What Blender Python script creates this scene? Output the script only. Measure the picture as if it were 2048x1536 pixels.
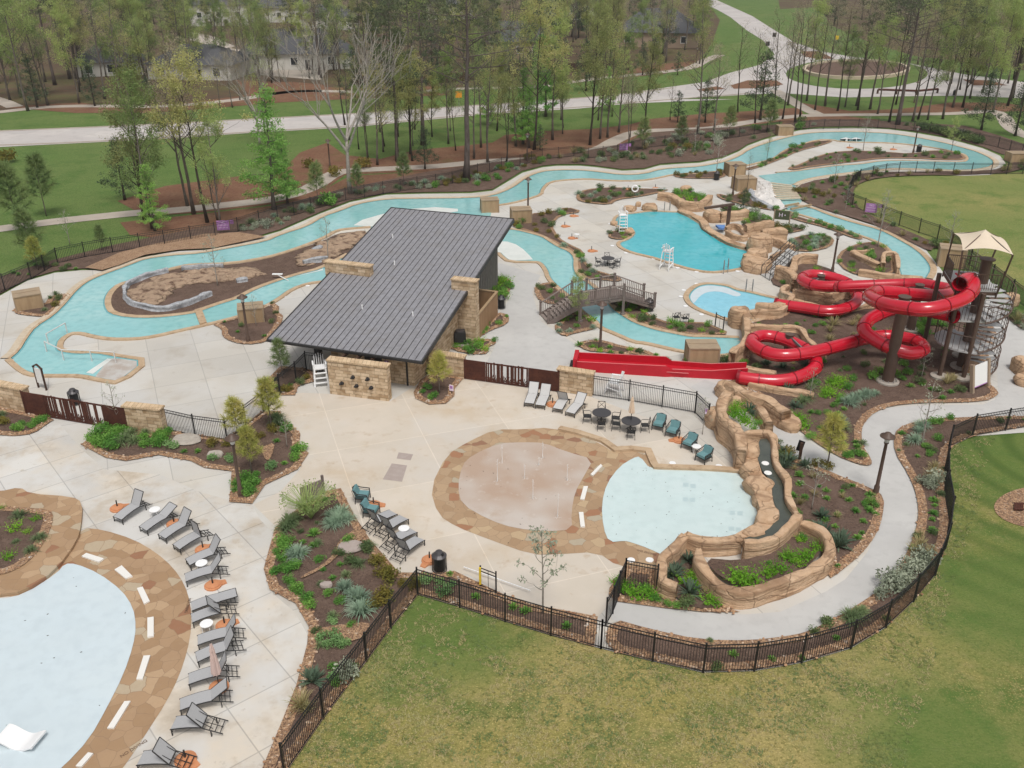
import bpy, bmesh, math, random
from mathutils import Vector, noise
from mathutils.geometry import tessellate_polygon
R=math.radians; PI=math.pi
sc=bpy.context.scene
for o in list(bpy.data.objects): bpy.data.objects.remove(o)
# ---------- camera ----------
CX,CY,CF,CH,PITCH=1024,768,1791,27.0,R(26.2)
cd=bpy.data.cameras.new("camera"); cam=bpy.data.objects.new("camera",cd); sc.collection.objects.link(cam)
cam.location=(0,0,CH); cam.rotation_euler=(PI/2-PITCH,0,0)
cd.sensor_width=36; cd.lens=CF/2048*36; cd.clip_start=.5; cd.clip_end=6000
sc.camera=cam
# ---------- world, sun, exposure ----------
SUN_EL,SUN_AZ=R(64),R(165)
w=bpy.data.worlds.new("World"); sc.world=w; w.use_nodes=True
nt=w.node_tree; bg=nt.nodes["Background"]
sky=nt.nodes.new("ShaderNodeTexSky"); sky.sky_type='NISHITA'; sky.sun_disc=False
sky.sun_elevation=SUN_EL; sky.sun_rotation=SUN_AZ; sky.dust_density=4; sky.air_density=1.2
hs=nt.nodes.new("ShaderNodeHueSaturation"); hs.inputs['Saturation'].default_value=.22
nt.links.new(sky.outputs[0],hs.inputs['Color']); nt.links.new(hs.outputs[0],bg.inputs[0])
bg.inputs[1].default_value=.12
sl=bpy.data.lights.new("sun",'SUN'); sl.energy=1.9; sl.angle=R(17); sl.color=(1,.96,.9)
so=bpy.data.objects.new("sun",sl); sc.collection.objects.link(so)
so.rotation_euler=(PI/2-SUN_EL,0,PI-SUN_AZ)
sc.view_settings.view_transform='Standard'; sc.view_settings.look='None'
sc.view_settings.exposure=-.02; sc.view_settings.gamma=1
# ---------- pixel -> ground point ----------
_c,_s=math.cos(PITCH),math.sin(PITCH)
def G(x,y,z=0.0):
    a=(x-CX)/CF; b=(y-CY)/CF
    d=(a,_c-b*_s,-_s-b*_c); t=(z-CH)/d[2]
    return Vector((d[0]*t,d[1]*t,z))
def px_of(p):
    dep=p[1]*_c-(p[2]-CH)*_s; dn=-p[1]*_s-(p[2]-CH)*_c
    return CX+CF*p[0]/dep, CY+CF*dn/dep
FR={'S':(0,0,1),'A':(0,0,2.9257),'B':(680,0,2.9257),'C':(1348,0,2.9257),'D':(0,500,2.9257),'E':(500,380,2.9257),
 'J':(500,850,2.9257),'K':(1150,750,2.9257),'F':(1000,380,4.096),'H':(1400,450,3.1605),'L':(1400,800,3.1605),'I':(0,950,2.6214),
 'M':(1680,460,5.565),'N':(1440,500,5.565),'O':(1280,360,5.565),'Q':(1680,660,5.565),
 'a':(1360,340,6.4),'b':(200,960,6.4),'c':(1030,760,6.4),'d':(1400,720,6.4),'e':(700,960,6.4)}
def g(fr,x,y,z=0.0):
    ox,oy,s=FR[fr]; return G(ox+x/s,oy+y/s,z)
def nums(s): return [float(t) for t in s.replace(',',' ').split()]
def pts(spec,z=0.0):
    """'S 1,2 3,4 D 5,6' -> ground points"""
    out=[];fr='S';h=z
    for t in spec.split():
        if t in FR: fr=t
        elif t[0]=='Z': h=float(t[1:])     # the traced points lie at this height
        else:
            x,y=t.split(','); q=g(fr,float(x),float(y),h); q.z=z; out.append(q)
    return out
# ---------- materials ----------
def _mix(nt,f,a,b):
    m=nt.nodes.new("ShaderNodeMix"); m.data_type='RGBA'
    if hasattr(f,'node'): nt.links.new(f,m.inputs[0])
    else: m.inputs[0].default_value=f
    for k,s in ((6,a),(7,b)):
        if hasattr(s,'node'): nt.links.new(s,m.inputs[k])
        else: m.inputs[k].default_value=(*s,1)
    return m.outputs[2]
def _rng(nt,s,lo,hi,a=0,b=1):
    m=nt.nodes.new("ShaderNodeMapRange"); nt.links.new(s,m.inputs[0])
    for k,v in zip((1,2,3,4),(lo,hi,a,b)): m.inputs[k].default_value=v
    return m.outputs[0]
def _noise(nt,co,sc_,det=4,rough=.6,dist=0):
    n=nt.nodes.new("ShaderNodeTexNoise"); n.inputs['Scale'].default_value=sc_; n.inputs['Detail'].default_value=det
    n.inputs['Roughness'].default_value=rough; n.inputs['Distortion'].default_value=dist
    nt.links.new(co,n.inputs['Vector']); return n.outputs[0]
MATS={}
def M(name,col,rough=.8,spec=.3,var=(),bump=None,metal=0,post=None,rnd=0,uv=False,scale=None,trans=0,coat=0):
    m=bpy.data.materials.new(name); m.use_nodes=True; nt=m.node_tree; b=nt.nodes["Principled BSDF"]
    tc=nt.nodes.new("ShaderNodeTexCoord"); co=tc.outputs['UV' if uv else 'Object']
    if scale:
        mp=nt.nodes.new("ShaderNodeMapping"); mp.inputs['Scale'].default_value=scale; nt.links.new(co,mp.inputs[0]); co=mp.outputs[0]
    c=col
    for v in var:
        s_,c2,lo,hi=v[:4]; c=_mix(nt,_rng(nt,_noise(nt,co,s_,*(v[4:] or (4,))),lo,hi),c,c2)
    if post: c=post(nt,co,c,b)
    if rnd:
        oi=nt.nodes.new("ShaderNodeObjectInfo"); h=nt.nodes.new("ShaderNodeHueSaturation")
        nt.links.new(_rng(nt,oi.outputs['Random'],0,1,1-rnd,1+rnd),h.inputs['Value'])
        nt.links.new(_rng(nt,oi.outputs['Random'],0,1,.5+rnd*.06,.5-rnd*.06),h.inputs['Hue'])
        if hasattr(c,'node'): nt.links.new(c,h.inputs['Color'])
        else: h.inputs['Color'].default_value=(*c,1)
        c=h.outputs[0]
    if hasattr(c,'node'): nt.links.new(c,b.inputs['Base Color'])
    else: b.inputs['Base Color'].default_value=(*c,1)
    b.inputs['Roughness'].default_value=rough; b.inputs['Specular IOR Level'].default_value=1.0 if name.endswith('_water') else spec; b.inputs['Metallic'].default_value=metal
    if coat: b.inputs['Coat Weight'].default_value=coat; b.inputs['Coat Roughness'].default_value=.12
    if bump:
        bn=nt.nodes.new("ShaderNodeBump"); bn.inputs['Strength'].default_value=bump[1]; bn.inputs['Distance'].default_value=bump[2]
        nt.links.new(_noise(nt,co,bump[0],6),bn.inputs['Height']); nt.links.new(bn.outputs[0],b.inputs['Normal'])
    if trans:
        tl=nt.nodes.new("ShaderNodeBsdfTranslucent"); mx=nt.nodes.new("ShaderNodeMixShader"); mx.inputs[0].default_value=trans
        if hasattr(c,'node'): nt.links.new(c,tl.inputs[0])
        else: tl.inputs[0].default_value=(*c,1)
        nt.links.new(b.outputs[0],mx.inputs[1]); nt.links.new(tl.outputs[0],mx.inputs[2])
        nt.links.new(mx.outputs[0],nt.nodes["Material Output"].inputs[0])
    MATS[name]=m; return m
def joints(size,rot,width,dark,off=.0):
    def f(nt,co,c,b):
        mp=nt.nodes.new("ShaderNodeMapping"); mp.inputs['Rotation'].default_value=(0,0,R(rot)); nt.links.new(co,mp.inputs[0])
        br=nt.nodes.new("ShaderNodeTexBrick"); br.offset=off; br.inputs['Scale'].default_value=1
        br.inputs['Brick Width'].default_value=size[0]; br.inputs['Row Height'].default_value=size[1]; br.inputs['Mortar Size'].default_value=width
        br.inputs['Mortar Smooth'].default_value=.3
        br.inputs['Color1'].default_value=(.94,.94,.94,1); br.inputs['Color2'].default_value=(1.04,1.035,1.02,1); br.inputs['Mortar'].default_value=(dark,dark,dark,1)
        nt.links.new(mp.outputs[0],br.inputs['Vector'])
        m=nt.nodes.new("ShaderNodeMix"); m.data_type='RGBA'; m.blend_type='MULTIPLY'; m.inputs[0].default_value=1
        if hasattr(c,'node'): nt.links.new(c,m.inputs[6])
        else: m.inputs[6].default_value=(*c,1)
        nt.links.new(br.outputs[0],m.inputs[7]); return m.outputs[2]
    return f
def cells(scale,ramp,grout,gw,rand=1,mixn=0):
    def f(nt,co,c,b):
        nv=nt.nodes.new("ShaderNodeTexNoise"); nv.inputs['Scale'].default_value=scale*1.6; nv.inputs['Detail'].default_value=2
        nt.links.new(co,nv.inputs['Vector'])
        ad=nt.nodes.new("ShaderNodeVectorMath"); ad.operation='MULTIPLY_ADD'; ad.inputs[1].default_value=(.35/scale,.35/scale,0)
        nt.links.new(nv.outputs[1],ad.inputs[0]); nt.links.new(co,ad.inputs[2])
        def vor(feat):
            v=nt.nodes.new("ShaderNodeTexVoronoi"); v.feature=feat; v.voronoi_dimensions='2D'; v.inputs['Scale'].default_value=scale; v.inputs['Randomness'].default_value=rand
            nt.links.new(ad.outputs[0],v.inputs['Vector']); return v
        v=vor('F1'); e=vor('DISTANCE_TO_EDGE')
        sp=nt.nodes.new("ShaderNodeSeparateColor"); nt.links.new(v.outputs['Color'],sp.inputs[0])
        cr=nt.nodes.new("ShaderNodeValToRGB"); cr.color_ramp.interpolation='CONSTANT' if mixn==0 else 'LINEAR'
        el=cr.color_ramp.elements
        while len(el)<len(ramp): el.new(.5)
        for k,(p,q) in enumerate(ramp): el[k].position=p; el[k].color=(*q,1)
        nt.links.new(sp.outputs[0],cr.inputs[0])
        st=_mix(nt,_rng(nt,_noise(nt,co,scale*5,5),.25,.8,0,.2),cr.outputs[0],grout)
        if hasattr(c,'node'): st=_mix(nt,.18,st,c)
        return _mix(nt,_rng(nt,e.outputs['Distance'],gw*.4,gw),grout,st)
    return f
M('concrete',(.50,.475,.435),.85,.2,[(.09,(.57,.535,.48),.42,.66),(.35,(.43,.385,.33),.54,.74,6),(.16,(.55,.535,.51),.45,.62),(1.3,(.42,.375,.325),.62,.8,6)],(30,.15,.01),post=joints((3.3,3.3),-24,.03,.74))
M('concrete_tan',(.555,.495,.42),.85,.2,[(.13,(.53,.425,.31),.5,.7,6),(.5,(.59,.525,.45),.42,.64),(1.2,(.47,.37,.27),.58,.76,6),(.28,(.57,.52,.46),.5,.66)],(30,.15,.01),post=joints((5.2,5.2),-19,.03,1.14))
M('concrete_patio',(.53,.51,.48),.8,.25,[(.12,(.62,.55,.46),.46,.60,6),(.4,(.44,.375,.30),.5,.7,6),(1.1,(.47,.40,.32),.56,.76,6),(.22,(.60,.585,.56),.48,.62),(2.6,(.40,.35,.29),.62,.8,5)],(30,.15,.01),post=joints((2.7,2.7),-40,.03,.70))
M('concrete_grey',(.47,.46,.445),.85,.2,[(.25,(.53,.52,.50),.4,.7),(1.5,(.43,.42,.405),.5,.8)],(30,.15,.01))
M('asphalt_pale',(.47,.435,.42),.9,.2,[(.05,(.53,.50,.48),.4,.7),(.6,(.41,.38,.365),.5,.8)],post=joints((5,5),12,.03,.85))
M('path_concrete',(.40,.345,.295),.9,.2,[(.3,(.46,.41,.355),.4,.7)],post=joints((1.6,1.6),0,.02,.85))
def grass(name,a,b,c,d,sc1=.12,post=None):
    return M(name,a,.95,.1,[(sc1,b,.40,.60,5),(sc1*4,c,.46,.62,6,.7),(1.6,d,.5,.68,6,.75),(5.5,tuple(k*.62 for k in a),.5,.66,4,.7),(13,tuple(min(1,k*1.35) for k in b),.55,.7,3)],(9,.7,.1),post=post)
def greener(spots,green,rings=None):
    def f(nt,co,c,b):
        for (x,y,r0,r1) in spots:
            d=nt.nodes.new("ShaderNodeVectorMath"); d.operation='DISTANCE'; d.inputs[1].default_value=(x,y,0); nt.links.new(co,d.inputs[0])
            ad=nt.nodes.new("ShaderNodeMath"); ad.operation='MULTIPLY_ADD'; ad.inputs[1].default_value=(r1-r0)*1.3; nt.links.new(_noise(nt,co,.35,5),ad.inputs[0]); nt.links.new(d.outputs['Value'],ad.inputs[2])
            c=_mix(nt,_rng(nt,ad.outputs[0],r0+(r1-r0)*.6,r1+(r1-r0)*.6,.8,0),c,green)
        if rings:
            d=nt.nodes.new("ShaderNodeVectorMath"); d.operation='DISTANCE'; d.inputs[1].default_value=(*rings[:2],0); nt.links.new(co,d.inputs[0])
            m=nt.nodes.new("ShaderNodeMath"); m.operation='MULTIPLY'; m.inputs[1].default_value=2*PI/rings[2]; nt.links.new(d.outputs['Value'],m.inputs[0])
            q=nt.nodes.new("ShaderNodeMath"); q.operation='SINE'; nt.links.new(m.outputs[0],q.inputs[0])
            fd=nt.nodes.new("ShaderNodeMath"); fd.operation='MULTIPLY'; nt.links.new(_rng(nt,q.outputs[0],-.2,1,0,rings[3]),fd.inputs[0]); nt.links.new(_rng(nt,d.outputs['Value'],9,24,1,0),fd.inputs[1])
            c=_mix(nt,fd.outputs[0],c,tuple(k*.7 for k in green))
        return c
    return f
_g1=G(2040,905); _g2=G(880,1250); _g3=G(2040,1200); _g4=G(1900,1490)
grass('grass',(.105,.175,.046),(.15,.192,.064),(.074,.142,.034),(.13,.175,.056),.045)
grass('meadow',(.25,.225,.07),(.39,.31,.13),(.11,.15,.04),(.34,.27,.125),.09,greener([(_g1.x+3,_g1.y+1,7,15),(_g2.x,_g2.y,2,6),(_g3.x,_g3.y,3,8),(_g4.x,_g4.y,2,6)],(.088,.155,.036),(_g1.x+4,_g1.y,1.9,.6)))
grass('oval_grass',(.17,.215,.066),(.29,.265,.10),(.115,.18,.045),(.22,.225,.078),.06)
M('forest_floor',(.105,.075,.05),.95,.1,[(.08,(.12,.11,.05),.45,.6),(.6,(.15,.085,.055),.5,.7),(4,(.06,.045,.03),.5,.75)],(6,.5,.1))
M('straw',(.185,.095,.06),.95,.1,[(.4,(.22,.13,.08),.4,.7),(3,(.10,.045,.03),.5,.75),(.15,(.13,.10,.04),.6,.75)],(10,.7,.06))
M('mulch',(.135,.09,.07),.95,.1,[(1.2,(.18,.125,.098),.45,.7),(7,(.06,.038,.03),.48,.7,5,.8),(.3,(.165,.11,.088),.5,.7),(16,(.24,.165,.125),.58,.72,2)],(25,1,.06))
M('woodchip',(.33,.21,.13),.95,.1,[(2,(.43,.29,.19),.4,.7),(9,(.13,.075,.05),.5,.66),(14,(.5,.36,.25),.56,.7)],(18,1,.06))
M('dirt',(.40,.285,.20),.95,.1,[(1.5,(.12,.07,.05),.5,.65),(6,(.48,.36,.26),.5,.75)],(5,1,.2))
M('gravel',(.29,.18,.11),.9,.2,[(7,(.46,.29,.17),.45,.6,2),(12,(.12,.07,.05),.5,.62,2),(6,(.52,.40,.30),.62,.72,2)],(14,1,.06))
M('pebble',(.42,.25,.145),.85,.25,[(2.3,(.56,.41,.29),.5,.6,1),(3.1,(.26,.14,.08),.5,.6,1),(1.7,(.52,.46,.40),.6,.68,1)])
FLAG=[(0,(.39,.26,.155)),(.2,(.45,.315,.195)),(.4,(.35,.23,.135)),(.55,(.42,.295,.185)),(.70,(.33,.15,.08)),(.78,(.50,.37,.23)),(.89,(.25,.12,.075)),(.95,(.43,.38,.29))]
M('flagstone',(.37,.25,.15),.75,.3,[(.5,(.30,.20,.12),.4,.7),(4,(.48,.34,.21),.5,.8)],(6,.4,.03),post=cells(1.75,FLAG,(.29,.20,.125),.028))
M('flagstone_worn',(.45,.29,.15),.75,.3,[(.5,(.33,.21,.12),.4,.7),(3,(.45,.33,.21),.5,.8)],(6,.3,.03),post=cells(1.6,[(0,(.38,.25,.15)),(.35,(.33,.21,.12)),(.7,(.46,.32,.20)),(.84,(.27,.12,.07)),(.92,(.45,.38,.28))],(.29,.19,.115),.028))
M('coping',(.44,.315,.20),.8,.3,[(1.3,(.53,.40,.27),.4,.7),(3,(.29,.19,.115),.55,.75)],(10,.4,.02))
M('coping_pale',(.52,.43,.32),.8,.3,[(1.3,(.57,.49,.38),.4,.7),(5,(.42,.33,.23),.5,.75)],(10,.3,.02))
def strata(nt,co,c,b):
    mp=nt.nodes.new("ShaderNodeMapping"); mp.inputs['Scale'].default_value=(.35,.35,4.5); nt.links.new(co,mp.inputs[0])
    n1=_noise(nt,mp.outputs[0],1.3,4,.6,.6); n2=_noise(nt,co,5,5,.7)
    c=_mix(nt,_rng(nt,n1,.52,.60,0,.75),c,(.26,.155,.09)); c=_mix(nt,_rng(nt,n1,.36,.28,0,.5),c,(.60,.45,.32))
    wp=nt.nodes.new("ShaderNodeTexNoise"); wp.inputs['Scale'].default_value=1.1; nt.links.new(co,wp.inputs['Vector'])
    av=nt.nodes.new("ShaderNodeVectorMath"); av.operation='MULTIPLY_ADD'; av.inputs[1].default_value=(.9,.9,.9); nt.links.new(wp.outputs[1],av.inputs[0]); nt.links.new(co,av.inputs[2])
    vo=nt.nodes.new("ShaderNodeTexVoronoi"); vo.feature='DISTANCE_TO_EDGE'; vo.inputs['Scale'].default_value=.52; nt.links.new(av.outputs[0],vo.inputs['Vector'])
    cr=_rng(nt,vo.outputs['Distance'],.0,.022,.7,0); c=_mix(nt,cr,c,(.26,.165,.10))
    c=_mix(nt,_rng(nt,_noise(nt,co,.9,6,.7),.55,.72,0,.5),c,(.33,.225,.15))
    m0=nt.nodes.new("ShaderNodeMath"); m0.operation='MULTIPLY_ADD'; m0.inputs[1].default_value=-.45; nt.links.new(cr,m0.inputs[0]); nt.links.new(n1,m0.inputs[2])
    m=nt.nodes.new("ShaderNodeMath"); m.operation='MULTIPLY_ADD'; m.inputs[1].default_value=.5; nt.links.new(n2,m.inputs[0]); nt.links.new(m0.outputs[0],m.inputs[2])
    bn=nt.nodes.new("ShaderNodeBump"); bn.inputs['Strength'].default_value=.9; bn.inputs['Distance'].default_value=.14
    nt.links.new(m.outputs[0],bn.inputs['Height']); nt.links.new(bn.outputs[0],b.inputs['Normal']); return c
M('rockwork',(.52,.345,.215),.85,.25,[(.6,(.60,.43,.29),.4,.7),(3,(.42,.265,.155),.5,.75)],post=strata)
def water(name,a,b,rough=.06,bsc=1.2,st=.12,sc1=.12):
    return M(name,a,rough,.5,[(sc1,b,.35,.65),(.5,tuple(min(1,k*1.06) for k in a),.42,.7),(1.7,tuple(k*(.97 if a[0]>.4 else .94) for k in a),.45,.72,4,.5)],(bsc*1.4,min(1,st*1.6),.05))
water('river_water',(.25,.53,.54),(.36,.61,.605),.05,1.6,.25)
water('deep_water',(.035,.43,.50),(.12,.52,.575),.03,1.2,.1)
water('plunge_water',(.22,.56,.70),(.30,.64,.76),.08,5,.3,.4)
water('shallow_water',(.56,.645,.685),(.61,.69,.72),.06,1.5,.08)
water('splash_water',(.55,.665,.66),(.61,.71,.705),.06,1.5,.1)
water('stream_water',(.055,.065,.05),(.085,.09,.07),.05,3,.3)
M('pad',(.52,.46,.41),.5,.4,[(.15,(.43,.315,.24),.42,.60,3),(.8,(.46,.37,.30),.55,.75),(2,(.55,.49,.43),.6,.8)],(20,.1,.01))
M('reflection_teal',(.13,.36,.39),.25,.5,[(4,(.18,.42,.44),.4,.7)]); M('drain_grey',(.45,.56,.57),.3,.5)  # the teal is a painted reflection of the coping along the water edge
M('wet_pad',(.52,.50,.47),.35,.5,[(1,(.42,.36,.31),.4,.6)])
M('pool_white',(.68,.70,.67),.5,.4,[(1,(.6,.63,.6),.4,.7)])
M('white',(.80,.80,.78),.5,.4)
M('paver_white',(.74,.72,.68),.7,.3)
M('grey_pad',(.36,.30,.27),.85,.2,[(3,(.40,.34,.31),.4,.7)])
def bricks(name,w_,h_,c1,c2,mort,ms=.012,nz=()):
    def f(nt,co,c,b):
        def br(scale_w,scale_h):
            r=nt.nodes.new("ShaderNodeTexBrick"); r.inputs['Scale'].default_value=1; r.offset=.43; r.squash=.7; r.squash_frequency=3; r.offset_frequency=2
            r.inputs['Brick Width'].default_value=scale_w; r.inputs['Row Height'].default_value=scale_h; r.inputs['Mortar Size'].default_value=ms
            r.inputs['Color1'].default_value=(*c1,1); r.inputs['Color2'].default_value=(*c2,1); r.inputs['Mortar'].default_value=(*mort,1)
            nt.links.new(co,r.inputs['Vector']); return r
        r=br(w_,h_); bn=nt.nodes.new("ShaderNodeBump"); bn.inputs['Strength'].default_value=.6; bn.inputs['Distance'].default_value=.02; bn.invert=True
        nt.links.new(r.outputs['Fac'],bn.inputs['Height']); nt.links.new(bn.outputs[0],b.inputs['Normal'])
        k=r.outputs[0]
        k=_mix(nt,_rng(nt,_noise(nt,co,2.1,2),.45,.6,0,.35),k,tuple(q*1.25 for q in c1))
        return _mix(nt,_rng(nt,_noise(nt,co,9,4),.5,.75,0,.35),k,c2)
    return M(name,c1,.88,.2,post=f,uv=True)
bricks('stone',.62,.235,(.64,.50,.35),(.36,.24,.135),(.25,.175,.11),.016)
bricks('stone_cap',.27,3,(.60,.455,.30),(.47,.335,.205),(.26,.18,.11),.014)
M('roof_metal',(.27,.268,.29),.5,.35,[(.25,(.255,.25,.264),.4,.7),(3,(.20,.197,.21),.4,.7),(.9,(.22,.21,.21),.5,.75,6)])
M('seam_metal',(.075,.07,.073),.4,.5,metal=.3)
M('dark_metal',(.025,.024,.024),.5,.5); M('black_metal',(.012,.012,.014),.45,.5)
M('grey_metal',(.32,.32,.32),.4,.5,metal=.7)
M('brown_metal',(.095,.06,.045),.5,.4,[(2,(.115,.075,.058),.4,.7)])
M('rust',(.075,.028,.02),.85,.25,[(1.5,(.11,.04,.025),.4,.7),(7,(.05,.02,.015),.5,.75)])
M('siding',(.19,.18,.16),.8,.3,[(3,(.22,.21,.19),.4,.7)])
M('door_dark',(.035,.03,.028),.5,.4); M('wood_beam',(.075,.042,.028),.7,.3,[(4,(.05,.028,.02),.4,.7)])
M('cedar',(.34,.21,.115),.8,.25,[(5,(.27,.16,.085),.4,.7)],scale=(1,1,.12))
M('box_wood',(.40,.285,.17),.8,.25,[(4,(.33,.225,.13),.4,.7)],scale=(1,1,.15))
M('box_top',(.36,.275,.185),.85,.25,[(1.5,(.30,.23,.16),.4,.7)])
M('bridge_wood',(.165,.13,.115),.8,.25,[(3,(.20,.165,.15),.4,.7)],scale=(1,1,.4))
M('bridge_rail',(.27,.225,.20),.75,.25,[(3,(.23,.19,.17),.4,.7)])
M('red_slide',(.56,.010,.030),.24,.5,[(.8,(.49,.008,.022),.4,.7),(2.2,(.60,.05,.07),.6,.8,5)],coat=.5)
M('red_dark',(.22,.005,.012),.35,.4); M('red_flat',(.50,.010,.025),.4,.4,[(.8,(.43,.009,.02),.4,.7)]); M('pink_edge',(.70,.25,.25),.5,.3)
M('canopy',(.78,.67,.53),.9,.15,[(1.5,(.74,.63,.49),.4,.7)],trans=.15)
M('tread',(.62,.62,.62),.5,.4,[(8,(.5,.5,.5),.4,.7)],metal=.3)
M('footing',(.42,.38,.33),.9,.2,[(4,(.34,.3,.26),.4,.7)])
M('sling',(.36,.36,.37),.7,.3,[(60,(.42,.42,.42),.45,.6)]); M('sling_pale',(.52,.51,.50),.7,.3,[(60,(.5,.49,.48),.45,.6)])
M('terracotta',(.58,.255,.125),.75,.3,[(4,(.50,.21,.10),.4,.7)])
M('umbrella_cloth',(.60,.46,.42),.9,.15); M('umbrella_cream',(.68,.53,.40),.9,.15)
M('teal_cushion',(.13,.255,.27),.85,.2,[(12,(.16,.29,.30),.4,.7)])
M('lamp_glass',(.62,.62,.60),.25,.5); M('white_plastic',(.82,.82,.82),.4,.4)
M('purple',(.42,.20,.47),.6,.3); M('green_sign',(.085,.10,.055),.6,.3); M('board_tan',(.33,.25,.18),.7,.3)
M('text_pink',(.82,.70,.84),.6,.3); M('text_dark',(.05,.03,.02),.8,.2)
M('text_worn',(.17,.11,.075),.8,.2); M('blue_mat',(.12,.24,.52),.6,.3); M('yellow',(.75,.52,.04),.5,.3); M('orange_sign',(.75,.30,.02),.6,.3)
M('wall_white',(.62,.60,.56),.9,.2,[(.4,(.55,.53,.49),.4,.7)]); M('shingle',(.085,.087,.095),.9,.2,[(3,(.11,.11,.118),.4,.7)])
M('window',(.03,.035,.04),.1,.6); M('brick_tan',(.36,.27,.2),.9,.2)
M('geotextile',(.46,.47,.49),.6,.35,[(3,(.30,.31,.33),.4,.6),(8,(.58,.59,.61),.55,.7)],(6,1,.1)); M('plastic_sheet',(.66,.63,.60),.35,.4,[(2,(.74,.70,.66),.4,.6),(.8,(.62,.52,.46),.62,.72)],(3,1,.15))
M('bark_grey',(.17,.145,.125),.95,.1,[(5,(.10,.085,.07),.4,.7)],scale=(1,1,.3)); M('bark_dark',(.05,.04,.033),.95,.1,[(5,(.09,.075,.06),.4,.7)],scale=(1,1,.3))
M('bark_pine',(.14,.115,.105),.95,.1,[(4,(.085,.065,.055),.4,.7)],scale=(1,1,.3)); M('bark_pale',(.36,.33,.29),.95,.1,[(6,(.25,.22,.19),.4,.7)])
def leaf(name,a,b,t=.3,r=.2):
    return M(name,a,.75,.2,[(.7,b,.4,.62,3)],rnd=r,trans=t)
leaf('leaf_pine',(.085,.11,.058),(.125,.145,.07),.15); leaf('leaf_spring',(.31,.41,.14),(.41,.48,.18),.4,.3)
leaf('leaf_olive',(.34,.37,.14),(.43,.42,.17),.4,.3); leaf('leaf_bright',(.21,.44,.09),(.31,.52,.13),.4)
leaf('leaf_dark',(.065,.105,.055),(.10,.135,.07),.15); leaf('leaf_bud',(.36,.32,.22),(.43,.37,.24),.3)
leaf('leaf_young_pine',(.16,.24,.09),(.24,.30,.11),.2); leaf('leaf_yellow_pine',(.42,.44,.11),(.52,.48,.15),.3)
leaf('leaf_mound',(.13,.31,.055),(.22,.41,.09),.3); leaf('leaf_light',(.20,.36,.13),(.30,.45,.2),.3)
leaf('leaf_blue',(.25,.36,.25),(.34,.43,.31),.2); leaf('leaf_shrub',(.11,.17,.065),(.17,.22,.08),.25); leaf('leaf_gold',(.22,.18,.035),(.15,.17,.05),.25)
leaf('leaf_fern',(.17,.40,.03),(.26,.49,.055),.35); leaf('leaf_grassy',(.17,.24,.11),(.24,.3,.14),.25); leaf('leaf_yucca',(.085,.13,.085),(.14,.19,.12),.15)
leaf('leaf_tuft_green',(.13,.18,.055),(.18,.22,.075),.25); leaf('leaf_straw',(.36,.31,.15),(.32,.31,.14),.25); leaf('leaf_sage',(.32,.36,.26),(.38,.40,.31),.2)
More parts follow.
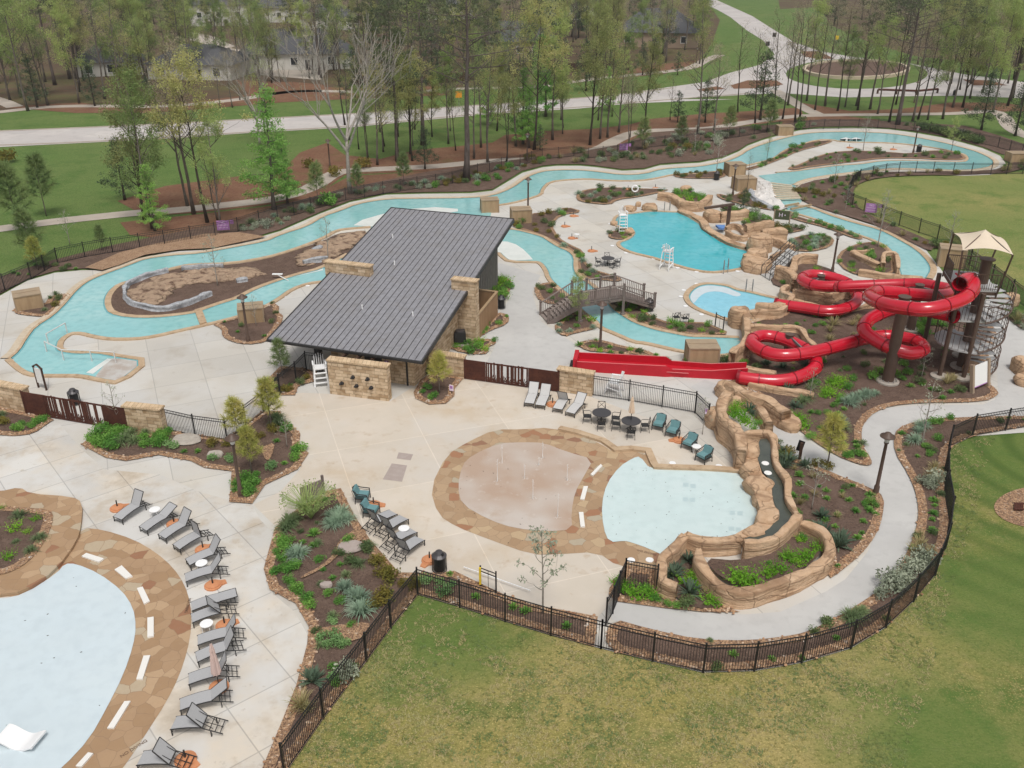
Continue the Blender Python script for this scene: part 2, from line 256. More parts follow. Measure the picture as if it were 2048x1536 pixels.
# ---------- mesh building ----------
def link(o,parent=None):
    sc.collection.objects.link(o)
    if parent: o.parent=parent
    return o
def _ico(sub):
    bm=bmesh.new(); bmesh.ops.create_icosphere(bm,subdivisions=sub,radius=1)
    r=([v.co.copy() for v in bm.verts],[[v.index for v in f.verts] for f in bm.faces]); bm.free(); return r
ICO={k:_ico(k) for k in (1,2,3)}
class MB:
    def __init__(s): s.v=[];s.f=[];s.m=[]
    def add(s,vs,fs,mi=0):
        n=len(s.v); s.v+=[tuple(q) for q in vs]; s.f+=[[i+n for i in q] for q in fs]; s.m+=[mi]*len(fs); return s
    def box(s,c,d,rz=0,mi=0,top=1.0):
        x,y,z=(k/2 for k in d); ca,sa=math.cos(rz),math.sin(rz); vs=[]
        for sz in (-1,1):
            t=top if sz>0 else 1
            for sx,sy in ((-1,-1),(1,-1),(1,1),(-1,1)):
                a,b=sx*x*t,sy*y*t; vs.append((c[0]+a*ca-b*sa,c[1]+a*sa+b*ca,c[2]+sz*z))
        return s.add(vs,[(3,2,1,0),(4,5,6,7),(0,1,5,4),(1,2,6,5),(2,3,7,6),(3,0,4,7)],mi)
    def bar(s,a,b,w_,h=None,mi=0,up=(0,0,1)):
        a=Vector(a);b=Vector(b);d=b-a
        if d.length<1e-6: return s
        d.normalize(); u=Vector(up)
        if abs(d.dot(u))>.98: u=Vector((0,1,0))
        x=d.cross(u).normalized(); y=x.cross(d).normalized(); h=h or w_
        vs=[p+x*(i*w_/2)+y*(j*h/2) for p in (a,b) for i,j in ((-1,-1),(1,-1),(1,1),(-1,1))]
        return s.add(vs,[(3,2,1,0),(4,5,6,7),(0,1,5,4),(1,2,6,5),(2,3,7,6),(3,0,4,7)],mi)
    def tube(s,path,r,n=8,mi=0,cap=True,a0=0,a1=2*PI):
        P=[Vector(p) for p in path]; k=len(P); rs=r if isinstance(r,(list,tuple)) else [r]*k
        full=abs(a1-a0-2*PI)<1e-4; m=n if full else n+1
        x=None; vs=[]
        for i,p in enumerate(P):
            t=(P[min(i+1,k-1)]-P[max(i-1,0)]).normalized()
            if x is None: x=t.cross(Vector((0,0,1)) if abs(t.z)<.95 else Vector((0,1,0))).normalized()
            if not full: x=t.cross(Vector((0,0,1))).normalized()
            else: x=(x-t*x.dot(t)).normalized()
            y=t.cross(x)
            for j in range(m):
                an=a0+(a1-a0)*j/n; vs.append(p+(x*math.cos(an)+y*math.sin(an))*rs[i])
        fs=[]
        for i in range(k-1):
            for j in range(n):
                q=(j+1)%m; fs.append((i*m+j,i*m+q,(i+1)*m+q,(i+1)*m+j))
        if cap and full: fs.append(tuple(range(n-1,-1,-1))); fs.append(tuple((k-1)*m+j for j in range(n)))
        return s.add(vs,fs,mi)
    def lathe(s,prof,n=14,c=(0,0,0),mi=0,a1=2*PI):
        vs=[];k=len(prof); full=abs(a1-2*PI)<1e-4; m=n if full else n+1
        for r_,z in prof:
            for j in range(m): an=a1*j/n; vs.append((c[0]+r_*math.cos(an),c[1]+r_*math.sin(an),c[2]+z))
        fs=[(i*m+j,i*m+(j+1)%m,(i+1)*m+(j+1)%m,(i+1)*m+j) for i in range(k-1) for j in range(n)]
        if full and prof[-1][0]>0: fs.append(tuple((k-1)*m+j for j in range(n)))
        return s.add(vs,fs,mi)
    def prism(s,poly,z0,z1,mi=0,mit=None):
        n=len(poly); P=[(p[0],p[1]) for p in poly]
        if sum(P[i][0]*P[(i+1)%n][1]-P[(i+1)%n][0]*P[i][1] for i in range(n))<0: P.reverse()
        vs=[(x,y,z0) for x,y in P]+[(x,y,z1) for x,y in P]
        s.add(vs,[(i,(i+1)%n,n+(i+1)%n,n+i) for i in range(n)],mi)
        s.sheet([(x,y,z1) for x,y in P],mi if mit is None else mit); return s
    def sheet(s,poly,mi=0):
        P=[Vector(p) for p in poly]; tr=tessellate_polygon([P]); fs=[]
        for t in tr:
            a,b,c=(P[i] for i in t)
            nz=(b-a).cross(c-a).z
            fs.append(t if nz>=0 else t[::-1])
        return s.add(P,fs,mi)
    def blob(s,c,r,seed=0,amp=.25,sub=2,mi=0,fr=1.0,flat=None):
        V,F=ICO[sub]; vs=[]; r=r if isinstance(r,(tuple,list)) else (r,r,r)
        for v in V:
            k=1+amp*noise.noise(v*fr+Vector((seed*7.3,seed*3.1,seed)))*1.6
            q=Vector((v.x*r[0]*k,v.y*r[1]*k,v.z*r[2]*k))
            if flat is not None: q.z=min(q.z,flat+.05*noise.noise(q*2))
            vs.append((q.x+c[0],q.y+c[1],q.z+c[2]))
        return s.add(vs,F,mi)
    def ribbon(s,path,o0,o1,z0,z1,closed=False,mi=0,jit=0,sides=True,zb=0.0):
        L=offset(path,o0,closed); Q=offset(path,o1,closed); n=len(L); rnd=random.Random(n)
        a=[(p[0],p[1],z0+rnd.uniform(-jit,jit)) for p in L]; b=[(p[0],p[1],z1+rnd.uniform(-jit,jit)) for p in Q]
        vs=a+b; rg=range(n if closed else n-1); fs=[]
        up=(o1>o0)
        for i in rg:
            j=(i+1)%n; q=(i,j,n+j,n+i); fs.append(q if up else q[::-1])
        if sides:
            vs+= [(p[0],p[1],zb) for p in a]+[(p[0],p[1],zb) for p in b]
            for i in rg:
                j=(i+1)%n
                for q in ((2*n+i,2*n+j,j,i),(n+i,n+j,3*n+j,3*n+i)): fs.append(q if up else q[::-1])
        return s.add(vs,fs,mi)
    def build(s,name,mats,parent=None,smooth=False,uv=False,loc=None,rz=0):
        return link(mesh_obj(name,s.mesh(name,mats,smooth,uv),loc,rz),parent)
    def mesh(s,name,mats,smooth=False,uv=False):
        me=bpy.data.meshes.new(name); me.from_pydata(s.v,[],s.f)
        for k in ([mats] if isinstance(mats,str) else mats): me.materials.append(MATS[k])
        if any(s.m): me.polygons.foreach_set('material_index',s.m)
        if smooth: me.polygons.foreach_set('use_smooth',[True]*len(s.f))
        if uv:
            l=me.uv_layers.new(); me.update()
            for p in me.polygons:
                nn=p.normal; t=Vector((-nn.y,nn.x,0))
                flat=abs(nn.z)>.7 or t.length<1e-4
                if not flat: t.normalize()
                for li in p.loop_indices:
                    co=me.vertices[me.loops[li].vertex_index].co
                    l.data[li].uv=(co.x,co.y) if flat else (co.dot(t),co.z)
        me.update(); return me
def mesh_obj(name,me,loc=None,rz=0):
    o=bpy.data.objects.new(name,me)
    if loc is not None: o.location=loc
    o.rotation_euler=(0,0,rz); return o
def offset(path,o,closed=False,lim=1.8):
    P=[Vector((p[0],p[1])) for p in path]; n=len(P); out=[]
    if abs(o)<1e-9: return [(p.x,p.y) for p in P]
    for i in range(n):
        a=P[i-1] if (closed or i>0) else None; b=P[(i+1)%n] if (closed or i<n-1) else None
        d1=(P[i]-a).normalized() if a is not None else None; d2=(b-P[i]).normalized() if b is not None else None
        d1=d1 if d1 is not None else d2; d2=d2 if d2 is not None else d1
        n1=Vector((-d1.y,d1.x)); n2=Vector((-d2.y,d2.x)); m=n1+n2
        if m.length<1e-3: m=n1
        m.normalize(); k=min(1/max(m.dot(n1),.3),lim); q=P[i]+m*o*k; out.append((q.x,q.y))
    return out
def chaikin(P,closed=False,it=1):
    P=[Vector(p) for p in P]
    for _ in range(it):
        out=[] if closed else [P[0]]; n=len(P)
        for i in range(n if closed else n-1):
            a,b=P[i],P[(i+1)%n]; out+=[a*.75+b*.25,a*.25+b*.75]
        if not closed: out.append(P[-1])
        P=out
    return P
def spline(P,step=.3,closed=False):
    P=[Vector(p) for p in P]; n=len(P); out=[]
    for i in range(n if closed else n-1):
        p0=P[(i-1)%n] if closed or i>0 else P[0]; p1=P[i]; p2=P[(i+1)%n]; p3=P[(i+2)%n] if closed or i<n-2 else P[-1]
        k=max(1,int((p2-p1).length/step))
        for j in range(k):
            t=j/k; out.append(.5*((2*p1)+(p2-p0)*t+(2*p0-5*p1+4*p2-p3)*t*t+(3*p1-p0-3*p2+p3)*t**3))
    if not closed: out.append(P[-1])
    return out
def resamp(P,step):
    P=[Vector(p) for p in P]; out=[P[0]]
    for a,b in zip(P,P[1:]):
        k=max(1,round((b-a).length/step)); out+=[a.lerp(b,j/k) for j in range(1,k+1)]
    return out
def inside(p,poly):
    x,y=p[0],p[1]; c=False; n=len(poly)
    for i in range(n):
        x1,y1=poly[i][0],poly[i][1]; x2,y2=poly[i-1][0],poly[i-1][1]
        if (y1>y)!=(y2>y) and x<(x2-x1)*(y-y1)/(y2-y1)+x1: c=not c
    return c
def ccw(P):
    n=len(P); A=sum(P[i][0]*P[(i+1)%n][1]-P[(i+1)%n][0]*P[i][1] for i in range(n)); return P if A>0 else P[::-1]
# ---------- naming ----------
def tag(o,label,cat,group=None):
    o['label']=label; o['category']=cat
    if group: o['group']=group
    return o
def thing(name,label,cat,loc=(0,0,0),rz=0,group=None):
    o=bpy.data.objects.new(name,None); o.location=loc; o.rotation_euler=(0,0,rz); o.empty_display_size=.3; link(o)
    return tag(o,label,cat,group)
def struct(o,kind='structure'): o['kind']=kind; return o
def copy_tree(o,parent=None):
    c=o.copy(); link(c)
    if parent is not None: c.parent=parent
    for ch in o.children: copy_tree(ch,c)
    return c
# ================= ground, paving, water =================
def sheet(name,mat,P,z,kind='structure'):
    o=MB().sheet([(p[0],p[1],z) for p in P]).build(name,mat); o['kind']=kind; return o
def cop(name_mat,P,w_=.38,closed=True,top=.13,smooth=1):
    Q=ccw(chaikin(P,closed,smooth)) if closed else chaikin(P,closed,smooth)
    return Q
sheet('ground','grass',[(-1800,-60),(1800,-60),(2200,4200),(-2200,4200)],-.03)
sheet('woodland_floor','forest_floor',pts('S -900,222 0,224 110,216 240,214 330,216 480,202 590,180 700,184 810,188 920,178 1070,178 1160,163 1280,150 1330,148 1400,120 1425,85 1440,40 1420,12 1400,-20 1300,-80 900,-100 -300,-100 -1500,-60'),-.015)
sheet('forest_ground','forest_floor',pts('S 1560,18 1640,14 1660,50 1740,85 1830,112 1960,128 2048,140 2400,150 2900,60 2600,-60 1800,-90 1540,-90 1555,-10'),-.014)
sheet('road','asphalt_pale',pts('S -700,290 0,261 290,249 506,237 700,227 840,217 1073,202 1227,190 C 0,505 180,480 330,425 500,380 590,320 520,235 430,180 330,100 250,55 120,0 -20,-90 100,-90 250,0 460,95 570,165 700,245 850,298 1000,325 1180,350 1330,362 1500,395 1700,435 2048,480 2600,500 2600,660 2048,575 1700,560 1400,562 1000,570 640,545 450,552 0,580 A 4300,580 B 1700,605 1400,635 900,665 470,705 A 2048,745 1500,775 900,815 0,860 -2000,1010'),.0)
for q in ('S -700,292 0,262.5 290,250.5 506,238.5 700,228.5 840,218.5 1073,203.5 1227,191 1345,176','S -2000,348 0,292.5 308,277.5 513,263.5 700,253.5 840,239.5 988,225.5 1158,215.5 1261,205.5 1380,196.5 1500,187'):
    MB().ribbon(chaikin(pts(q),False,2),-.15,.15,.12,.12).build('kerb','path_concrete')['kind']='structure'
def ell(fr,cx,cy,rx,ry,n=40): return [g(fr,cx+rx*math.cos(2*PI*i/n),cy+ry*math.sin(2*PI*i/n)) for i in range(n)]
sheet('island_lawn','grass',ell('C',1070,432,415,88),.02)
for q in ('C 740,300 850,300 940,345 830,345 760,330','C 330,500 430,470 600,470 640,495 520,515 350,520','C 130,525 250,505 300,520 180,535','C 1690,465 1850,470 1950,500 1750,500'):
    sheet('median_paving','straw',pts(q),.02)
def path(name,mat,spec,w_,z=.012,sm=2):
    P=chaikin(pts(spec),False,sm); MB().ribbon(P,w_/2,-w_/2,z,z,sides=False).build(name,mat)['kind']='structure'; return P
WALK1=path('footpath','path_concrete','S -60,463 0,458 90,445 200,433 280,425 350,421 450,410 540,400 590,388 632,371 660,350 690,341 783,337 868,333 919,328 988,321 1090,318 1158,309 1205,297 1230,280 1278,261 1380,259 1433,256 1502,243 1587,232 1656,230 1792,229 1929,227 1985,220 2008,232 2018,254 2048,272 2120,290',2.6)
path('footpath','path_concrete','S -80,233 0,224 103,212 239,212 325,214 478,200 581,181 700,183 810,187 919,176 1073,176 1158,161 1278,149 1382,138 1406,122 1440,110',3.0,.01)
path('footpath','path_concrete','S 1548,180 1575,196 1603,214 1640,231',2.6,.009)
path('footpath','path_concrete','S 30,214 0,200 -60,185',3,.011)
sheet('driveway','path_concrete',pts('S 375,62 425,72 452,85 470,92 430,112 398,110 385,95 410,88 380,80'),.0)
sheet('driveway','path_concrete',pts('S 455,95 600,120 660,135 640,160 520,150 455,120'),.0)
# straw covered floor under the near trees
for k,q in enumerate(('S 235,402 330,372 480,352 530,368 565,340 600,305 655,285 690,310 760,318 830,300 920,292 985,285 1010,270 1090,262 1180,258 1255,250 1300,238 1400,228 1500,222 1600,215 1610,238 1500,250 1400,262 1280,270 1230,300 1170,312 1060,322 900,340 790,345 690,350 655,375 600,398 520,412 400,425 290,432',
    'S 240,445 400,428 540,412 600,398 650,378 700,352 800,346 920,338 920,350 700,382 560,418 440,450 330,478 260,470','S 1600,205 1700,222 1800,218 1900,205 2000,205 2048,212 2048,222 1900,226 1700,232 1610,225',
    'S 0,214 160,205 200,210 320,212 420,200 480,192 560,170 700,176 900,172 900,190 700,198 560,205 300,226 150,226','S 1230,150 1290,132 1400,120 1400,135 1300,150 1230,160','S 470,160 600,165 650,170 640,190 500,190','S 1570,235 1690,232 1760,240 1750,252 1640,250 1560,255')):
    sheet('pine_straw','straw',pts(q),.004+.0012*k)
# ---- lawns in front ----
FENCE_S=pts('S 500,1640 560,1490 640,1380 728,1268 778,1203 833,1138 918,1162 1010,1190 1103,1217 1205,1243 1310,1268 1413,1290 1517,1287 1613,1271 1713,1243 1784,1202 1840,1151 1883,1100 1903,1048 1910,995 1900,942 1900,898 1908,852 1955,830 2022,819 2120,804',1.5)
sheet('meadow','meadow',[Vector((p.x,p.y,0)) for p in FENCE_S]+[Vector((75,52,0)),Vector((80,-8,0)),Vector((-12,-8,0))],.0)
OVAL=pts('S 1712,410 1706,392 1712,372 1735,362 1780,353 1860,348 2048,343 2300,330 2700,500 2300,760 2120,640 2040,575 1985,530 1900,478 1850,478 1750,445')
sheet('oval_lawn','oval_grass',OVAL,.004)
# ---- deck ----
NB='S 210,541 262,522 345,503 410,500 480,486 560,463 640,428 700,405 772,390 850,388 940,387 985,382 1045,346 1085,335 1114,332 1160,332 1193,335 1244,342 1288,340 1320,331 1363,328 1399,326 1445,317 1478,303 1495,292 1524,281 1558,271 1600,261 1638,257 1707,256 1778,259 1830,266 1882,275 1926,286 1965,297 2000,312 2012,328'
DECK=pts('S -400,720 -60,612 0,592 55,562 110,546 164,541 '+NB+' 2005,342 1980,350 1929,352 1861,350 1792,347 1741,352 1690,358 1638,366 1612,380 1600,402 1640,413 1680,430 1720,443 1770,458 1812,476 1850,498 1875,530 1906,572 1945,588 2000,615 2048,655 2130,700 2130,860')+[Vector((p.x,p.y,0)) for p in FENCE_S[::-1][2:]]+[Vector((-9,-8,0)),Vector((-70,-8,0))]
sheet('pool_deck','concrete',DECK,.03)
PATIO=pts('S -300,860 0,873 120,850 170,905 210,940 320,950 400,985 455,1000 462,1005 505,1010 520,1040 552,1072 540,1110 535,1180 590,1225 615,1270 612,1310 560,1480 500,1640 300,1900 -400,1800')
sheet('patio','concrete_patio',PATIO,.036)
TAN=pts('E 0,1240 60,1180 170,1205 300,1190 460,1195 820,1240 960,1150 1190,1105 1260,1105 1800,1185 2000,1215 S 1330,850 1420,905 1490,945 1500,1000 1330,1140 1230,1195 1195,1237 1060,1215 935,1150 800,1148 700,1040 640,985 552,1055 507,1010 560,985 600,940 608,905 592,860 560,835 500,810')
sheet('terrace','concrete_tan',TAN,.037)
GREY=pts('S 1222,1240 1290,1264 1400,1286 1500,1288 1590,1277 1660,1256 1720,1228 1770,1178 1808,1125 1830,1050 1833,1000 1820,950 1790,910 1788,880 1805,860 1850,842 1925,838 2048,838 2150,838 2150,700 2048,655 2000,612 1950,590 1990,700 1996,780 1990,800 1965,810 1900,811 1840,812 1780,816 1745,828 1727,850 1722,878 1735,905 1741,930 1735,936 1715,932 1650,905 1600,872 1570,838 1520,806 1460,780 1410,760 1380,775 1450,815 1490,832 1530,860 1560,890 1600,920 1680,955 1735,980 1762,997 1768,1010 1762,1045 1735,1105 1690,1160 1650,1185 1560,1225 1490,1230 1400,1228 1330,1218 1230,1202')
sheet('pavement','concrete_grey',GREY,.038)
GREY2=pts('H 0,290 300,300 450,350 540,270 640,170 700,160 790,120 850,80 700,30 600,0 480,0 650,50 540,60 600,90 720,170')
sheet('pavement','concrete_grey',pts('E 1430,420 1500,560 1530,620 1440,760 1330,880 1440,905 1390,1000 1400,1090 1650,1140 1900,1000 1900,900 1830,860 1700,770 1650,600 1700,500'),.0385)
# ---- river ----
north='S 22,719 40,704 54,680 72,656 109,633 135,606 150,587 171,568 195,556 222,546 260,532 290,520 342,513 403,509 455,499 533,485 560,472 615,455 649,434 680,424 714,410 772,400 851,399 940,398 988,393 1025,378 1056,355 1083,345 1114,342 1158,342 1193,345 1244,352 1288,350 1322,340 1363,337 1399,335 1450,326 1481,313 1498,301 1526,290 1560,280 1601,270 1638,266 1707,265 1775,268 1826,275 1878,285 1922,296 1956,306 1984,320 1987,329 1973,337 1929,342 1861,340 1792,337 1741,342 1690,347 1638,354 1601,362 1584,371'
cascade='S 1519,354'
penin='S 1553,347 1587,345 1621,340 1673,333 1724,330 1765,323 1826,323 1881,325 1929,326 1938,320 1934,312 1925,308 1895,301 1874,297 1826,290 1775,286 1724,285 1683,284 1666,280 1632,280 1594,292 1567,301 1546,318 1519,325 1485,333 1450,342 1416,345 1380,349 1346,349 1312,357 1278,362 1227,362 1176,358 1135,360 1097,364 1082,379 1080,390 1056,398 1022,407 985,412'
roof_n='S 980,440 900,470 820,480 741,460'
isl='S 741,454 700,457 670,461 642,478 581,501 533,515 461,527 386,529 359,533 308,547 270,560 236,569 219,583 210,598 210,615 219,629 253,637 308,638 359,633 393,628 410,621 444,609 478,599 513,580 554,565 598,551 646,539 700,510'
south='S 700,560 646,563 615,567 581,579 554,599 520,618 478,633 410,650 359,661 308,673 270,678 222,678 191,673 164,666 140,667 118,681 113,698 120,705 154,710 191,708 239,717 290,724 239,765 205,760 164,751 120,751 75,751 51,744'
def cat(*a): return ' '.join(x if i==0 else x.split(' ',1)[1] for i,x in enumerate(a))
W1=pts(cat(north,cascade,penin,roof_n,isl,south))
sheet('river','river_water',chaikin(W1,True,1),.06)
W2n='F 60,330 130,335 250,365 340,390 400,430 480,480 560,510 605,560 600,640 620,700 680,750 760,800 870,920 930,990 1000,1040 1100,1100 1280,1160 1440,1190 1560,1215 1700,1215 1960,1225'
W2s='F 1985,1300 1880,1350 1740,1360 1600,1335 1480,1320 1350,1290 1200,1255 1100,1245 980,1190 830,1130 800,1080 680,1000 640,930 560,860 480,800 410,730 390,660 340,600 290,590 80,590 30,550 0,520'
W2=pts(W2n)+pts(W2s)+pts('S 985,500 960,470 1000,455')
sheet('river','river_water',chaikin(W2,True,1),.062)
W3r='S 1584,412 1621,417 1656,432 1707,448 1758,461 1792,478 1833,502 1856,526 1862,542 1852,558'
W3l='S 1802,556 1795,526 1780,497 1751,482 1710,468 1676,455 1638,441 1608,432 1578,424'
sheet('stream','river_water',chaikin(pts(W3r)+pts(W3l),True,1),.061)
W4=pts('F 940,255 980,210 1100,200 1240,180 1400,190 1470,190 1560,240 1640,290 1690,340 1780,390 1870,430 1980,490 2040,515 2010,570 1990,640 1920,655 1850,665 1720,678 1580,655 1420,610 1280,560 1100,520 1000,480 975,440 1040,420 1090,390 1110,355 1060,325 960,300')
W4=chaikin(W4,True,2); sheet('swimming_pool','deep_water',W4,.06)
W5=pts('F 1540,890 1555,850 1590,815 1640,788 1720,778 1860,795 1930,830 2048,850 S 1540,598 1568,602 1560,625 1515,640 1480,648 F 1960,1085 1830,1050 1680,1000 1580,950')
W5=chaikin(W5,True,2); sheet('plunge_pool','plunge_water',W5,.06)
W6=chaikin(pts('K 380,480 440,557 600,562 800,568 1000,585 1040,690 1090,850 1100,920 1020,980 915,1010 620,1015 620,1030 545,1075 430,1020 330,985 290,975 200,985 165,900 155,760 185,640 260,540 340,490'),True,1)
RING=chaikin(pts('S 860,978 893,911 934,886 989,860 1047,860 1101,856 1166,874 1200,888 1229,907 1263,902 1288,904 1302,932 1485,940 1500,960 1530,1040 1500,1090 1400,1100 1350,1125 1317,1142 1237,1135 1194,1105 1115,1110 1064,1111 975,1079 913,1055 876,1031'),True,1)
sheet('flagstone_ring','flagstone',RING,.045)
sheet('splash_pool','splash_water',W6,.062)
PAD=chaikin(pts('J 1460,110 1600,105 1720,108 1850,160 2010,205 1950,310 1900,400 1880,520 1885,615 1750,628 1550,610 1400,560 1240,470 1215,370 1240,240 1300,180'),True,1)
sheet('splash_pad','pad',PAD,.055)
W7=chaikin(pts('I -500,700 0,655 130,630 300,520 340,470 400,470 520,520 640,610 700,700 715,800 700,900 650,1050 560,1230 470,1390 330,1540 200,1640 0,1760 -500,1800'),True,1)
RINGL=chaikin(pts('I -600,760 130,640 300,510 410,360 430,280 540,290 700,340 820,410 910,490 970,580 1000,680 1005,800 985,920 940,1060 870,1200 780,1340 690,1480 600,1600 450,1760 100,1900 -600,1900'),True,1)
sheet('flagstone_ring','flagstone_worn',RINGL,.046)
sheet('wading_pool','shallow_water',W7,.063)
PLOUT=chaikin(pts('I -500,120 0,105 110,80 160,115 380,130 437,160 430,280 410,360 300,515 130,630 0,645 -500,720'),True,1)
PLIN=chaikin(pts('I -400,180 0,180 80,190 230,200 285,215 270,300 220,400 150,480 60,530 0,545 -400,580'),True,1)
MB().prism(PLOUT,.03,.22).build('flagstone_planter','flagstone_worn')['kind']='structure'
# entry ramp, beaches
sheet('entry_ramp','wet_pad',pts('D 540,770 640,640 700,640 845,655 690,770 600,757'),.068)
sheet('pool_floor_edge','pool_white',pts('D 505,722 630,640 655,645 545,730'),.069)
for k,q in enumerate(('B 80,1322 130,1290 250,1255 420,1225 560,1215 690,1225 690,1240 500,1270 300,1330 180,1328','F 0,425 60,428 130,450 190,490 240,540 270,575 90,585 30,545 -60,480','D 1200,340 1290,300 1400,272 1500,225 1620,175 1750,140 1890,108 1890,122 1760,152 1620,188 1510,238 1400,284 1290,318 1200,352')):
    sheet('beach_entry','pool_white',pts(q),.07+k*.001)
sheet('plunge_step','shallow_water',chaikin(pts('F 1545,890 1560,850 1600,815 1650,795 1720,785 1860,803 1930,838 1965,850 1975,870 1930,880 1850,850 1780,835 1700,840 1640,870 1600,920 1570,950'),True,1),.066)
# ---- copings ----
def coping(spec,side,w_=.42,closed=False,mat='coping',top=.13,sm=1,name='coping'):
    P=pts(spec) if isinstance(spec,str) else spec
    P=chaikin(P,closed,sm) if sm else P
    P=[p for p in P]
    MB().ribbon(P,0,w_*side,top,top,closed,zb=.0).build(name,mat)['kind']='structure'
coping(cat(north),1,.75,mat='coping_pale',top=.12); coping(north,1,.22,top=.135)
coping(penin,1,.40); coping(isl,1,.5); coping(cat(south,'S 22,719'),1,.42)
coping(W2n,1,.42,top=.137); coping(W2s,1,.40,top=.136); coping(W3r,1,.55,top=.134); coping(W3l,1,.4,top=.133)
coping(ccw(W4),-1,.38,True,sm=0); coping(ccw(W5),-1,.45,True,sm=0,top=.131)
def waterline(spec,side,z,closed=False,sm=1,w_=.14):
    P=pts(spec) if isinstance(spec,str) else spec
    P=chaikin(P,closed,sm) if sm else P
    MB().ribbon(P,-.02*side,-w_*side,z+.03,z,closed,sides=False).build('painted_reflection','reflection_teal')['kind']='structure'  # darker teal ribbon on the water, painting in the bank's reflection
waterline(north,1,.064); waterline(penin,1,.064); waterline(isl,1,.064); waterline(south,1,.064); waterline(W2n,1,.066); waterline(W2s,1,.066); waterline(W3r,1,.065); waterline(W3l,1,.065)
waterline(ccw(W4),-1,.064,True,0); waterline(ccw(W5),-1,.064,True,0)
for k,(x,y) in enumerate(((648,648),(690,655),(646,733),(686,736),(920,812),(965,815),(915,905),(955,910))):
    P=pts('K %d,%d %d,%d %d,%d %d,%d'%(x-16,y-12,x+16,y-12,x+16,y+12,x-16,y+12)); sheet('pool_drain','drain_grey',P,.0635+k*.0004)
coping('K -100,330 0,352 150,400 230,457 330,450 410,460 440,530 460,557 600,562 800,568 960,580',1,.42,top=.2,sm=0)
# ---- planting beds: mulch with a stone edging strip ----
BEDS={}
def bed(key,spec,edge=True,mat='mulch',sm=1,z=.085,ew=.42):
    P=ccw(chaikin(pts(spec),True,sm)); i=len(BEDS); zz=z+i*.0013
    o=sheet('planting_bed',mat,P,zz)
    BEDS[key]=P
    if edge:
        P2=resamp(P+[P[0]],.8)[:-1]
        MB().ribbon(P2,-.03,ew,zz+.012,zz+.03,True,jit=.006,sides=False).build('edging_gravel','gravel')['kind']='structure'
    return P
bed('gate_left','D -60,1080 0,1088 90,1095 200,1080 280,1020 325,995 150,955 20,930 -60,915')
bed('gate_lamp','D 480,1145 600,1050 940,1085 960,1060 1330,1115 1420,1040 1530,955 1640,950 1650,985 1755,1080 1750,1160 1805,1195 1740,1290 1550,1380 1475,1490 1345,1480 1360,1300 1200,1280 1120,1240 930,1205 740,1240 620,1220',sm=0)
bed('shower','D 1530,800 1640,690 1690,690 1790,700 1850,720 1840,775 1745,800 1725,855 1640,855 1580,840',sm=0)
bed('building_front','E 960,1190 1000,1120 1060,1085 1150,1085 1250,1105 1195,1170 1195,1210 1145,1255 1050,1260 970,1225',sm=0)
bed('center','J 530,380 450,395 400,430 280,500 150,610 115,740 85,850 120,970 270,1050 350,1190 340,1290 275,1536 170,1800 -40,2300 Z1.5 S 500,1640 560,1490 640,1380 728,1268 778,1203 833,1138 918,1162 1010,1190 1103,1217 1190,1240 Z0 S 1194,1237 1060,1212 J 1480,1000 1330,930 1195,865 1100,875 870,875 700,680 610,540',sm=0)
bed('splash_gate','K 205,1255 300,1130 480,1150 490,1260 600,1330 860,1370 960,1395 750,1393 540,1372 250,1332 200,1295',sm=0)
bed('planter_low','K 540,1180 620,1050 700,1080 720,1180 780,1260 870,1370 700,1385 600,1330 540,1240',edge=False,z=.16)
bed('planter_high','K 735,1110 960,1130 1140,1080 1300,960 1400,1000 1440,1080 1330,1180 1100,1260 1010,1280 860,1240',edge=False,z=.42)
bed('stream_east','L 430,240 500,290 620,390 750,430 880,490 960,520 1080,570 1160,620 1150,740 1120,840 1030,970 900,1080 800,1150 810,960 740,870 620,830 560,700 470,480 460,290 380,260')
bed('slide','H 300,600 500,595 580,500 760,545 1050,530 1300,500 1500,500 1640,440 1720,560 1850,640 1880,720 1810,830 1790,900 1810,1000 1885,1060 1870,1090 1800,1120 1600,1130 1400,1130 1200,1150 1100,1190 1040,1250 1015,1300 1020,1400 1080,1490 1080,1530 1000,1520 850,1460 700,1360 600,1280 590,1230 480,1160 300,1040 150,1030 160,990 480,960 190,910 290,850 300,680',sm=1)
bed('path_fence','L 1440,130 1290,165 1225,220 1230,340 1320,480 1375,620 1385,760 1330,940 1230,1110 1130,1220 900,1370 700,1470 600,1500 S 1500,1286 1400,1284 1300,1263 1222,1240 Z1.5 S 1212,1246 1310,1268 1413,1290 1517,1287 1613,1271 1713,1243 1784,1202 1840,1151 1883,1100 1903,1048 1910,995 1900,942 1900,898 1908,852 1955,830 2022,819 2120,804 Z0 L 2250,110 1900,112 1680,118')
bed('river_north','S 212,538 262,519 345,500 410,497 480,483 560,460 640,425 700,402 772,387 850,385 940,384 985,379 1043,343 1085,332 1114,329 1160,329 1193,332 1244,339 1288,337 1320,328 1363,325 1399,323 1445,314 1478,300 1495,289 1524,278 1558,268 1600,258 1638,254 1707,253 1778,256 1830,263 1882,272 1926,283 1965,294 2003,309 2080,318 2080,300 2000,272 1930,252 1800,244 1650,238 1550,250 1400,258 1300,266 1240,290 1150,306 1050,318 940,331 850,345 700,376 560,411 480,441 350,466 230,490 110,520 40,541 -60,575 -60,608 0,589 55,559 110,543 164,538',edge=False,sm=0,z=.05)
sheet('woodchip_mound','woodchip',pts('D 500,115 600,130 700,100 850,40 1050,10 1250,0 A 1560,1395 1400,1370 1200,1380 900,1440 700,1490'),.22)
bed('pump_left','D 80,370 95,340 260,330 300,270 420,258 380,300 300,380 265,398 130,385')
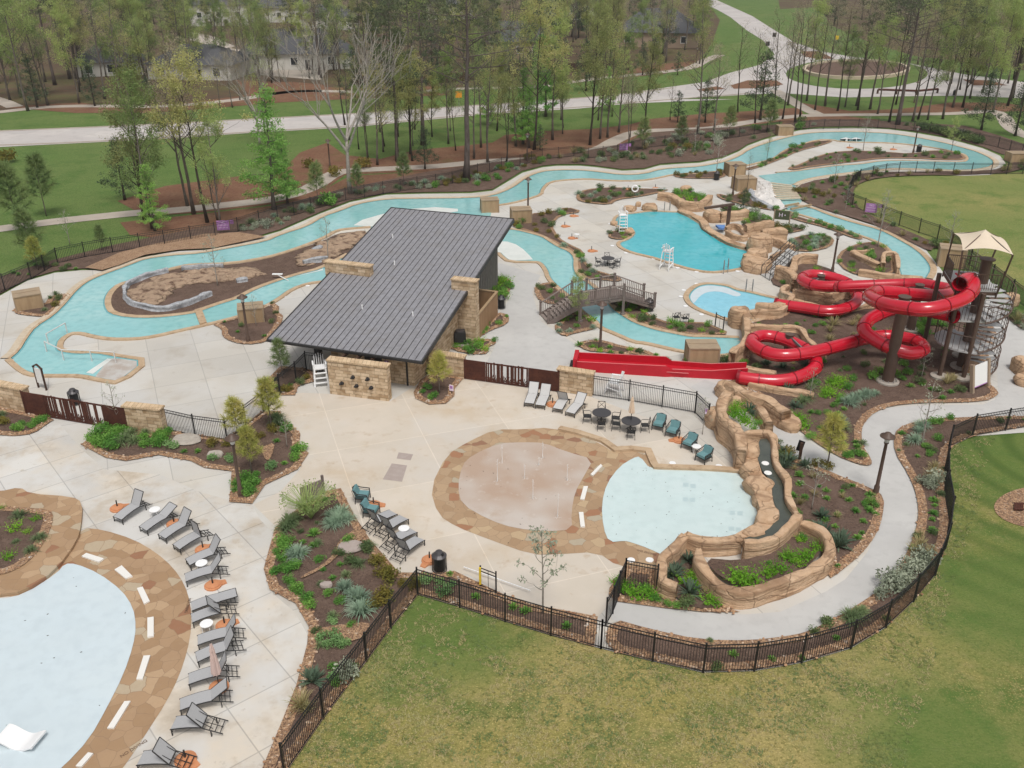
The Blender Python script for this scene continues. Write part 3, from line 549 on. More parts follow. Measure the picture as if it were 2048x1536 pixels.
bed('river_island','S 741,462 700,466 675,469 645,484 581,506 533,520 461,532 386,534 359,538 310,552 272,565 242,573 226,586 218,600 218,613 226,625 253,632 308,633 359,628 393,623 410,616 444,604 478,594 513,575 554,560 598,546 646,535 700,512',edge=False)
bed('river_lamp','D 1235,435 1380,405 1500,340 1600,315 1635,340 1625,370 1665,400 1600,500 1560,545 1440,560 1350,540 1300,510 1305,470')
bed('building_rear','E 1405,600 1440,520 1500,520 1535,545 1510,620 1480,650 1420,620')
bed('building_side','E 1330,850 1380,790 1450,720 1515,740 1510,790 1400,830 1340,870')
bed('air_conditioner','E 1180,900 1280,880 1430,880 1440,905 1390,925 1395,960 1340,970 1180,945')
bed('bridge_west','F 275,825 320,780 440,760 500,830 560,870 590,960 330,930')
bed('bridge_south','F 450,1110 600,1010 680,1010 790,1085 805,1140 620,1180 520,1210 455,1160')
bed('red_lamp','F 615,1270 740,1235 860,1245 1000,1290 1190,1320 1290,1370 1410,1430 1300,1420 1100,1345 1020,1365 830,1330 720,1330')
bed('channel_north','F 100,290 240,200 400,190 545,145 690,185 500,210 420,295 480,400 560,450 690,510 690,590 760,660 900,700 1010,740 960,760 850,745 690,735 645,680 625,560 570,490 480,455 400,410 240,345 120,315',ew=.3)
bed('channel_south','F 890,930 1000,900 1190,960 1180,1000 1250,1050 1390,1100 1640,1090 1720,1110 1900,1190 1700,1195 1560,1195 1290,1140 1110,1080 1010,1025 940,980',ew=.3)
bed('oval','F 620,85 640,20 780,-10 1000,-15 1220,0 1330,-10 1390,10 1130,65 960,85 900,130 700,110')
bed('red_box','F 1470,1420 1560,1350 1740,1372 1960,1355 1880,1450 1700,1470')
bed('peninsula_bank','C 360,1000 460,980 560,950 620,900 700,860 820,830 940,825 880,850 720,890 640,930 520,975 440,1000',ew=.3)
bed('peninsula_tip','C 655,990 740,965 850,910 1000,885 1200,890 1400,905 1530,880 1680,900 1720,940 1560,940 1400,930 1220,930 1060,950 800,980 700,1000')
bed('far_box','C 0,1020 300,1005 300,1045 160,1050 10,1045',ew=.3)
bed('lawn_fence','C 690,1130 760,1070 1000,1030 1180,1012 1500,1007 1860,1005 1960,965 2048,930 2048,1010 1650,1030 1450,1028 1200,1042 1090,1072 1045,1115 1055,1200 1150,1270 1400,1370 1540,1435 1640,1440 1660,1536 H 1900,460 2048,580 2048,680 1960,610 1890,560 1620,180 1480,140 C 1500,1480 1380,1420 1200,1330 1050,1280 900,1240 790,1200 720,1160',edge=False)
bed('stream_bank','C 560,1215 620,1235 760,1285 850,1308 960,1348 1100,1385 1100,1410 1020,1390 900,1340 700,1290 600,1250',ew=.3)
bed('waterfall','C 245,1135 350,1160 440,1080 470,1170 600,1240 480,1220 350,1190 260,1165',ew=.3)
bed('stream_island','H 865,190 970,130 1100,110 1180,150 1220,210 1235,330 1000,330 880,270',ew=.3)
bed('stairs_top','C 660,1420 720,1390 850,1370 940,1400 920,1450 800,1480 680,1470',ew=.3)
bed('rock_north','O 310,180 440,140 560,145 760,240 700,290 500,250',edge=False,z=.3)
bed('rock_mid','O 880,400 1050,320 1150,360 1340,400 1460,540 1250,570 1100,540 1200,470 1180,400',edge=False,z=.2)
bed('green_sign','O 1390,580 1540,500 1640,540 1780,540 1840,570 1600,610 1480,620',ew=.25)
bed('slide_top','H 430,370 500,300 600,250 780,260 940,360 1000,420 990,540 700,470 560,420',edge=False)
bed('pool_islet','F 890,370 900,350 1040,330 1100,350 1060,395 980,415 890,400',ew=.25)
bed('flag_planter','I -400,180 0,180 80,190 230,200 285,215 270,300 220,400 150,480 60,530 0,545 -400,580',z=.2)
sheet('gravel_patch','gravel',ell('S',2100,1015,112,44),.03)
for q in ('J 300,900 420,840 500,760 520,690 650,600 690,650 640,700 560,720 500,800 400,870 300,915','J 350,1220 480,1190 640,1170 720,1180 640,1290 480,1250','J 60,150 150,110 130,200 100,230'):
    sheet('edging_gravel','gravel',chaikin(pts(q),True,1),.17)
for q in ('D 770,260 960,165 1060,150 1040,210 960,230 900,330 800,300','D 1050,150 1200,125 1500,120 1500,160 1300,180 1100,200','E 280,430 420,330 560,270 640,250 620,300 520,370 420,420 330,450'):
    P_=chaikin(pts(q),True,2); dm=MB(); dr=random.Random(len(q)); xs=[p.x for p in P_]; ys=[p.y for p in P_]
    for _ in range(400):
        x,y=dr.uniform(min(xs),max(xs)),dr.uniform(min(ys),max(ys))
        if inside((x,y),P_): dm.blob((x,y,.12),(dr.uniform(.3,1.1),dr.uniform(.3,.9),dr.uniform(.05,.22)),dr.random()*50,.5,2)
    o=dm.build('bare_dirt','dirt',smooth=True); o['kind']='stuff'
# loose edging stones
rnd=random.Random(5); pb=MB()
V1,_ICO0=ICO[1]
for key in ('gate_left','gate_lamp','shower','building_front','center','splash_gate','stream_east','slide','path_fence','river_lamp','air_conditioner','building_side','bridge_west','bridge_south','flag_planter','pump_left','red_lamp'):
    P=BEDS[key]; Q=resamp(P+[P[0]],.22); L=offset(Q[:-1],1.0,True)
    for a,b in zip(Q,L):
        if not(-20<px_of((a.x,a.y,0))[0]<2068) or a.y>75: continue
        for _ in range(2):
            t=rnd.uniform(.0,.42); x=a.x+(b[0]-a.x)*t+rnd.uniform(-.1,.1); y=a.y+(b[1]-a.y)*t+rnd.uniform(-.1,.1); r_=rnd.uniform(.035,.085)
            zb={'planter_high':.4,'flag_planter':.25}.get(key,.12); sx,sy=r_*rnd.uniform(.8,1.3),r_*rnd.uniform(.8,1.3); an=rnd.uniform(0,3); ca,sa=math.cos(an),math.sin(an)
            pb.add([(x+v.x*sx*ca-v.y*sy*sa,y+v.x*sx*sa+v.y*sy*ca,zb+v.z*r_*.6) for v in V1],_ICO0,0)
o=pb.build('edging_stones','pebble'); o['kind']='stuff'
# flush white benches and small paving inserts
for k,q in enumerate(('I 430,435 455,418 547,447 520,465','I 603,505 640,483 697,540 660,552','I 720,603 750,595 787,670 757,685','I 775,758 808,753 808,855 775,860','I 755,958 790,955 750,1080 717,1080','I 655,1197 687,1195 600,1337 565,1337','I 465,1465 492,1470 430,1540 400,1536','K 150,530 160,540 105,598 90,590','K 50,660 76,660 55,738 30,735','K 22,812 48,812 58,897 32,897')):
    P=pts(q); o=MB().prism(P,.03,.12).build('paving_slab','paver_white'); o['kind']='structure'
for q in ('J 870,163 955,175 940,210 858,200','J 830,228 920,240 890,336 777,322'):
    sheet('drain_panel','grey_pad',pts(q),.042)

# ---------- the air: thin even haze ----------
hz=bpy.data.materials.new('haze'); hz.use_nodes=True; hn=hz.node_tree
for n_ in list(hn.nodes):
    if n_.type=='BSDF_PRINCIPLED': hn.nodes.remove(n_)
pv=hn.nodes.new("ShaderNodeVolumePrincipled"); pv.inputs['Color'].default_value=(.93,.94,.96,1); pv.inputs['Density'].default_value=.0002; pv.inputs['Anisotropy'].default_value=.2
hn.links.new(pv.outputs[0],hn.nodes['Material Output'].inputs['Volume']); MATS['haze']=hz
ho=MB().box((0,1900,15),(5000,4700,34)).build('haze','haze'); ho['kind']='stuff'

# drifting leaves on the pools
dm=MB(); dr=random.Random(9)
for P_,n,z in ((W6,60,.068),(W7,22,.069),(PAD,16,.06),(RING,60,.05)):
    xs=[p.x for p in P_]; ys=[p.y for p in P_]; k=0
    while k<n:
        x,y=dr.uniform(max(min(xs),-30),max(xs)),dr.uniform(max(min(ys),24),max(ys))
        if inside((x,y),P_):
            k+=1; r_=dr.uniform(.02,.06); a=dr.uniform(0,6.28); u=Vector((math.cos(a)*r_,math.sin(a)*r_,.004)); v=Vector((-u.y*.5,u.x*.5,.003)); c_=Vector((x,y,z)); dm.add([c_-u,c_+v,c_+u,c_-v],[(0,3,2,1)])
o=dm.build('fallen_leaves','bark_dark'); o['kind']='stuff'

# weeds and longer tufts in the front meadow
for mat_,sd,n,thr in (('leaf_shrub',3,3000,.12),('leaf_straw',4,6000,-.05),('leaf_tuft_green',5,2400,.05)):
    tm=MB(); dr=random.Random(sd); k=0; MP=[Vector((p.x,p.y,0)) for p in FENCE_S]+[Vector((60,52,0)),Vector((60,16,0)),Vector((-12,16,0))]
    while k<n:
        y=dr.uniform(19,52); x=dr.uniform(-10,.62*y)
        if noise.noise(Vector((x*.45+sd*9,y*.45,sd)))+.5*noise.noise(Vector((x*1.7,y*1.7,sd)))<thr or not inside((x,y),MP): continue
        k+=1
        for _ in range(4):
            a=dr.uniform(0,6.28); l=dr.uniform(.05,.12); u=Vector((math.cos(a),math.sin(a),0)); v=Vector((-u.y,u.x,0))*dr.uniform(.008,.02); b=Vector((x+dr.uniform(-.07,.07),y+dr.uniform(-.07,.07),.0)); e=b+u*l*.9+Vector((0,0,l*.45))
            tm.add([b-v,b+v,e+v*.4,e-v*.4],[(0,1,2,3)])
    o=tm.build('meadow_weeds',mat_); o['kind']='stuff'
# ================= restroom building =================
FL=g('E',105,870,2.75); FRr=g('E',1005,1000,2.75)
ux=Vector((FRr.x-FL.x,FRr.y-FL.y,0)); RW=ux.length; ux.normalize(); vy=Vector((-ux.y,ux.x,0)); BRZ=math.atan2(ux.y,ux.x)
RL=22.6; RZ0,RZ1=2.75,6.0
def loc(p): d=Vector((p.x-FL.x,p.y-FL.y,0)); return d.dot(ux),d.dot(vy)
bld=thing('bathhouse','long restroom building with sloped dark standing seam metal roof and tan stone walls','building',(FL.x,FL.y,0),BRZ)
_bl,_br=loc(g('E',835,98,RZ1)),loc(g('E',1535,178,RZ1)); RL=(_bl[1]+_br[1])/2; KX=((_bl[0]+_br[0]-RW)/2)/RL   # slight skew of the roof in plan
def rz(y): return RZ0+(RZ1-RZ0)*y/RL
m=MB(); t=.22
S_=KX*RL; m.add([(0,0,RZ0),(RW,0,RZ0),(RW+S_,RL,RZ1),(S_,RL,RZ1)]+[(0,0,RZ0-t),(RW,0,RZ0-t),(RW+S_,RL,RZ1-t),(S_,RL,RZ1-t)],[(0,1,2,3),(7,6,5,4),(0,4,5,1),(1,5,6,2),(2,6,7,3),(3,7,4,0)])
roof=m.build('roof','roof_metal',bld)
m=MB(); n=24
for i in range(n+1):
    x=min(max(i*RW/n,.03),RW-.03); m.bar((x,.0,RZ0+.02),(x+S_,RL,RZ1+.02),.022,.05)
m.build('standing_seam','seam_metal',roof)
m=MB(); m.box((RW/2,-.08,RZ0-.1),(RW+.1,.14,.16)); m.box((RW/2+S_,RL+.04,RZ1-.1),(RW+.1,.08,.3))
for x in (-.04,RW+.04): m.bar((x,0,RZ0-.12),(x+S_,RL,RZ1-.12),.06,.28)
m.build('gutter','dark_metal',bld)
for q in ('E 835,280','E 846,437','E 657,696','E 953,737'):
    p=pts(q,4.8)[0]; x,y=loc(p); 
    for _ in range(6): p=pts(q,rz(y))[0]; x,y=loc(p)
    MB().lathe([(.05,-.1),(.05,.32),(.0,.33)],8,(x,y,rz(y))).build('vent_pipe','white_plastic',roof)
# walls: (x0,x1,y0,y1,h0..) prisms in roof frame
cx,cy=loc(g('E',965,1150)); RX=cx
lx=RX-7.6; FY=cy
def wallbox(name,mat,x0,x1,y0,y1,z0,z1,par=bld,uv=True):
    return MB().box(((x0+x1)/2,(y0+y1)/2,(z0+z1)/2),(x1-x0,y1-y0,z1-z0)).build(name,mat,par,uv=uv)
def slope_wall(name,mat,x0,x1,y0,y1,par=bld,z0=0,drop=.25):
    m=MB(); a,b=rz(y0)-drop,rz(y1)-drop
    m.add([(x0,y0,z0),(x1,y0,z0),(x1,y1,z0),(x0,y1,z0),(x0,y0,a),(x1,y0,a),(x1,y1,b),(x0,y1,b)],[(0,1,5,4),(1,2,6,5),(2,3,7,6),(3,0,4,7),(4,5,6,7)])
    return m.build(name,mat,par,uv=True)
fx,fy=11.5,9.55; fx0,fy0=loc(g('E',1165,560,4.9))
wl=slope_wall('wall','stone',lx+3.2,RX,FY,fy-.05)
slope_wall('wall','siding',RX-6.5,9.03,fy+.65,21.7)
m=MB()
for k in range(28):
    y=fy+.9+k*(21.5-fy-.9)/27; m.box((9.05,y,(rz(y)-.3)/2),(.05,.06,rz(y)-.3))
m.build('batten','siding',bld)
slope_wall('wall','stone',lx+.4,lx+3.0,FY+1.6,fy)
m=MB(); m.box((lx+3.1,FY+1.5,1.1),(1.3,.1,2.2)); m.build('doorway','door_dark',bld)
m=MB(); m.box((lx+4.6,FY-.02,1.25),(1.3,.06,2.2)); m.build('doorway','door_dark',bld)
sg=MB().box((lx+5.6,FY-.04,1.5),(.25,.04,.3)).build('restroom_sign','purple',bld)
m=MB(); m.box((lx+5.6,FY-.065,1.52),(.05,.01,.15)); m.box((lx+5.6,FY-.065,1.63),(.06,.01,.06)); m.build('figure_mark','text_pink',sg)
# clerestory strip of siding above stone on the right wall
slope_wall('wall_panel','siding',RX-.3,RX+.02,FY+3.6,fy-1.2,z0=2.4)
MB().box((RX+.03,fy-1.9,2.9),(.06,.9,1.0)).build('window','window',bld)
for x in (RX-.5,): MB().box((x,FY-.06,1.38),(.1,.1,2.75)).build('downspout','dark_metal',bld)
# tall stone fins piercing the roof
def fin(x0,x1,y0,y1,z0,z1):
    f=wallbox('stone_fin','stone',x0,x1,y0,y1,z0,z1)
    m=MB().box(((x0+x1)/2,(y0+y1)/2,z1+.05),(x1-x0+.12,y1-y0+.12,.1)); m.build('cap','stone_cap',f,uv=True); return f
FZ=rz(fy)+.75
fa,_=loc(g('E',1168,525,FZ)); fb,_=loc(g('E',1320,525,FZ))
fin(9.7,11.6,fy,fy+.65,0,4.85)
la,ly=loc(g('E',438,470,5.9)); lb,_=loc(g('E',715,470,5.9))
for _ in range(6): la,ly=loc(g('E',440,475,rz(ly)+.05)); lb,_=loc(g('E',717,500,rz(ly)+.0))
fin(la,lb,ly,ly+.6,0,rz(ly)+.75)
# shower wall standing in front
sw=thing('shower_wall','freestanding stone shower wall with black shower heads in front of the restroom building','wall')
P=pts('E 470,1195 812,1240'); d=(P[1]-P[0]).normalized(); nn=Vector((-d.y,d.x,0)); W_=[P[0],P[1],P[1]+nn*.55,P[0]+nn*.55]
MB().prism(W_,0,2.45).build('wall_body','stone',sw,uv=True)
C_=[W_[0]-d*.06-nn*.06,W_[1]+d*.06-nn*.06,W_[2]+d*.06+nn*.06,W_[3]-d*.06+nn*.06]
MB().prism(C_,2.452,2.56).build('cap','stone_cap',sw,uv=True)
for q in ((535,1130),(605,1095),(627,1145),(690,1105),(709,1155)):
    a=0;L=(P[1]-P[0]).length
    px_,py_=500+q[0]/2.9257,380+q[1]/2.9257
    best=min(((px_of(P[0]+d*(L*i/40)+Vector((0,0,j*.05)))[0]-px_)**2+(px_of(P[0]+d*(L*i/40)+Vector((0,0,j*.05)))[1]-py_)**2,i,j) for i in range(41) for j in range(10,50))
    o=P[0]+d*(L*best[1]/40)+Vector((0,0,best[2]*.05)); m=MB()
    m.blob(o-nn*.03,(.14,.14,.14),1,.02,2); m.tube([o,o-nn*.16+Vector((0,0,.12)),o-nn*.3+Vector((0,0,.02))],[.05,.05,.09],8)
    m.build('shower_head','black_metal',sw,smooth=True)
for q in (520,615,708):
    a=g('E',q,1000,2.35); m=MB(); m.bar(a,a+vy*2.6+Vector((0,0,.2)),.14,.22); m.build('timber_beam','wood_beam',sw)
# cedar screen at the building's right side
scr=thing('cedar_screen','tall cedar fence enclosure beside the stone fin of the restroom building','fence')
O_=Vector((FL.x,FL.y,0)); a0,b0,c0=(O_+ux*q[0]+vy*q[1] for q in ((11.5,10.22),(11.2,15.5),(9.12,15.55)))
m=MB(); m.ribbon([a0,b0,c0],0,.12,2.0,2.0,zb=0); m.build('board_panel','cedar',scr)
m=MB(); m.ribbon([a0,b0,c0],-.04,.16,2.08,2.08,zb=2.005); m.build('top_rail','box_wood',scr)
# ================= stone walls with rusted steel gates =================
def stone_wall(label,P,h,th=.5):
    w_=thing('stone_wall',label,'wall'); d=(P[1]-P[0]).normalized(); n=Vector((-d.y,d.x,0))
    Q=[P[0],P[1],P[1]+n*th,P[0]+n*th]; MB().prism(Q,0,h).build('wall_body','stone',w_,uv=True)
    C=[Q[0]-d*.05-n*.07,Q[1]+d*.05-n*.07,Q[2]+d*.05+n*.07,Q[3]-d*.05+n*.07]; MB().prism(C,h+.002,h+.11).build('cap','stone_cap',w_,uv=True); return w_
stone_wall('low stone wall at the left edge of the photo, left of the rusted steel gate',pts('D -60,915 165,962'),1.7)
stone_wall('low stone wall between the rusted left gate and the black picket fence',pts('D 745,1062 960,1085'),1.7)
stone_wall('low stone wall joined to the restroom building, left of the rusted gate',pts('E 1050,1080 1250,1112'),1.6)
stone_wall('low stone wall right of the rusted gate, behind the grey loungers',pts('E 1795,1180 2000,1212'),1.6)
def cut_gate(label,P,segs,h=1.45):
    gt=thing('steel_gate',label,'gate'); d=(P[1]-P[0]); L=d.length; d.normalize(); rz_=math.atan2(d.y,d.x)
    gt.location=(P[0].x,P[0].y,0); gt.rotation_euler=(0,0,rz_); rn=random.Random(3)
    for k,(a,b,cut) in enumerate(segs):
        a*=L;b*=L
        m=MB()
        if not cut: m.box(((a+b)/2,0,h/2+.08),(b-a-.04,.06,h))
        else:
            m.box(((a+b)/2,0,h+.02),(b-a-.04,.06,.1)); m.box(((a+b)/2,0,.13),(b-a-.04,.06,.1))
            for x in (a+.06,b-.06): m.box((x,0,h/2+.08),(.1,.06,h))
            x=a+.16
            while x<b-.2:
                w_=rn.uniform(.05,.2)
                if rn.random()<.75: m.box((x+w_/2,0,h/2+.08+rn.uniform(0,.1)),(w_,.05,h-.1)); 
                x+=w_+rn.uniform(.03,.11)
            for j in range(2):   # cut-out yucca: fan of blades along the bottom
                xc=a+(b-a)*(.3+.4*j)
                for an in (-60,-35,-12,12,35,60): m.bar((xc,0.01,.16),(xc+math.sin(R(an))*.45,0.01,.16+math.cos(R(an))*.5),.035,.05)
        pn=m.build('gate_panel','rust',gt)
    for x in (0,L): MB().box((x,0,h/2+.1),(.12,.12,h+.2)).build('post','rust',gt)
    return gt
cut_gate('rusted steel gate with cut out plant pattern near the left edge of the photo',pts('D 160,962 750,1062'),[(0,.22,0),(.22,.42,1),(.42,.6,1),(.6,.8,1),(.8,1,0)],1.55)
cut_gate('rusted steel gate with cut out plant pattern right of the restroom building',pts('E 1228,1105 1802,1185'),[(0,.27,0),(.27,.4,1),(.4,.54,1),(.54,.7,1),(.7,1,0)])
# ================= picket fences =================
def fence(label,P,h=1.5,step=.115,pw=.019,panel=2.4,postmat='black_metal'):
    f=thing('picket_fence',label,'fence'); P=resamp([Vector((p[0],p[1],0)) for p in P],panel)
    for p in P: MB().box((p.x,p.y,h/2+.05),(.075,.075,h+.1)).build('post',postmat,f)
    for a,b in zip(P,P[1:]):
        m=MB(); d=b-a; L=d.length; d.normalize(); rz_=math.atan2(d.y,d.x); mid=(a+b)/2
        for z in (.12,h-.2,h-.02): m.box((mid.x,mid.y,z),(L-.08,.035,.035),rz_)
        k=max(2,int(L/step))
        for i in range(1,k):
            q=a+d*(L*i/k); x,y=q.x,q.y; r_=pw/2
            c,s_=math.cos(rz_)*r_,math.sin(rz_)*r_
            pts4=[(x-c+s_,y-s_-c),(x+c+s_,y+s_-c),(x+c-s_,y+s_+c),(x-c-s_,y-s_+c)]
            m.add([(u,v,.06) for u,v in pts4]+[(u,v,h-.02) for u,v in pts4],[(0,1,5,4),(1,2,6,5),(2,3,7,6),(3,0,4,7)])
        m.build('picket_panel',postmat,f)
    return f
fence('black picket fence along the meadow from the front left corner to the lower gate',FENCE_S[1:10])
fence('curved black picket fence between the grey walkway and the meadow lawn at lower right',FENCE_S[9:])
fence('black picket fence from the left stone wall back to the shower wall',[p for p in pts('D 960,1052 1145,1095 1330,1120 1545,955 1640,852 1735,775 1795,712 1890,720')])
fence('black picket fence behind the dark patio tables and teal armchairs',pts('K 98,122 315,155 508,190 700,225 775,300'))
fence('black picket fence on the north side of the lazy river below the woods',pts('Z1.5 S -60,578 2,549 55,527 109,497 164,485 220,476 275,468 325,462 378,453 427,446 473,436 516,422 553,413 586,405 620,395 690,376 765,364 800,359 834,354 871,349 904,344 955,328 979,323 1003,316 1040,310 1085,297 1117,295 1148,292 1177,296 1235,290 1290,276 1330,272 1374,268 1430,262 1480,255 1510,250 1560,242 1620,240 1680,239 1758,238 1830,243 1895,252 1960,266 2000,275 2048,288 2100,300'),step=.15,pw=.024,panel=2.8)
fence('black picket fence around the oval lawn at upper right',pts('Z1.5 S 2120,322 2050,325 1986,326 1947,326 1910,326 1870,325 1835,324 1801,325 1774,328 1748,332 1722,339 1706,352 1700,366 1697,380 1708,388 1732,397 1766,410 1803,424 1843,438 1880,450 1905,462 1945,500 1990,530 2030,560 2070,590'),step=.14,pw=.022,panel=2.6)
fence('short black picket fence beside the planter rockwork at the lower gate',pts('K 290,1235 475,1270'))
fence('black picket gate leaf at the start of the grey walkway',pts('K 180,1470 220,1400 255,1310 290,1235'))
fence('small black railing by the two metal chairs at the plunge pool',pts('F 1760,1130 1825,1165'),h=1.2,step=3)
fence('small black railing with yellow post beside the black litter bin in the front bed',pts('J 1350,950 1440,985'),h=1.15,step=3)
# ================= wooden bridge =================
br=thing('footbridge','brown timber footbridge with railings arching over the lazy river','bridge')
def gz(s,z): return pts(s,z)
A_=gz('F 330,1025 395,1100',0); B_=gz('F 590,862 665,935',1.55); Cc=gz('F 930,800 1010,885',1.55); D_=gz('F 1170,920 1260,940',.35)
# deck edges left (far) and right (near)
far=[A_[0],gz('F 588,858',1.6)[0],gz('F 935,795',1.6)[0],gz('F 1175,880',.75)[0]]
near=[A_[1],gz('F 662,940',1.5)[0],gz('F 1013,885',1.5)[0],gz('F 1265,955',.5)[0]]
m=MB()
for i in (1,2):
    a,b,c,d_=far[i],far[i+1],near[i+1],near[i]; t=Vector((0,0,.22))
    m.add([a,b,c,d_,a-t,b-t,c-t,d_-t],[(3,2,1,0),(4,5,6,7),(0,1,5,4),(1,2,6,5),(2,3,7,6),(3,0,4,7)])
m.build('deck','bridge_wood',br)
for k in range(9):
    t=(k+.5)/9; a=far[0].lerp(far[1],t); b=near[0].lerp(near[1],t); m=MB(); d=(far[1]-far[0]); d.z=0; d.normalize()
    m.bar(a,b,.36,.07); m.build('stair_tread','bridge_rail',br)
for L in (far,near):
    m=MB(); m.bar(L[0]+Vector((0,0,.0)),L[1]-Vector((0,0,.1)),.08,.34); m.build('stringer','bridge_wood',br)
    rn=[]
    for i in range(3):
        a,b=L[i],L[i+1]; h=Vector((0,0,1.05)); m=MB(); m.bar(a+h,b+h,.14,.06); m.build('handrail','bridge_rail',br)
        m=MB(); m.bar(a+Vector((0,0,.12)),b+Vector((0,0,.12)),.06,.08); k=max(4,int((b-a).length/.16))
        for j in range(1,k):
            p=a.lerp(b,j/k); m.box((p.x,p.y,p.z+.56),(.045,.045,.92))
        m.build('baluster_panel','bridge_wood',br)
    for i in range(3):
        a,b=L[i],L[i+1]; k=3 if i==1 else 1
        for j in range(k+(i==2)):
            p=a.lerp(b,j/k); m=MB(); m.box((p.x,p.y,p.z+.55),(.17,.17,1.2)); m.box((p.x,p.y,p.z+1.18),(.22,.22,.07)); m.build('post','bridge_wood',br)
for L,i in ((near,1),(near,2),(far,1),(far,2)):
    p=L[i]; m=MB(); m.box((p.x,p.y,p.z/2),(.2,.2,p.z)); m.lathe([(.25,0),(.22,.25),(.05,.26)],10,(p.x,p.y,0)); m.build('support_leg','bridge_wood',br)
MB().bar(D_[0]-Vector((0,0,.2)),D_[1]-Vector((0,0,.1)),.3,.3).build('landing','bridge_wood',br)
# small stone slab bridge over the left channel
P=pts('D 1140,365 1180,352 1212,435 1172,448'); o=MB().prism(P,.05,.24).build('slab_bridge','coping'); tag(o,'short stone slab crossing the left river channel by the mulch island','bridge')
# ================= equipment boxes =================
def pump_box(label,base,w_,d_,h,rz_,mat='box_wood'):
    b=thing('pump_box',label,'equipment box',(base.x,base.y,0),rz_,'tan equipment boxes')
    MB().box((0,0,h/2),(w_,d_,h)).build('box_body',mat,b)
    m=MB(); m.box((0,0,h+.04),(w_+.1,d_+.1,.08)); m.box((0,0,h+.10),(w_*.96,.04,.04)); m.build('lid','box_top',b)
    for x in (-w_/2,w_/2):
        for y in (-d_/2,d_/2): MB().box((x,y,h/2),(.1,.1,h-.01)).build('corner_trim','box_top',b)
    return b
for lab,q,w_,d_,h,rr in (('tan wooden equipment box at the far left of the photo beside the river','D 175,335',2.0,1.7,1.25,30),
 ('tan wooden equipment box beside the street lamp, left of the metal roof','D 1475,415',1.9,1.5,1.25,15),
 ('tan wooden equipment box on the small bed just above the metal roof','E 1402,125',1.9,1.5,1.4,8),
 ('tan wooden equipment box right of the metal roof ridge corner','E 1585,190',2.1,1.6,1.5,8),
 ('grey topped equipment box between the red run-out chute and the lazy river','F 1645,1425',2.1,1.6,1.5,0),
 ('tan equipment box under the tall lamp beside the plastic covered waterfall','C 352,1025',2.2,1.8,1.5,10),
 ('tan equipment box behind the lamp, left of the plastic sheeting','C 405,1110',2.4,1.8,1.5,10),
 ('tan equipment box on the far bank by the woods at the top','C 643,790',2.3,1.8,1.4,0),
 ('tan equipment box next to the slide tower canopy','M 1220,390',2.2,1.8,1.7,-20),
 ('tan equipment box at the far right end of the lazy river','C 2000,945',2.4,1.8,1.2,0)):
    pump_box(lab,pts(q)[0],w_,d_,h,R(rr))
# ================= slide tower =================
tw=thing('slide_tower','steel slide tower with spiral stairs, three metal platforms and a tan fabric canopy','tower')
C0=Vector((31.8,57.4,0)); SR=2.15
m=MB(); m.lathe([(.36,0),(.34,8.0),(.5,8.02),(.5,8.1)],16,C0); m.build('centre_pole','brown_metal',tw,smooth=False)
for x,y,h in ((29.55,55.8,6.3),(31.07,55.5,6.3),(29.9,59.6,6.3),(32.6,59.3,6.3)):
    MB().lathe([(.155,0),(.155,h)],12,(x,y,0)).build('column','brown_metal',tw)
    MB().lathe([(.6,-.02),(.6,.22),(.45,.24)],16,(x,y,0)).build('footing','footing',tw)
MB().lathe([(.75,0),(.75,.2),(.5,.22)],16,C0).build('footing','footing',tw)
TZ=(2.13,4.26,6.4)
PL=[Vector(q) for q in ((29.5,56.1),(32.0,55.75),(33.0,59.5),(30.4,60.1))]
def slab(P,z,name='platform',t=.12):
    m=MB(); n=len(P); m.add([(p[0],p[1],z) for p in P]+[(p[0],p[1],z-t) for p in P],[tuple(range(n)),tuple(range(2*n-1,n-1,-1))]+[(i,n+i,n+(i+1)%n,(i+1)%n) for i in range(n)]); return m.build(name,'tread',tw)
slab(PL,TZ[2]); slab([Vector((29.3,56.1)),Vector((31.9,55.6)),Vector((31.7,58.4)),Vector((29.6,58.6))],TZ[1])
m=MB()
for z,P in ((TZ[2],PL),):
    for i in range(4): m.bar((*P[i],z-.2),(*P[(i+1)%4],z-.2),.1,.22)
m.build('platform_frame','brown_metal',tw)
A0=R(262); A1=R(262+205)
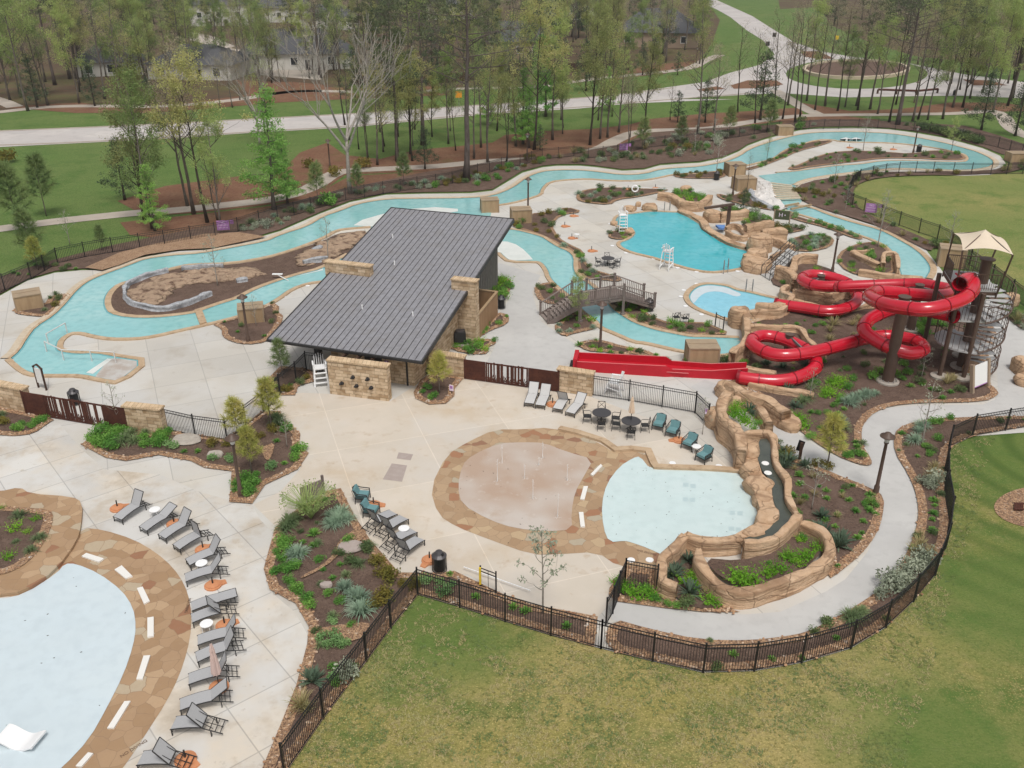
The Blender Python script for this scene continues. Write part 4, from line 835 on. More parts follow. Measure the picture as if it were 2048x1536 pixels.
for k in range(3):
    zb=TZ[k]-2.13; n=11
    for i in range(n):
        a=A0+(A1-A0)*i/n; b=A0+(A1-A0)*(i+1.05)/n; z=zb+2.13*(i+1)/n
        P=[C0+Vector((math.cos(q)*r_,math.sin(q)*r_,0)) for r_,q in ((.35,a),(SR,a),(SR,b),(.35,b))]
        m=MB(); m.add([(p.x,p.y,z) for p in P]+[(p.x,p.y,z-.05) for p in P],[(0,1,2,3),(7,6,5,4),(0,4,5,1),(1,5,6,2),(2,6,7,3)]); m.build('stair_tread','tread',tw)
    if k<2 and k==0:
        P=[C0]+[C0+Vector((math.cos(q)*SR,math.sin(q)*SR,0)) for q in [A1-2*PI+(A0+2*PI-A1)*i/10 for i in range(11)]]
        slab([Vector((p.x,p.y)) for p in P],TZ[k])
    hel=[]; rl=[]
    for i in range(25):
        t=i/24; a=A0+(A1-A0)*t; z=zb+2.13*t; hel.append(C0+Vector((math.cos(a)*SR,math.sin(a)*SR,z)))
    m=MB(); m.tube(hel,.07,6); m.build('stringer','brown_metal',tw)
    m=MB(); m.tube([p+Vector((0,0,1.08)) for p in hel],.035,6); m.tube([p+Vector((0,0,.72)) for p in hel],.018,5); m.tube([p+Vector((0,0,.4)) for p in hel],.018,5)
    for p in hel: m.bar(p,p+Vector((0,0,1.08)),.028)
    m.build('stair_railing','brown_metal',tw)
    if k<2:
        a0,a1=A1-2*PI,A0; arc=[C0+Vector((math.cos(a0+(a1-a0)*i/14)*SR,math.sin(a0+(a1-a0)*i/14)*SR,TZ[k])) for i in range(15)]
        if k==1: arc=[Vector((29.6,58.6,TZ[1])),Vector((29.3,56.1,TZ[1])),Vector((31.9,55.6,TZ[1]))]; arc=resamp(arc,.22)
        m=MB(); m.tube([p+Vector((0,0,1.08)) for p in arc],.035,6)
        for p in arc: m.bar(p,p+Vector((0,0,1.08)),.026)
        m.build('platform_railing','brown_metal',tw)
m=MB(); loop=[Vector((*p,TZ[2])) for p in (PL[0],PL[1],PL[2],PL[3])]
for a,b in ((loop[0].lerp(loop[1],.35),loop[1]),(loop[2],loop[3]),(loop[3],loop[3].lerp(loop[0],.55))):
    m.bar(a+Vector((0,0,1.1)),b+Vector((0,0,1.1)),.06); m.bar(a+Vector((0,0,.12)),b+Vector((0,0,.12)),.03)
    k=int((b-a).length/.13)
    for i in range(k+1): q=a.lerp(b,i/k); m.bar(q,q+Vector((0,0,1.1)),.022)
m.build('platform_railing','brown_metal',tw)
# canopy
CZ=9.25
cc=[Vector((30.15,59.35,CZ)),Vector((32.9,58.45,CZ)),Vector((31.85,54.7,CZ)),Vector((29.05,55.6,CZ))]
ap=(cc[0]+cc[1]+cc[2]+cc[3])/4+Vector((0,0,.95)); m=MB(); n=10
for i in range(4):
    a,b=cc[i],cc[(i+1)%4]; rows=[]
    for r_ in range(n+1):
        t=r_/n; row=[]
        for j in range(n+1):
            u=j/n; e=a.lerp(b,u); sag=4*u*(1-u)
            e=e.lerp((a+b+ap)/3,.16*sag)+Vector((0,0,.18*sag)); q=ap.lerp(e,t); q.z-=.35*t*(1-t)*2*.5; row.append(q)
        rows.append(row)
    fl=[p for r_ in rows for p in r_]; m.add(fl,[(r_*(n+1)+j,(r_+1)*(n+1)+j,(r_+1)*(n+1)+j+1,r_*(n+1)+j+1) for r_ in range(n) for j in range(n)])
m.build('canopy','canopy',tw,smooth=True)
for p,q in zip(cc,(PL[3],PL[2],PL[1],PL[0])):
    MB().bar((q[0],q[1],5.9),(p.x,p.y,p.z-.02),.09).build('canopy_post','brown_metal',tw)
    MB().bar((p.x,p.y,p.z-.06),ap-Vector((0,0,.1)),.06).build('canopy_rafter','brown_metal',tw)
m=MB(); m.box((29.75,56.5,TZ[2]+.75),(.1,1.3,.1)); m.box((29.6,56.9,TZ[1]+.35),(1.4,.08,.7)); m.build('start_gate','red_flat',tw)
# ================= slides =================
ZA=[('M',1330,600,7.1),('M',1400,550,7.1),('M',1450,540,7.05),('M',1478,640,6.7),('M',1350,780,6.55),('M',1000,880,6.35),('M',750,870,6.15),('M',500,825,5.8),('M',330,745,5.35),('M',400,690,5.0),('M',560,690,4.8),('M',800,715,4.5),('M',1050,730,4.2),('M',1200,715,4.0),('M',1230,670,3.8),('M',1060,630,3.6),('M',880,600,3.4),('M',660,605,3.1),('M',0,630,2.5),('N',1470,405,2.2),('N',1100,400,1.9),('N',920,335,1.7),('N',980,278,1.6),('N',1150,285,1.5),('N',1370,345,1.4),('N',1500,440,1.2),('N',1530,550,1.0),('N',1420,640,.8),('N',1200,680,.7),('N',900,640,.6),('N',610,600,.5)]
ZB=[('M',1270,960,4.7),('M',1000,900,4.2),('M',760,870,3.8),('M',560,890,3.45),('M',320,1000,3.1),('M',270,1110,2.9),('M',360,1200,2.7),('M',560,1310,2.5),('M',800,1370,2.3),('M',930,1320,2.2),('M',850,1240,2.1),('M',700,1200,2.0),('M',500,1180,1.9),('M',250,1215,1.8),('M',0,1285,1.7),('N',1050,1130,1.6),('N',700,1175,1.5),('N',480,1125,1.4),('N',350,1030,1.35),('N',420,965,1.3),('N',560,960,1.25),('N',780,1020,1.2),('N',1000,1140,1.05),('N',1065,1230,.95),('N',1040,1330,.75),('N',850,1425,.6),('N',600,1462,.5),('N',350,1440,.5),('N',190,1415,.5)]
def slide(label,Z,r_=.46):
    s_=thing('water_slide',label,'water slide'); ctrl=[g(f,x,y,z) for f,x,y,z in Z]; P=spline(ctrl,.28); P=resamp(chaikin(P,False,1),.3)
    MB().tube(P,r_,18,cap=False).build('tube','red_slide',s_,smooth=True)
    m=None; d=0; nx=1.6
    for i in range(2,len(P)-2):
        d+=(P[i]-P[i-1]).length
        if d>=nx:
            t=(P[i+1]-P[i-1]).normalized(); MB().tube([P[i]-t*.035,P[i]+t*.035],r_+.035,18).build('flange','red_dark',s_,smooth=False); nx+=2.4
    m=MB()     # lengthwise seams along both flanks of the tube
    for sd in (-1,1):
        q=[]
        for i in range(len(P)):
            t=(P[min(i+1,len(P)-1)]-P[max(i-1,0)]); t.z=0; t.normalize(); q.append(P[i]+Vector((t.y,-t.x,0))*sd*(r_+.0)+Vector((0,0,-.06)))
        m.tube(q,.028,5)
    m.build('seam_rib','red_slide',s_)
    MB().tube([P[0],P[0]+(P[1]-P[0]).normalized()*.12],r_+.06,18,cap=False).build('entry_collar','red_dark',s_)
    MB().tube([P[-1]-(P[-1]-P[-2]).normalized()*.2,P[-1]],r_+.08,18,cap=False).build('exit_collar','red_dark',s_)
    return s_,P
sA,PA=slide('red tube slide from the top platform, looping left to the small plunge pool',ZA)
sB,PB=slide('red tube slide from the middle platform, curling down into the long open red chute',ZB)
def column(label,x,y,h,r_,arms,group='brown slide support columns'):
    c=thing('slide_column',label,'column',(x,y,0),0,group); MB().lathe([(r_*1.1,0),(r_,h),(r_*1.15,h+.005),(r_*1.15,h+.06),(0,h+.07)],18).build('shaft','brown_metal',c)
    MB().lathe([(r_*2.1,-.02),(r_*2.1,.2),(r_*1.9,.26),(r_*1.3,.24)],20).build('footing','footing',c)
    for i in range(10):
        a=2*PI*i/10; MB().box((math.cos(a)*r_*1.5,math.sin(a)*r_*1.5,.3),(.05,.05,.14)).build('anchor_bolt','grey_metal',c)
    for p in arms: MB().bar((0,0,min(h-.15,p[2]+.5)),(p[0]-x,p[1]-y,p[2]-.35),.11,.14).build('support_arm','grey_metal',c)
    return c
def near(P,x,y,zmin,zmax,n=3):
    L=sorted((p for p in P if zmin<p.z<zmax),key=lambda p:(p.x-x)**2+(p.y-y)**2); out=[]
    for p in L:
        if all((p-q).length>1.9 for q in out): out.append(p)
        if len(out)==n: break
    return out
for lab,q,h,r_,(P,a,b) in (('thick brown column in the middle of the upper slide coil','Q 525,590',6.25,.36,(PA,4.6,6.5)),
  ('brown column behind the slide coil, near the U bend','M 780,1130',3.8,.3,(PA,3,4.4)),
  ('short brown column inside the far left loop of the upper slide','N 1090,530',1.95,.3,(PA,1.2,2.2)),
  ('short brown column inside the lower left slide loop','N 742,1190',1.75,.28,(PB,1.1,1.8))):
    p=pts(q)[0]; column(lab,p.x,p.y,h,r_,near(P,p.x,p.y,a,b))
p=pts('Q 525,590')[0]
# ================= open red run-out chute =================
ch=thing('runout_chute','long open red water slide chute with straight side walls, below the lazy river','water slide')
e0=g('N',190,1415); e1=G(1152,723,.4); e1.z=0; d=(e1-e0); L=d.length; d.normalize(); n_=Vector((-d.y,d.x,0))
def trough(name,s0,s1,w0,w1,h0,h1,hin):
    m=MB(); t=.07; vs=[];
    for s_,w_,h in ((s0,w0,h0),(s1,w1,h1)):
        o=e0+d*s_
        for y,z in ((-w_/2-t,0.03),(-w_/2-t,h),(-w_/2,h),(-w_/2,.28),(w_/2,.28),(w_/2,h),(w_/2+t,h),(w_/2+t,.03)): vs.append(o+n_*y+Vector((0,0,z)))
    m.add(vs,[(i,i+8,i+9,i+1) for i in range(7)]+[tuple(range(8)),tuple(range(15,7,-1))]); return m.build(name,'red_flat',ch)
trough('trough',-.6,L*.16,.95,1.1,.95,.62,0); trough('trough',L*.16,L*.40,1.1,1.3,.62,.6,0); trough('trough',L*.40,L*.44,1.3,1.5,.6,.85,0); trough('trough',L*.44,L,1.5,1.5,.85,.75,0)
m=MB(); o=e0+d*L
m.bar(o-n_*.82+Vector((0,0,.5)),o+n_*.82+Vector((0,0,.5)),.3,.9); m.build('end_wall','red_flat',ch)
m=MB()
for y in (-.79,.79):
    for z0,z1,a,b in ((.87,.77,.44,1),(.42,.40,.3,1)): m.bar(e0+d*L*a+n_*y+Vector((0,0,z0)),e0+d*L*b+n_*y+Vector((0,0,z1)),.035,.03)
    for q in (.55,.68,.82): m.bar(e0+d*L*q+n_*y*1.02+Vector((0,0,.05)),e0+d*L*q+n_*y*1.02+Vector((0,0,.78)),.025)
    m.bar(e0-d*.5+n_*(y*.6)+Vector((0,0,.95)),e0+d*L*.16+n_*(y*.74)+Vector((0,0,.64)),.04,.03); m.bar(e0+d*L*.16+n_*(y*.74)+Vector((0,0,.64)),e0+d*L*.4+n_*(y*.88)+Vector((0,0,.62)),.04,.03)
m.build('edge_trim','pink_edge',ch)
for q,y in ((.72,-.825),(.72,.74)): o=e0+d*L*q+n_*y+Vector((0,0,.56)); MB().bar(o-d*.25,o+d*.25,.02,.1).build('notice_plate','white',ch)
MB().bar(e0+d*(L+.25)-n_*.7+Vector((0,0,.1)),e0+d*(L+.25)+n_*.7+Vector((0,0,.1)),.35,.14).build('drain_grate','dark_metal',ch)
# ================= artificial rockwork =================
def rockwall(label,spec,w_,h,seed=0,mat='rockwork',closed=False,name='rock_wall',taper=.75,jit=.12,cat='rock wall'):
    w_*=.66; jit*=.75; P=pts(spec) if isinstance(spec,str) else spec; P=resamp(spline(P,.3),.3); m=MB(); k=12; vs=[]
    prof=[(-.5,0),(-.56,.24),(-.46,.29),(-.53,.62),(-.51,.88),(-.46,.97),(-.38,1.01),(-.1,1.0),(.12,1.0),(.38,1.01),(.46,.97),(.51,.88),(.53,.62),(.46,.29),(.56,.24),(.5,0)]; k=len(prof)
    N=len(P)
    for i,p in enumerate(P):
        t=P[min(i+1,N-1)]-P[max(i-1,0)]; t.z=0; t.normalize(); s_=Vector((t.y,-t.x,0)); ef=min(1,.8+.2*min(i,N-1-i))
        hh=h*(1+.16*noise.noise(Vector((i*.13,seed*5.1,0)))+.08*noise.noise(Vector((i*.45,seed*3.1,4))))*(.8+.2*ef)
        for j,(x,z) in enumerate(prof):
            nq=noise.noise(Vector((p.x*.9,p.y*.9,z*2.2+seed)))*jit+noise.noise(Vector((p.x*2.7,p.y*2.7,z*5+seed)))*jit*.4
            q=p+s_*(x*w_*ef+nq*(1 if x>0 else -1)); q.z=hh*z+(.5*nq if z>.7 else 0); vs.append(q)
    m.add(vs,[(i*k+j,i*k+j+1,(i+1)*k+j+1,(i+1)*k+j) for i in range(N-1) for j in range(k-1)]+[tuple(range(k)),tuple((N-1)*k+j for j in range(k-1,-1,-1))])
    o=m.build(name,mat,smooth=True); return tag(o,label,cat)
rockwall('short curved tan rock wall left of the front planter, beside the small black fence','K 590,1315 510,1285 500,1200 505,1140 560,1095 635,1015',.75,.85,1)
rockwall('straight tan rock wall along the front edge of the splash pool','K 640,1010 720,1045 840,1050 965,1040',.7,.95,2)
rockwall('tan rock trough wall at the lower end of the dark stream','K 975,1085 1060,1085 1150,1060 1230,990 1300,915',.6,1.15,3)
rockwall('tall tan rock wall along the east side of the dark stream','K 1300,920 1235,800 1230,700 1165,590 1150,430 1080,405 985,405',.55,.95,4)
rockwall('long curving tan rock wall round the front planter by the grey walkway','K 715,1100 720,1180 780,1270 880,1345 1010,1350 1200,1290 1350,1225 1465,1150 1470,1050 1420,985 1315,935',.75,.95,5)
rockwall('high tan rock wall sweeping down from the upper planter to the splash pool','K 960,570 955,490 920,430 870,390 845,330 850,270 890,215',1.0,1.55,6)
rockwall('tan rock wall around the back of the upper planter by the ramp','K 890,215 960,190 1030,205 1075,260 1130,345',.8,.9,7)
rockwall('long tan rock wall with dark handrail beside the ramp','d 330,480 480,570 640,650 830,710 960,800 1080,880',1.1,1.25,8)
rockwall('low tan rock kerb between the red slide and the ramp planting','d 620,350 850,410 1100,450 1450,510',.7,.5,9)
rockwall('tall tan rock wall between the small lagoon end and the slide bed','N 235,790 275,900 280,1050 265,1180 150,1270 115,1330',.8,1.3,10)
rockwall('tan rock kerb behind the lower left slide loop','N 300,915 550,915 860,930 960,1050 1090,1180 1165,1225',.6,.6,11)
rockwall('low tan rock strip behind the red slide exit','N 130,1350 300,1370 450,1395 620,1415',.8,.45,12)
rockwall('tan rock wall along the right bank of the small plunge pool','N 310,770 480,765 650,760 720,690 790,590 700,560 690,510 750,480',.7,.75,13)
rockwall('short tan rock ledge in the plunge pool below the slide exit','N 390,690 480,705 600,705 700,690',.9,.8,14)
rockwall('tan rock kerb under the last bend of the upper slide','N 800,620 1000,660 1150,700 1300,725',.6,.6,15)
rockwall('thin tan rock edging curving under the slide coil','N 1110,745 1300,725 1500,690 1680,625',.4,.35,16)
rockwall('tan rock wall inside the upper slide loop beside its column','N 800,545 900,565 1050,585 1200,610 1330,560 1450,560',.6,1.0,17)
rockwall('tan rock wall beside the concrete steps near the plunge pool','N 620,320 720,360 800,420 820,470',1.1,1.3,18)
rockwall('tan rock wall rising along the right side of the concrete steps','N 790,330 810,260 830,180 920,150 1080,160',.9,.9,19)
rockwall('tan rock basin wall above the plunge pool','N 820,420 900,420 960,445 940,490 860,500',.55,.9,20)
rockwall('wide tan rock wall north of the deep pool beside the pool ladder','O 200,220 330,240 430,290 470,330',1.3,.9,21)
rockwall('tan arched rock wall on the north corner of the deep pool','O 440,330 560,350 660,350 720,320 775,260',1.0,1.1,22)
rockwall('long low tan rock ledge along the deep edge of the swimming pool','O 440,360 560,410 690,480 740,560 860,640 1000,720 1190,780',1.3,.4,23)
rockwall('tan rock wall behind the pole with the cantilever beam','O 880,475 1000,460 1190,440',1.1,1.1,24)
rockwall('tan rock wall in front of the mid planter by the green sign','O 1160,640 1300,620 1460,590',1.0,1.3,25)
rockwall('thick tan rock wall above the holed boulder','O 1340,680 1480,675 1620,670',1.2,1.2,26)
rockwall('tan rock wall dropping toward the top of the steps','O 1430,720 1540,750 1620,790 1700,825',.9,.9,27)
rockwall('tan rock wall along the left side of the concrete steps','O 1450,925 1560,880 1700,830',.6,.7,28)
rockwall('curved tan rock rim near the blue mat','O 950,580 1040,550 1130,590 1170,680 1050,670 960,620',.6,.6,29)
rockwall('tan rock root shape in the stream island bed','H 960,195 1030,235 1130,285',.9,.6,30)
rockwall('tan rock inlet walls at the edge of the upper stream','H 1150,290 1155,230 1200,220 1235,235 1245,320',.6,.8,31)
rockwall('long low tan rock ridge below the stream island bed','H 1000,320 1100,335 1250,355 1400,365',.9,.6,32)
rockwall('narrow tan rock rim on the right of the rock basin','H 965,185 1040,190 1090,175',.5,.45,33)
def boulder(label,spec,r_,seed,h=None,amp=.22,sink=.35,name='boulder'):
    p=pts(spec)[0]; h=h or r_*.8
    V,F=ICO[3]; vs=[]; rr=random.Random(seed); r_*=.72; h*=.85
    cuts=[(Vector((math.cos(q),math.sin(q),rr.uniform(-.1,.35))).normalized(),rr.uniform(.68,.95)) for q in [rr.uniform(0,6.28) for _ in range(7)]]
    for v in V:
        q=v.copy()
        for n_,d_ in cuts:
            e=q.dot(n_)-d_
            if e>0: q-=n_*e*.85
        q.z=min(q.z,.55+.07*noise.noise(v*1.5+Vector((seed,0,0))))
        zz=q.z+1; st=math.floor(zz*3.2+.3*noise.noise(v*.9+Vector((seed,2,1))))
        k=1+(.05 if st%2 else -.04)+.08*noise.noise(v*2.3+Vector((seed,5,3)))
        vs.append((q.x*r_*k,q.y*r_*.85*k,max(-.1,h*(.38+q.z*.9)/.88)))
    o=MB().add(vs,F).build(name,'rockwork',smooth=True,loc=(p.x,p.y,0),rz=seed)
    return tag(o,label,'boulder')
for lab,q,r_,h in (('large tan boulder step at the upper end of the dark stream','K 1020,505',1.05,1.35),('tan boulder step second from the top of the dark stream','K 1022,600',.95,1.0),
 ('long tan boulder midway down the splash pool edge','K 1075,690',1.3,.9),('flat tan boulder below the middle of the stream edge','K 1095,765',1.0,.8),('rounded tan boulder near the lower end of the stream edge','K 1122,885',1.2,1.0),('tan boulder block at the lowest corner of the splash pool','K 1040,975',1.0,.9),
 ('tan boulder with a hollow on the edge of the deep pool','O 1330,790',2.0,1.9),('layered tan boulder below the holed boulder','O 1290,900',1.7,1.3),('wide layered tan boulder beside the foot of the steps','O 1300,1010',2.2,1.3),('small tan boulder at the waterline of the deep pool end','O 1210,930',1.2,1.0),
 ('blocky tan boulder left of the pole with the cantilever beam','O 790,455',1.7,1.3),('flat tan slab rock beside the pool ladder','O 115,335',1.6,.8),('flat tan rock on the pool edge above the lifeguard stand','F 1065,170',1.2,.6),('small round tan rock above the pool edge','F 1130,135',.6,.6),
 ('low tan rock on the small islet beside the lifeguard stand','F 1055,355',1.1,.55),('long tan rock on the left rim of the deep pool','F 935,285',.8,.4),('tan boulder at the left corner of the lagoon end wall','N 195,850',1.3,1.8),('tan boulder shoulder left of the upper planter','K 815,300',1.0,1.4),
 ('tan boulder at the lower end of the ramp wall','d 1130,870',1.2,.8),('tan boulder at the upper end of the ramp wall','d 340,470',1.3,1.1),('tan boulder by the foot of the slide tower sign','Q 1460,480',1.0,.9),('tan boulder on the right edge of the photo by the tower path','Q 2040,480',1.5,1.2),('tan boulder lower on the right edge of the photo','Q 2050,600',1.2,.8),
 ('tan boulder behind the slide tower stairs','M 1890,830',1.0,1.1),('tan rock under the concrete steps by the slide','N 720,330',1.3,1.1),('small tan rock on the far deck edge','O 510,115',1.2,.6)):
    boulder(lab,q,r_,len(lab)+r_*3,h)
MB().prism(chaikin(pts('K 985,430 1062,430 1068,610 1145,690 1148,800 1190,880 1110,985 990,1012 915,1012 940,980 1060,925 1085,880 1062,800 1030,690 985,570'),True,1),.03,.62).build('stream_bank','rockwork')['kind']='structure'
sheet('stream','stream_water',chaikin(pts('K 1055,435 1135,425 1145,590 1215,700 1222,800 1285,915 1140,1045 1000,1065 980,1040 985,1015 1110,985 1190,880 1145,790 1145,690 1065,590'),True,1),.66)
for q in ('K 1105,575','K 1120,632'): p=pts(q)[0]; o=MB().lathe([(.22,0),(.2,.03),(0,.04)],12,(p.x,p.y,.662)).build('stream_light','white'); tag(o,'pale round light under the dark stream water, '+('upper' if '575' in q else 'lower')+' of the two','light')
# steps, cascade, sheeting
st=thing('steps','concrete steps with thin metal handrails between the two pools','stairs')
a0,a1=pts('O 1345,1065 1440,1125'); b0,b1=pts('O 1640,850 1745,905')
for i in range(7):
    t=i/7; p=a0.lerp(b0,t);q=a1.lerp(b1,t); p2=b0;q2=b1; z0=.04+i*.11
    MB().prism([p,q,q2,p2],.03,z0+.11).build('step','concrete_grey',st)
m=MB()
for sd,(A_,B_) in enumerate(((a0,b0),(a1,b1),((a0+a1)/2,(b0+b1)/2))):
    for t in (0,.33,.66,1): p=A_.lerp(B_,t); m.bar(p,p+Vector((0,0,1.0+t*.7)),.045)
    for z in (1.0,.55): m.bar(A_+Vector((0,0,z)),B_+Vector((0,0,z+.7)),.045)
m.build('handrail','dark_metal',st)
P=pts('a 1020,90 1170,150 1290,330 1400,470 1370,520 1500,470 1560,390 1300,250 1480,215 1170,160')
sheet('cascade','river_water',pts('a 1000,80 1160,60 1480,215 1420,300 1560,400 1500,480 1380,520 1250,420 1220,300 1160,170'),.08)
for k in range(8):
    t=k/7; p0=g('a',1165+55*t,180+230*t);p1=g('a',1430+110*t,215+180*t); o=MB().bar(p0+Vector((0,0,.14+.03*k)),p1+Vector((0,0,.14+.03*k)),.4,.12).build('cascade_step','coping_pale'); tag(o,f"pale stone weir bar, {['first','second','third','fourth','fifth','sixth','seventh','eighth'][k]} from the top of the cascade",'weir bar','weir bars across the cascade')
for k,(x0,y0,x1,y1) in enumerate(((1345,460,1520,425),(1420,500,1680,445))):
    o=MB().bar(g('a',x0,y0,.35),g('a',x1,y1,.45),.22,.18).build('timber_plank','box_wood'); tag(o,'loose timber plank lying over the water, '+('upper','lower')[k]+' of the two below the cascade','plank')
m=MB(); PS=pts('a 990,130 1080,135 1160,165 1230,330 1230,420 1390,500 1270,530 1080,470 950,400 900,290'); cen=sum(PS,Vector())/len(PS)
V=[cen+Vector((0,0,.5))]; rings=7; N=len(resamp(PS+[PS[0]],.8))-1; E_=resamp(PS+[PS[0]],.8)[:-1]
for r_ in range(1,rings+1):
    for p in E_:
        q=cen.lerp(p,r_/rings); q.z=max(.12,.5*(1-(r_/rings)**2)+.35*noise.noise(Vector((q.x*.7,q.y*.7,0)))+.2*noise.noise(Vector((q.x*2,q.y*2,3)))); V.append(q)
m.add(V,[(0,1+j,1+(j+1)%N) for j in range(N)]+[(1+r_*N+j,1+(r_+1)*N+j,1+(r_+1)*N+(j+1)%N,1+r_*N+(j+1)%N) for r_ in range(rings-1) for j in range(N)])
tag(m.build('plastic_sheet','plastic_sheet',smooth=False),'crumpled white plastic sheeting draped over the waterfall rocks','plastic sheet')
rockwall('bunched grey silt fabric along the left of the plastic covered waterfall','a 900,280 930,370 1000,430 1080,480 1200,520',.7,.5,41,'geotextile',name='silt_fence',jit=.25,cat='silt fence')
rockwall('long curved roll of grey silt fabric around the mulch island in the left river','D 1240,270 1100,330 960,365 850,350 770,325 735,285 745,225 800,195 870,165 985,135',.45,.55,42,'geotextile',name='silt_fence',jit=.2,cat='silt fence')
rockwall('short roll of grey silt fabric at the north edge of the mulch island','D 1065,128 1180,118 1310,112',.45,.5,43,'geotextile',name='silt_fence',jit=.2,cat='silt fence')
rockwall('roll of grey silt fabric beside the stone fin left of the roof','D 1775,92 1850,78 1920,66',.5,.5,44,'geotextile',name='silt_fence',jit=.2,cat='silt fence')
rockwall('small crumpled grey fabric bundle on the mulch island','D 1385,195 1450,185',.8,.45,45,'geotextile',name='silt_fence',jit=.2,cat='silt fence')
rockwall('small crumpled grey fabric bundle near the upper left roof edge','E 365,365 420,350',.8,.45,46,'geotextile',name='silt_fence',jit=.2,cat='silt fence')
# ================= street lamps =================
ORD=['first','second','third','fourth','fifth','sixth','seventh','eighth','ninth','tenth','eleventh','twelfth']
_LM={}
def lamp(label,q):
    p=pts(q)[0]; L=thing('street_lamp',label,'street lamp',(p.x,p.y,0),0,'brown street lamps')
    if not _LM:
        m=MB(); m.lathe([(.16,0),(.15,.5),(.105,.6),(.085,3.15),(.13,3.2),(.13,3.26)],10); _LM['pole']=m.mesh('pole','brown_metal',True)
        m=MB(); m.lathe([(.10,3.26),(.19,3.55),(.17,3.62)],10); _LM['lamp_glass']=m.mesh('lamp_glass','lamp_glass',True)
        m=MB(); m.lathe([(.16,3.56),(.40,3.6),(.39,3.64),(.2,3.72),(.16,3.82),(.08,3.86),(0,3.88)],14); _LM['lamp_hood']=m.mesh('lamp_hood','brown_metal',True)
    for k,me in _LM.items(): link(mesh_obj(k,me),L)
    return L
for lab,q in (('brown street lamp in the corner bed by the left patio, nearest on the left','S 482,992'),('leaning brown street lamp beside the curved grey walkway at right','S 1751,988'),('brown street lamp behind the red slide loop by the stream path','S 1664,546'),('brown street lamp on the far peninsula near the top right','S 1826,307'),
 ('brown street lamp between the footbridge and the red chute','S 1200,700'),('brown street lamp in the bed left of the metal roof','S 497,685'),('brown street lamp by the boxes behind the roof','S 1056,423'),('tall brown street lamp beside the plastic covered waterfall','S 1465,393'),
 ('small far street lamp on the woodland footpath left of centre','A 1932,985'),('small far street lamp on the footpath among the tall trees','B 1095,945'),('distant street lamp by the roundabout road','C 130,370'),('distant street lamp right of the roundabout planter','C 1405,600')): lamp(lab,q)
# ================= sun loungers =================
def lounger_parts(ang,cloth):
    m=MB(); w_=.64; out=[]
    rail=[Vector((x,0,.30+.13*math.sin(min(x,1.25)/1.25*PI*.62)-(.0 if x<1.2 else (x-1.2)*.36))) for x in [i*.1 for i in range(21)]]
    fm=MB()
    for y in (-w_/2,w_/2): fm.tube([p+Vector((0,y,0)) for p in rail],.022,6)
    for x,z in ((.04,.31),(1.25,.42),(1.5,.31),(1.7,.24),(1.88,.17)): fm.bar((x,-w_/2,z),(x,w_/2,z),.028)
    fm.bar((1.25,0,.41),(1.92,0,.16),.022); fm.bar((.04,-w_/2,.13),(.04,w_/2,.13),.024)
    out.append(('frame',fm.mesh('frame','dark_metal')))
    for x,z in ((.05,.31),(1.55,.3)):
        for y in (-w_/2,w_/2): out.append(('leg',MB().bar((x,y,0),(x,y,z),.04).mesh('leg','dark_metal')))
    sm=MB(); hw=w_/2-.015; n=12; vs=[]
    for i in range(n+1):
        x=.03+1.2*i/n; z=.31+.13*math.sin(min(x,1.25)/1.25*PI*.62)
        for y in (-hw,hw): vs.append((x,y,z+.012))
    k=len(vs); sm.add(vs+[(a,b,c-.02) for a,b,c in vs],[(2*i,2*i+2,2*i+3,2*i+1) for i in range(n)]+[(k+2*i+1,k+2*i+3,k+2*i+2,k+2*i) for i in range(n)])
    out.append(('seat',sm.mesh('seat',cloth)))
    bm_=MB(); a=R(ang); b0=Vector((1.22,0,.45)); b1=b0+Vector((math.cos(a),0,math.sin(a)))*.78
    bm_.bar(b0,b1,w_-.03,.02,up=(0,0,1) if abs(math.cos(a))>.2 else (1,0,0)); out.append(('backrest',bm_.mesh('backrest',cloth)))
    fr_=MB()
    for y in (-w_/2,w_/2): fr_.bar(b0+Vector((0,y,0)),b1+Vector((0,y,0)),.032)
    fr_.bar(b1-Vector((0,w_/2,0)),b1+Vector((0,w_/2,0)),.032); mid=b0.lerp(b1,.5)
    if ang>15:
        for y in (-.2,.2): fr_.bar(mid+Vector((0,y,0)),(1.6,y,.27),.018)
    out.append(('back_frame',fr_.mesh('back_frame','dark_metal')))
    return out
_LP={}
def lounger(label,foot,rear,ang,cloth='sling',group='loungers along the wading pool'):
    f=pts(foot,0)[0]; r_=pts(rear,0)[0]; rz_=math.atan2(r_.y-f.y,r_.x-f.x); o=thing('sun_lounger',label,'sun lounger',(f.x,f.y,.04),rz_,group)
    if (ang,cloth) not in _LP: _LP[ang,cloth]=lounger_parts(ang,cloth)
    for nme,me in _LP[ang,cloth]: link(mesh_obj(nme,me),o)
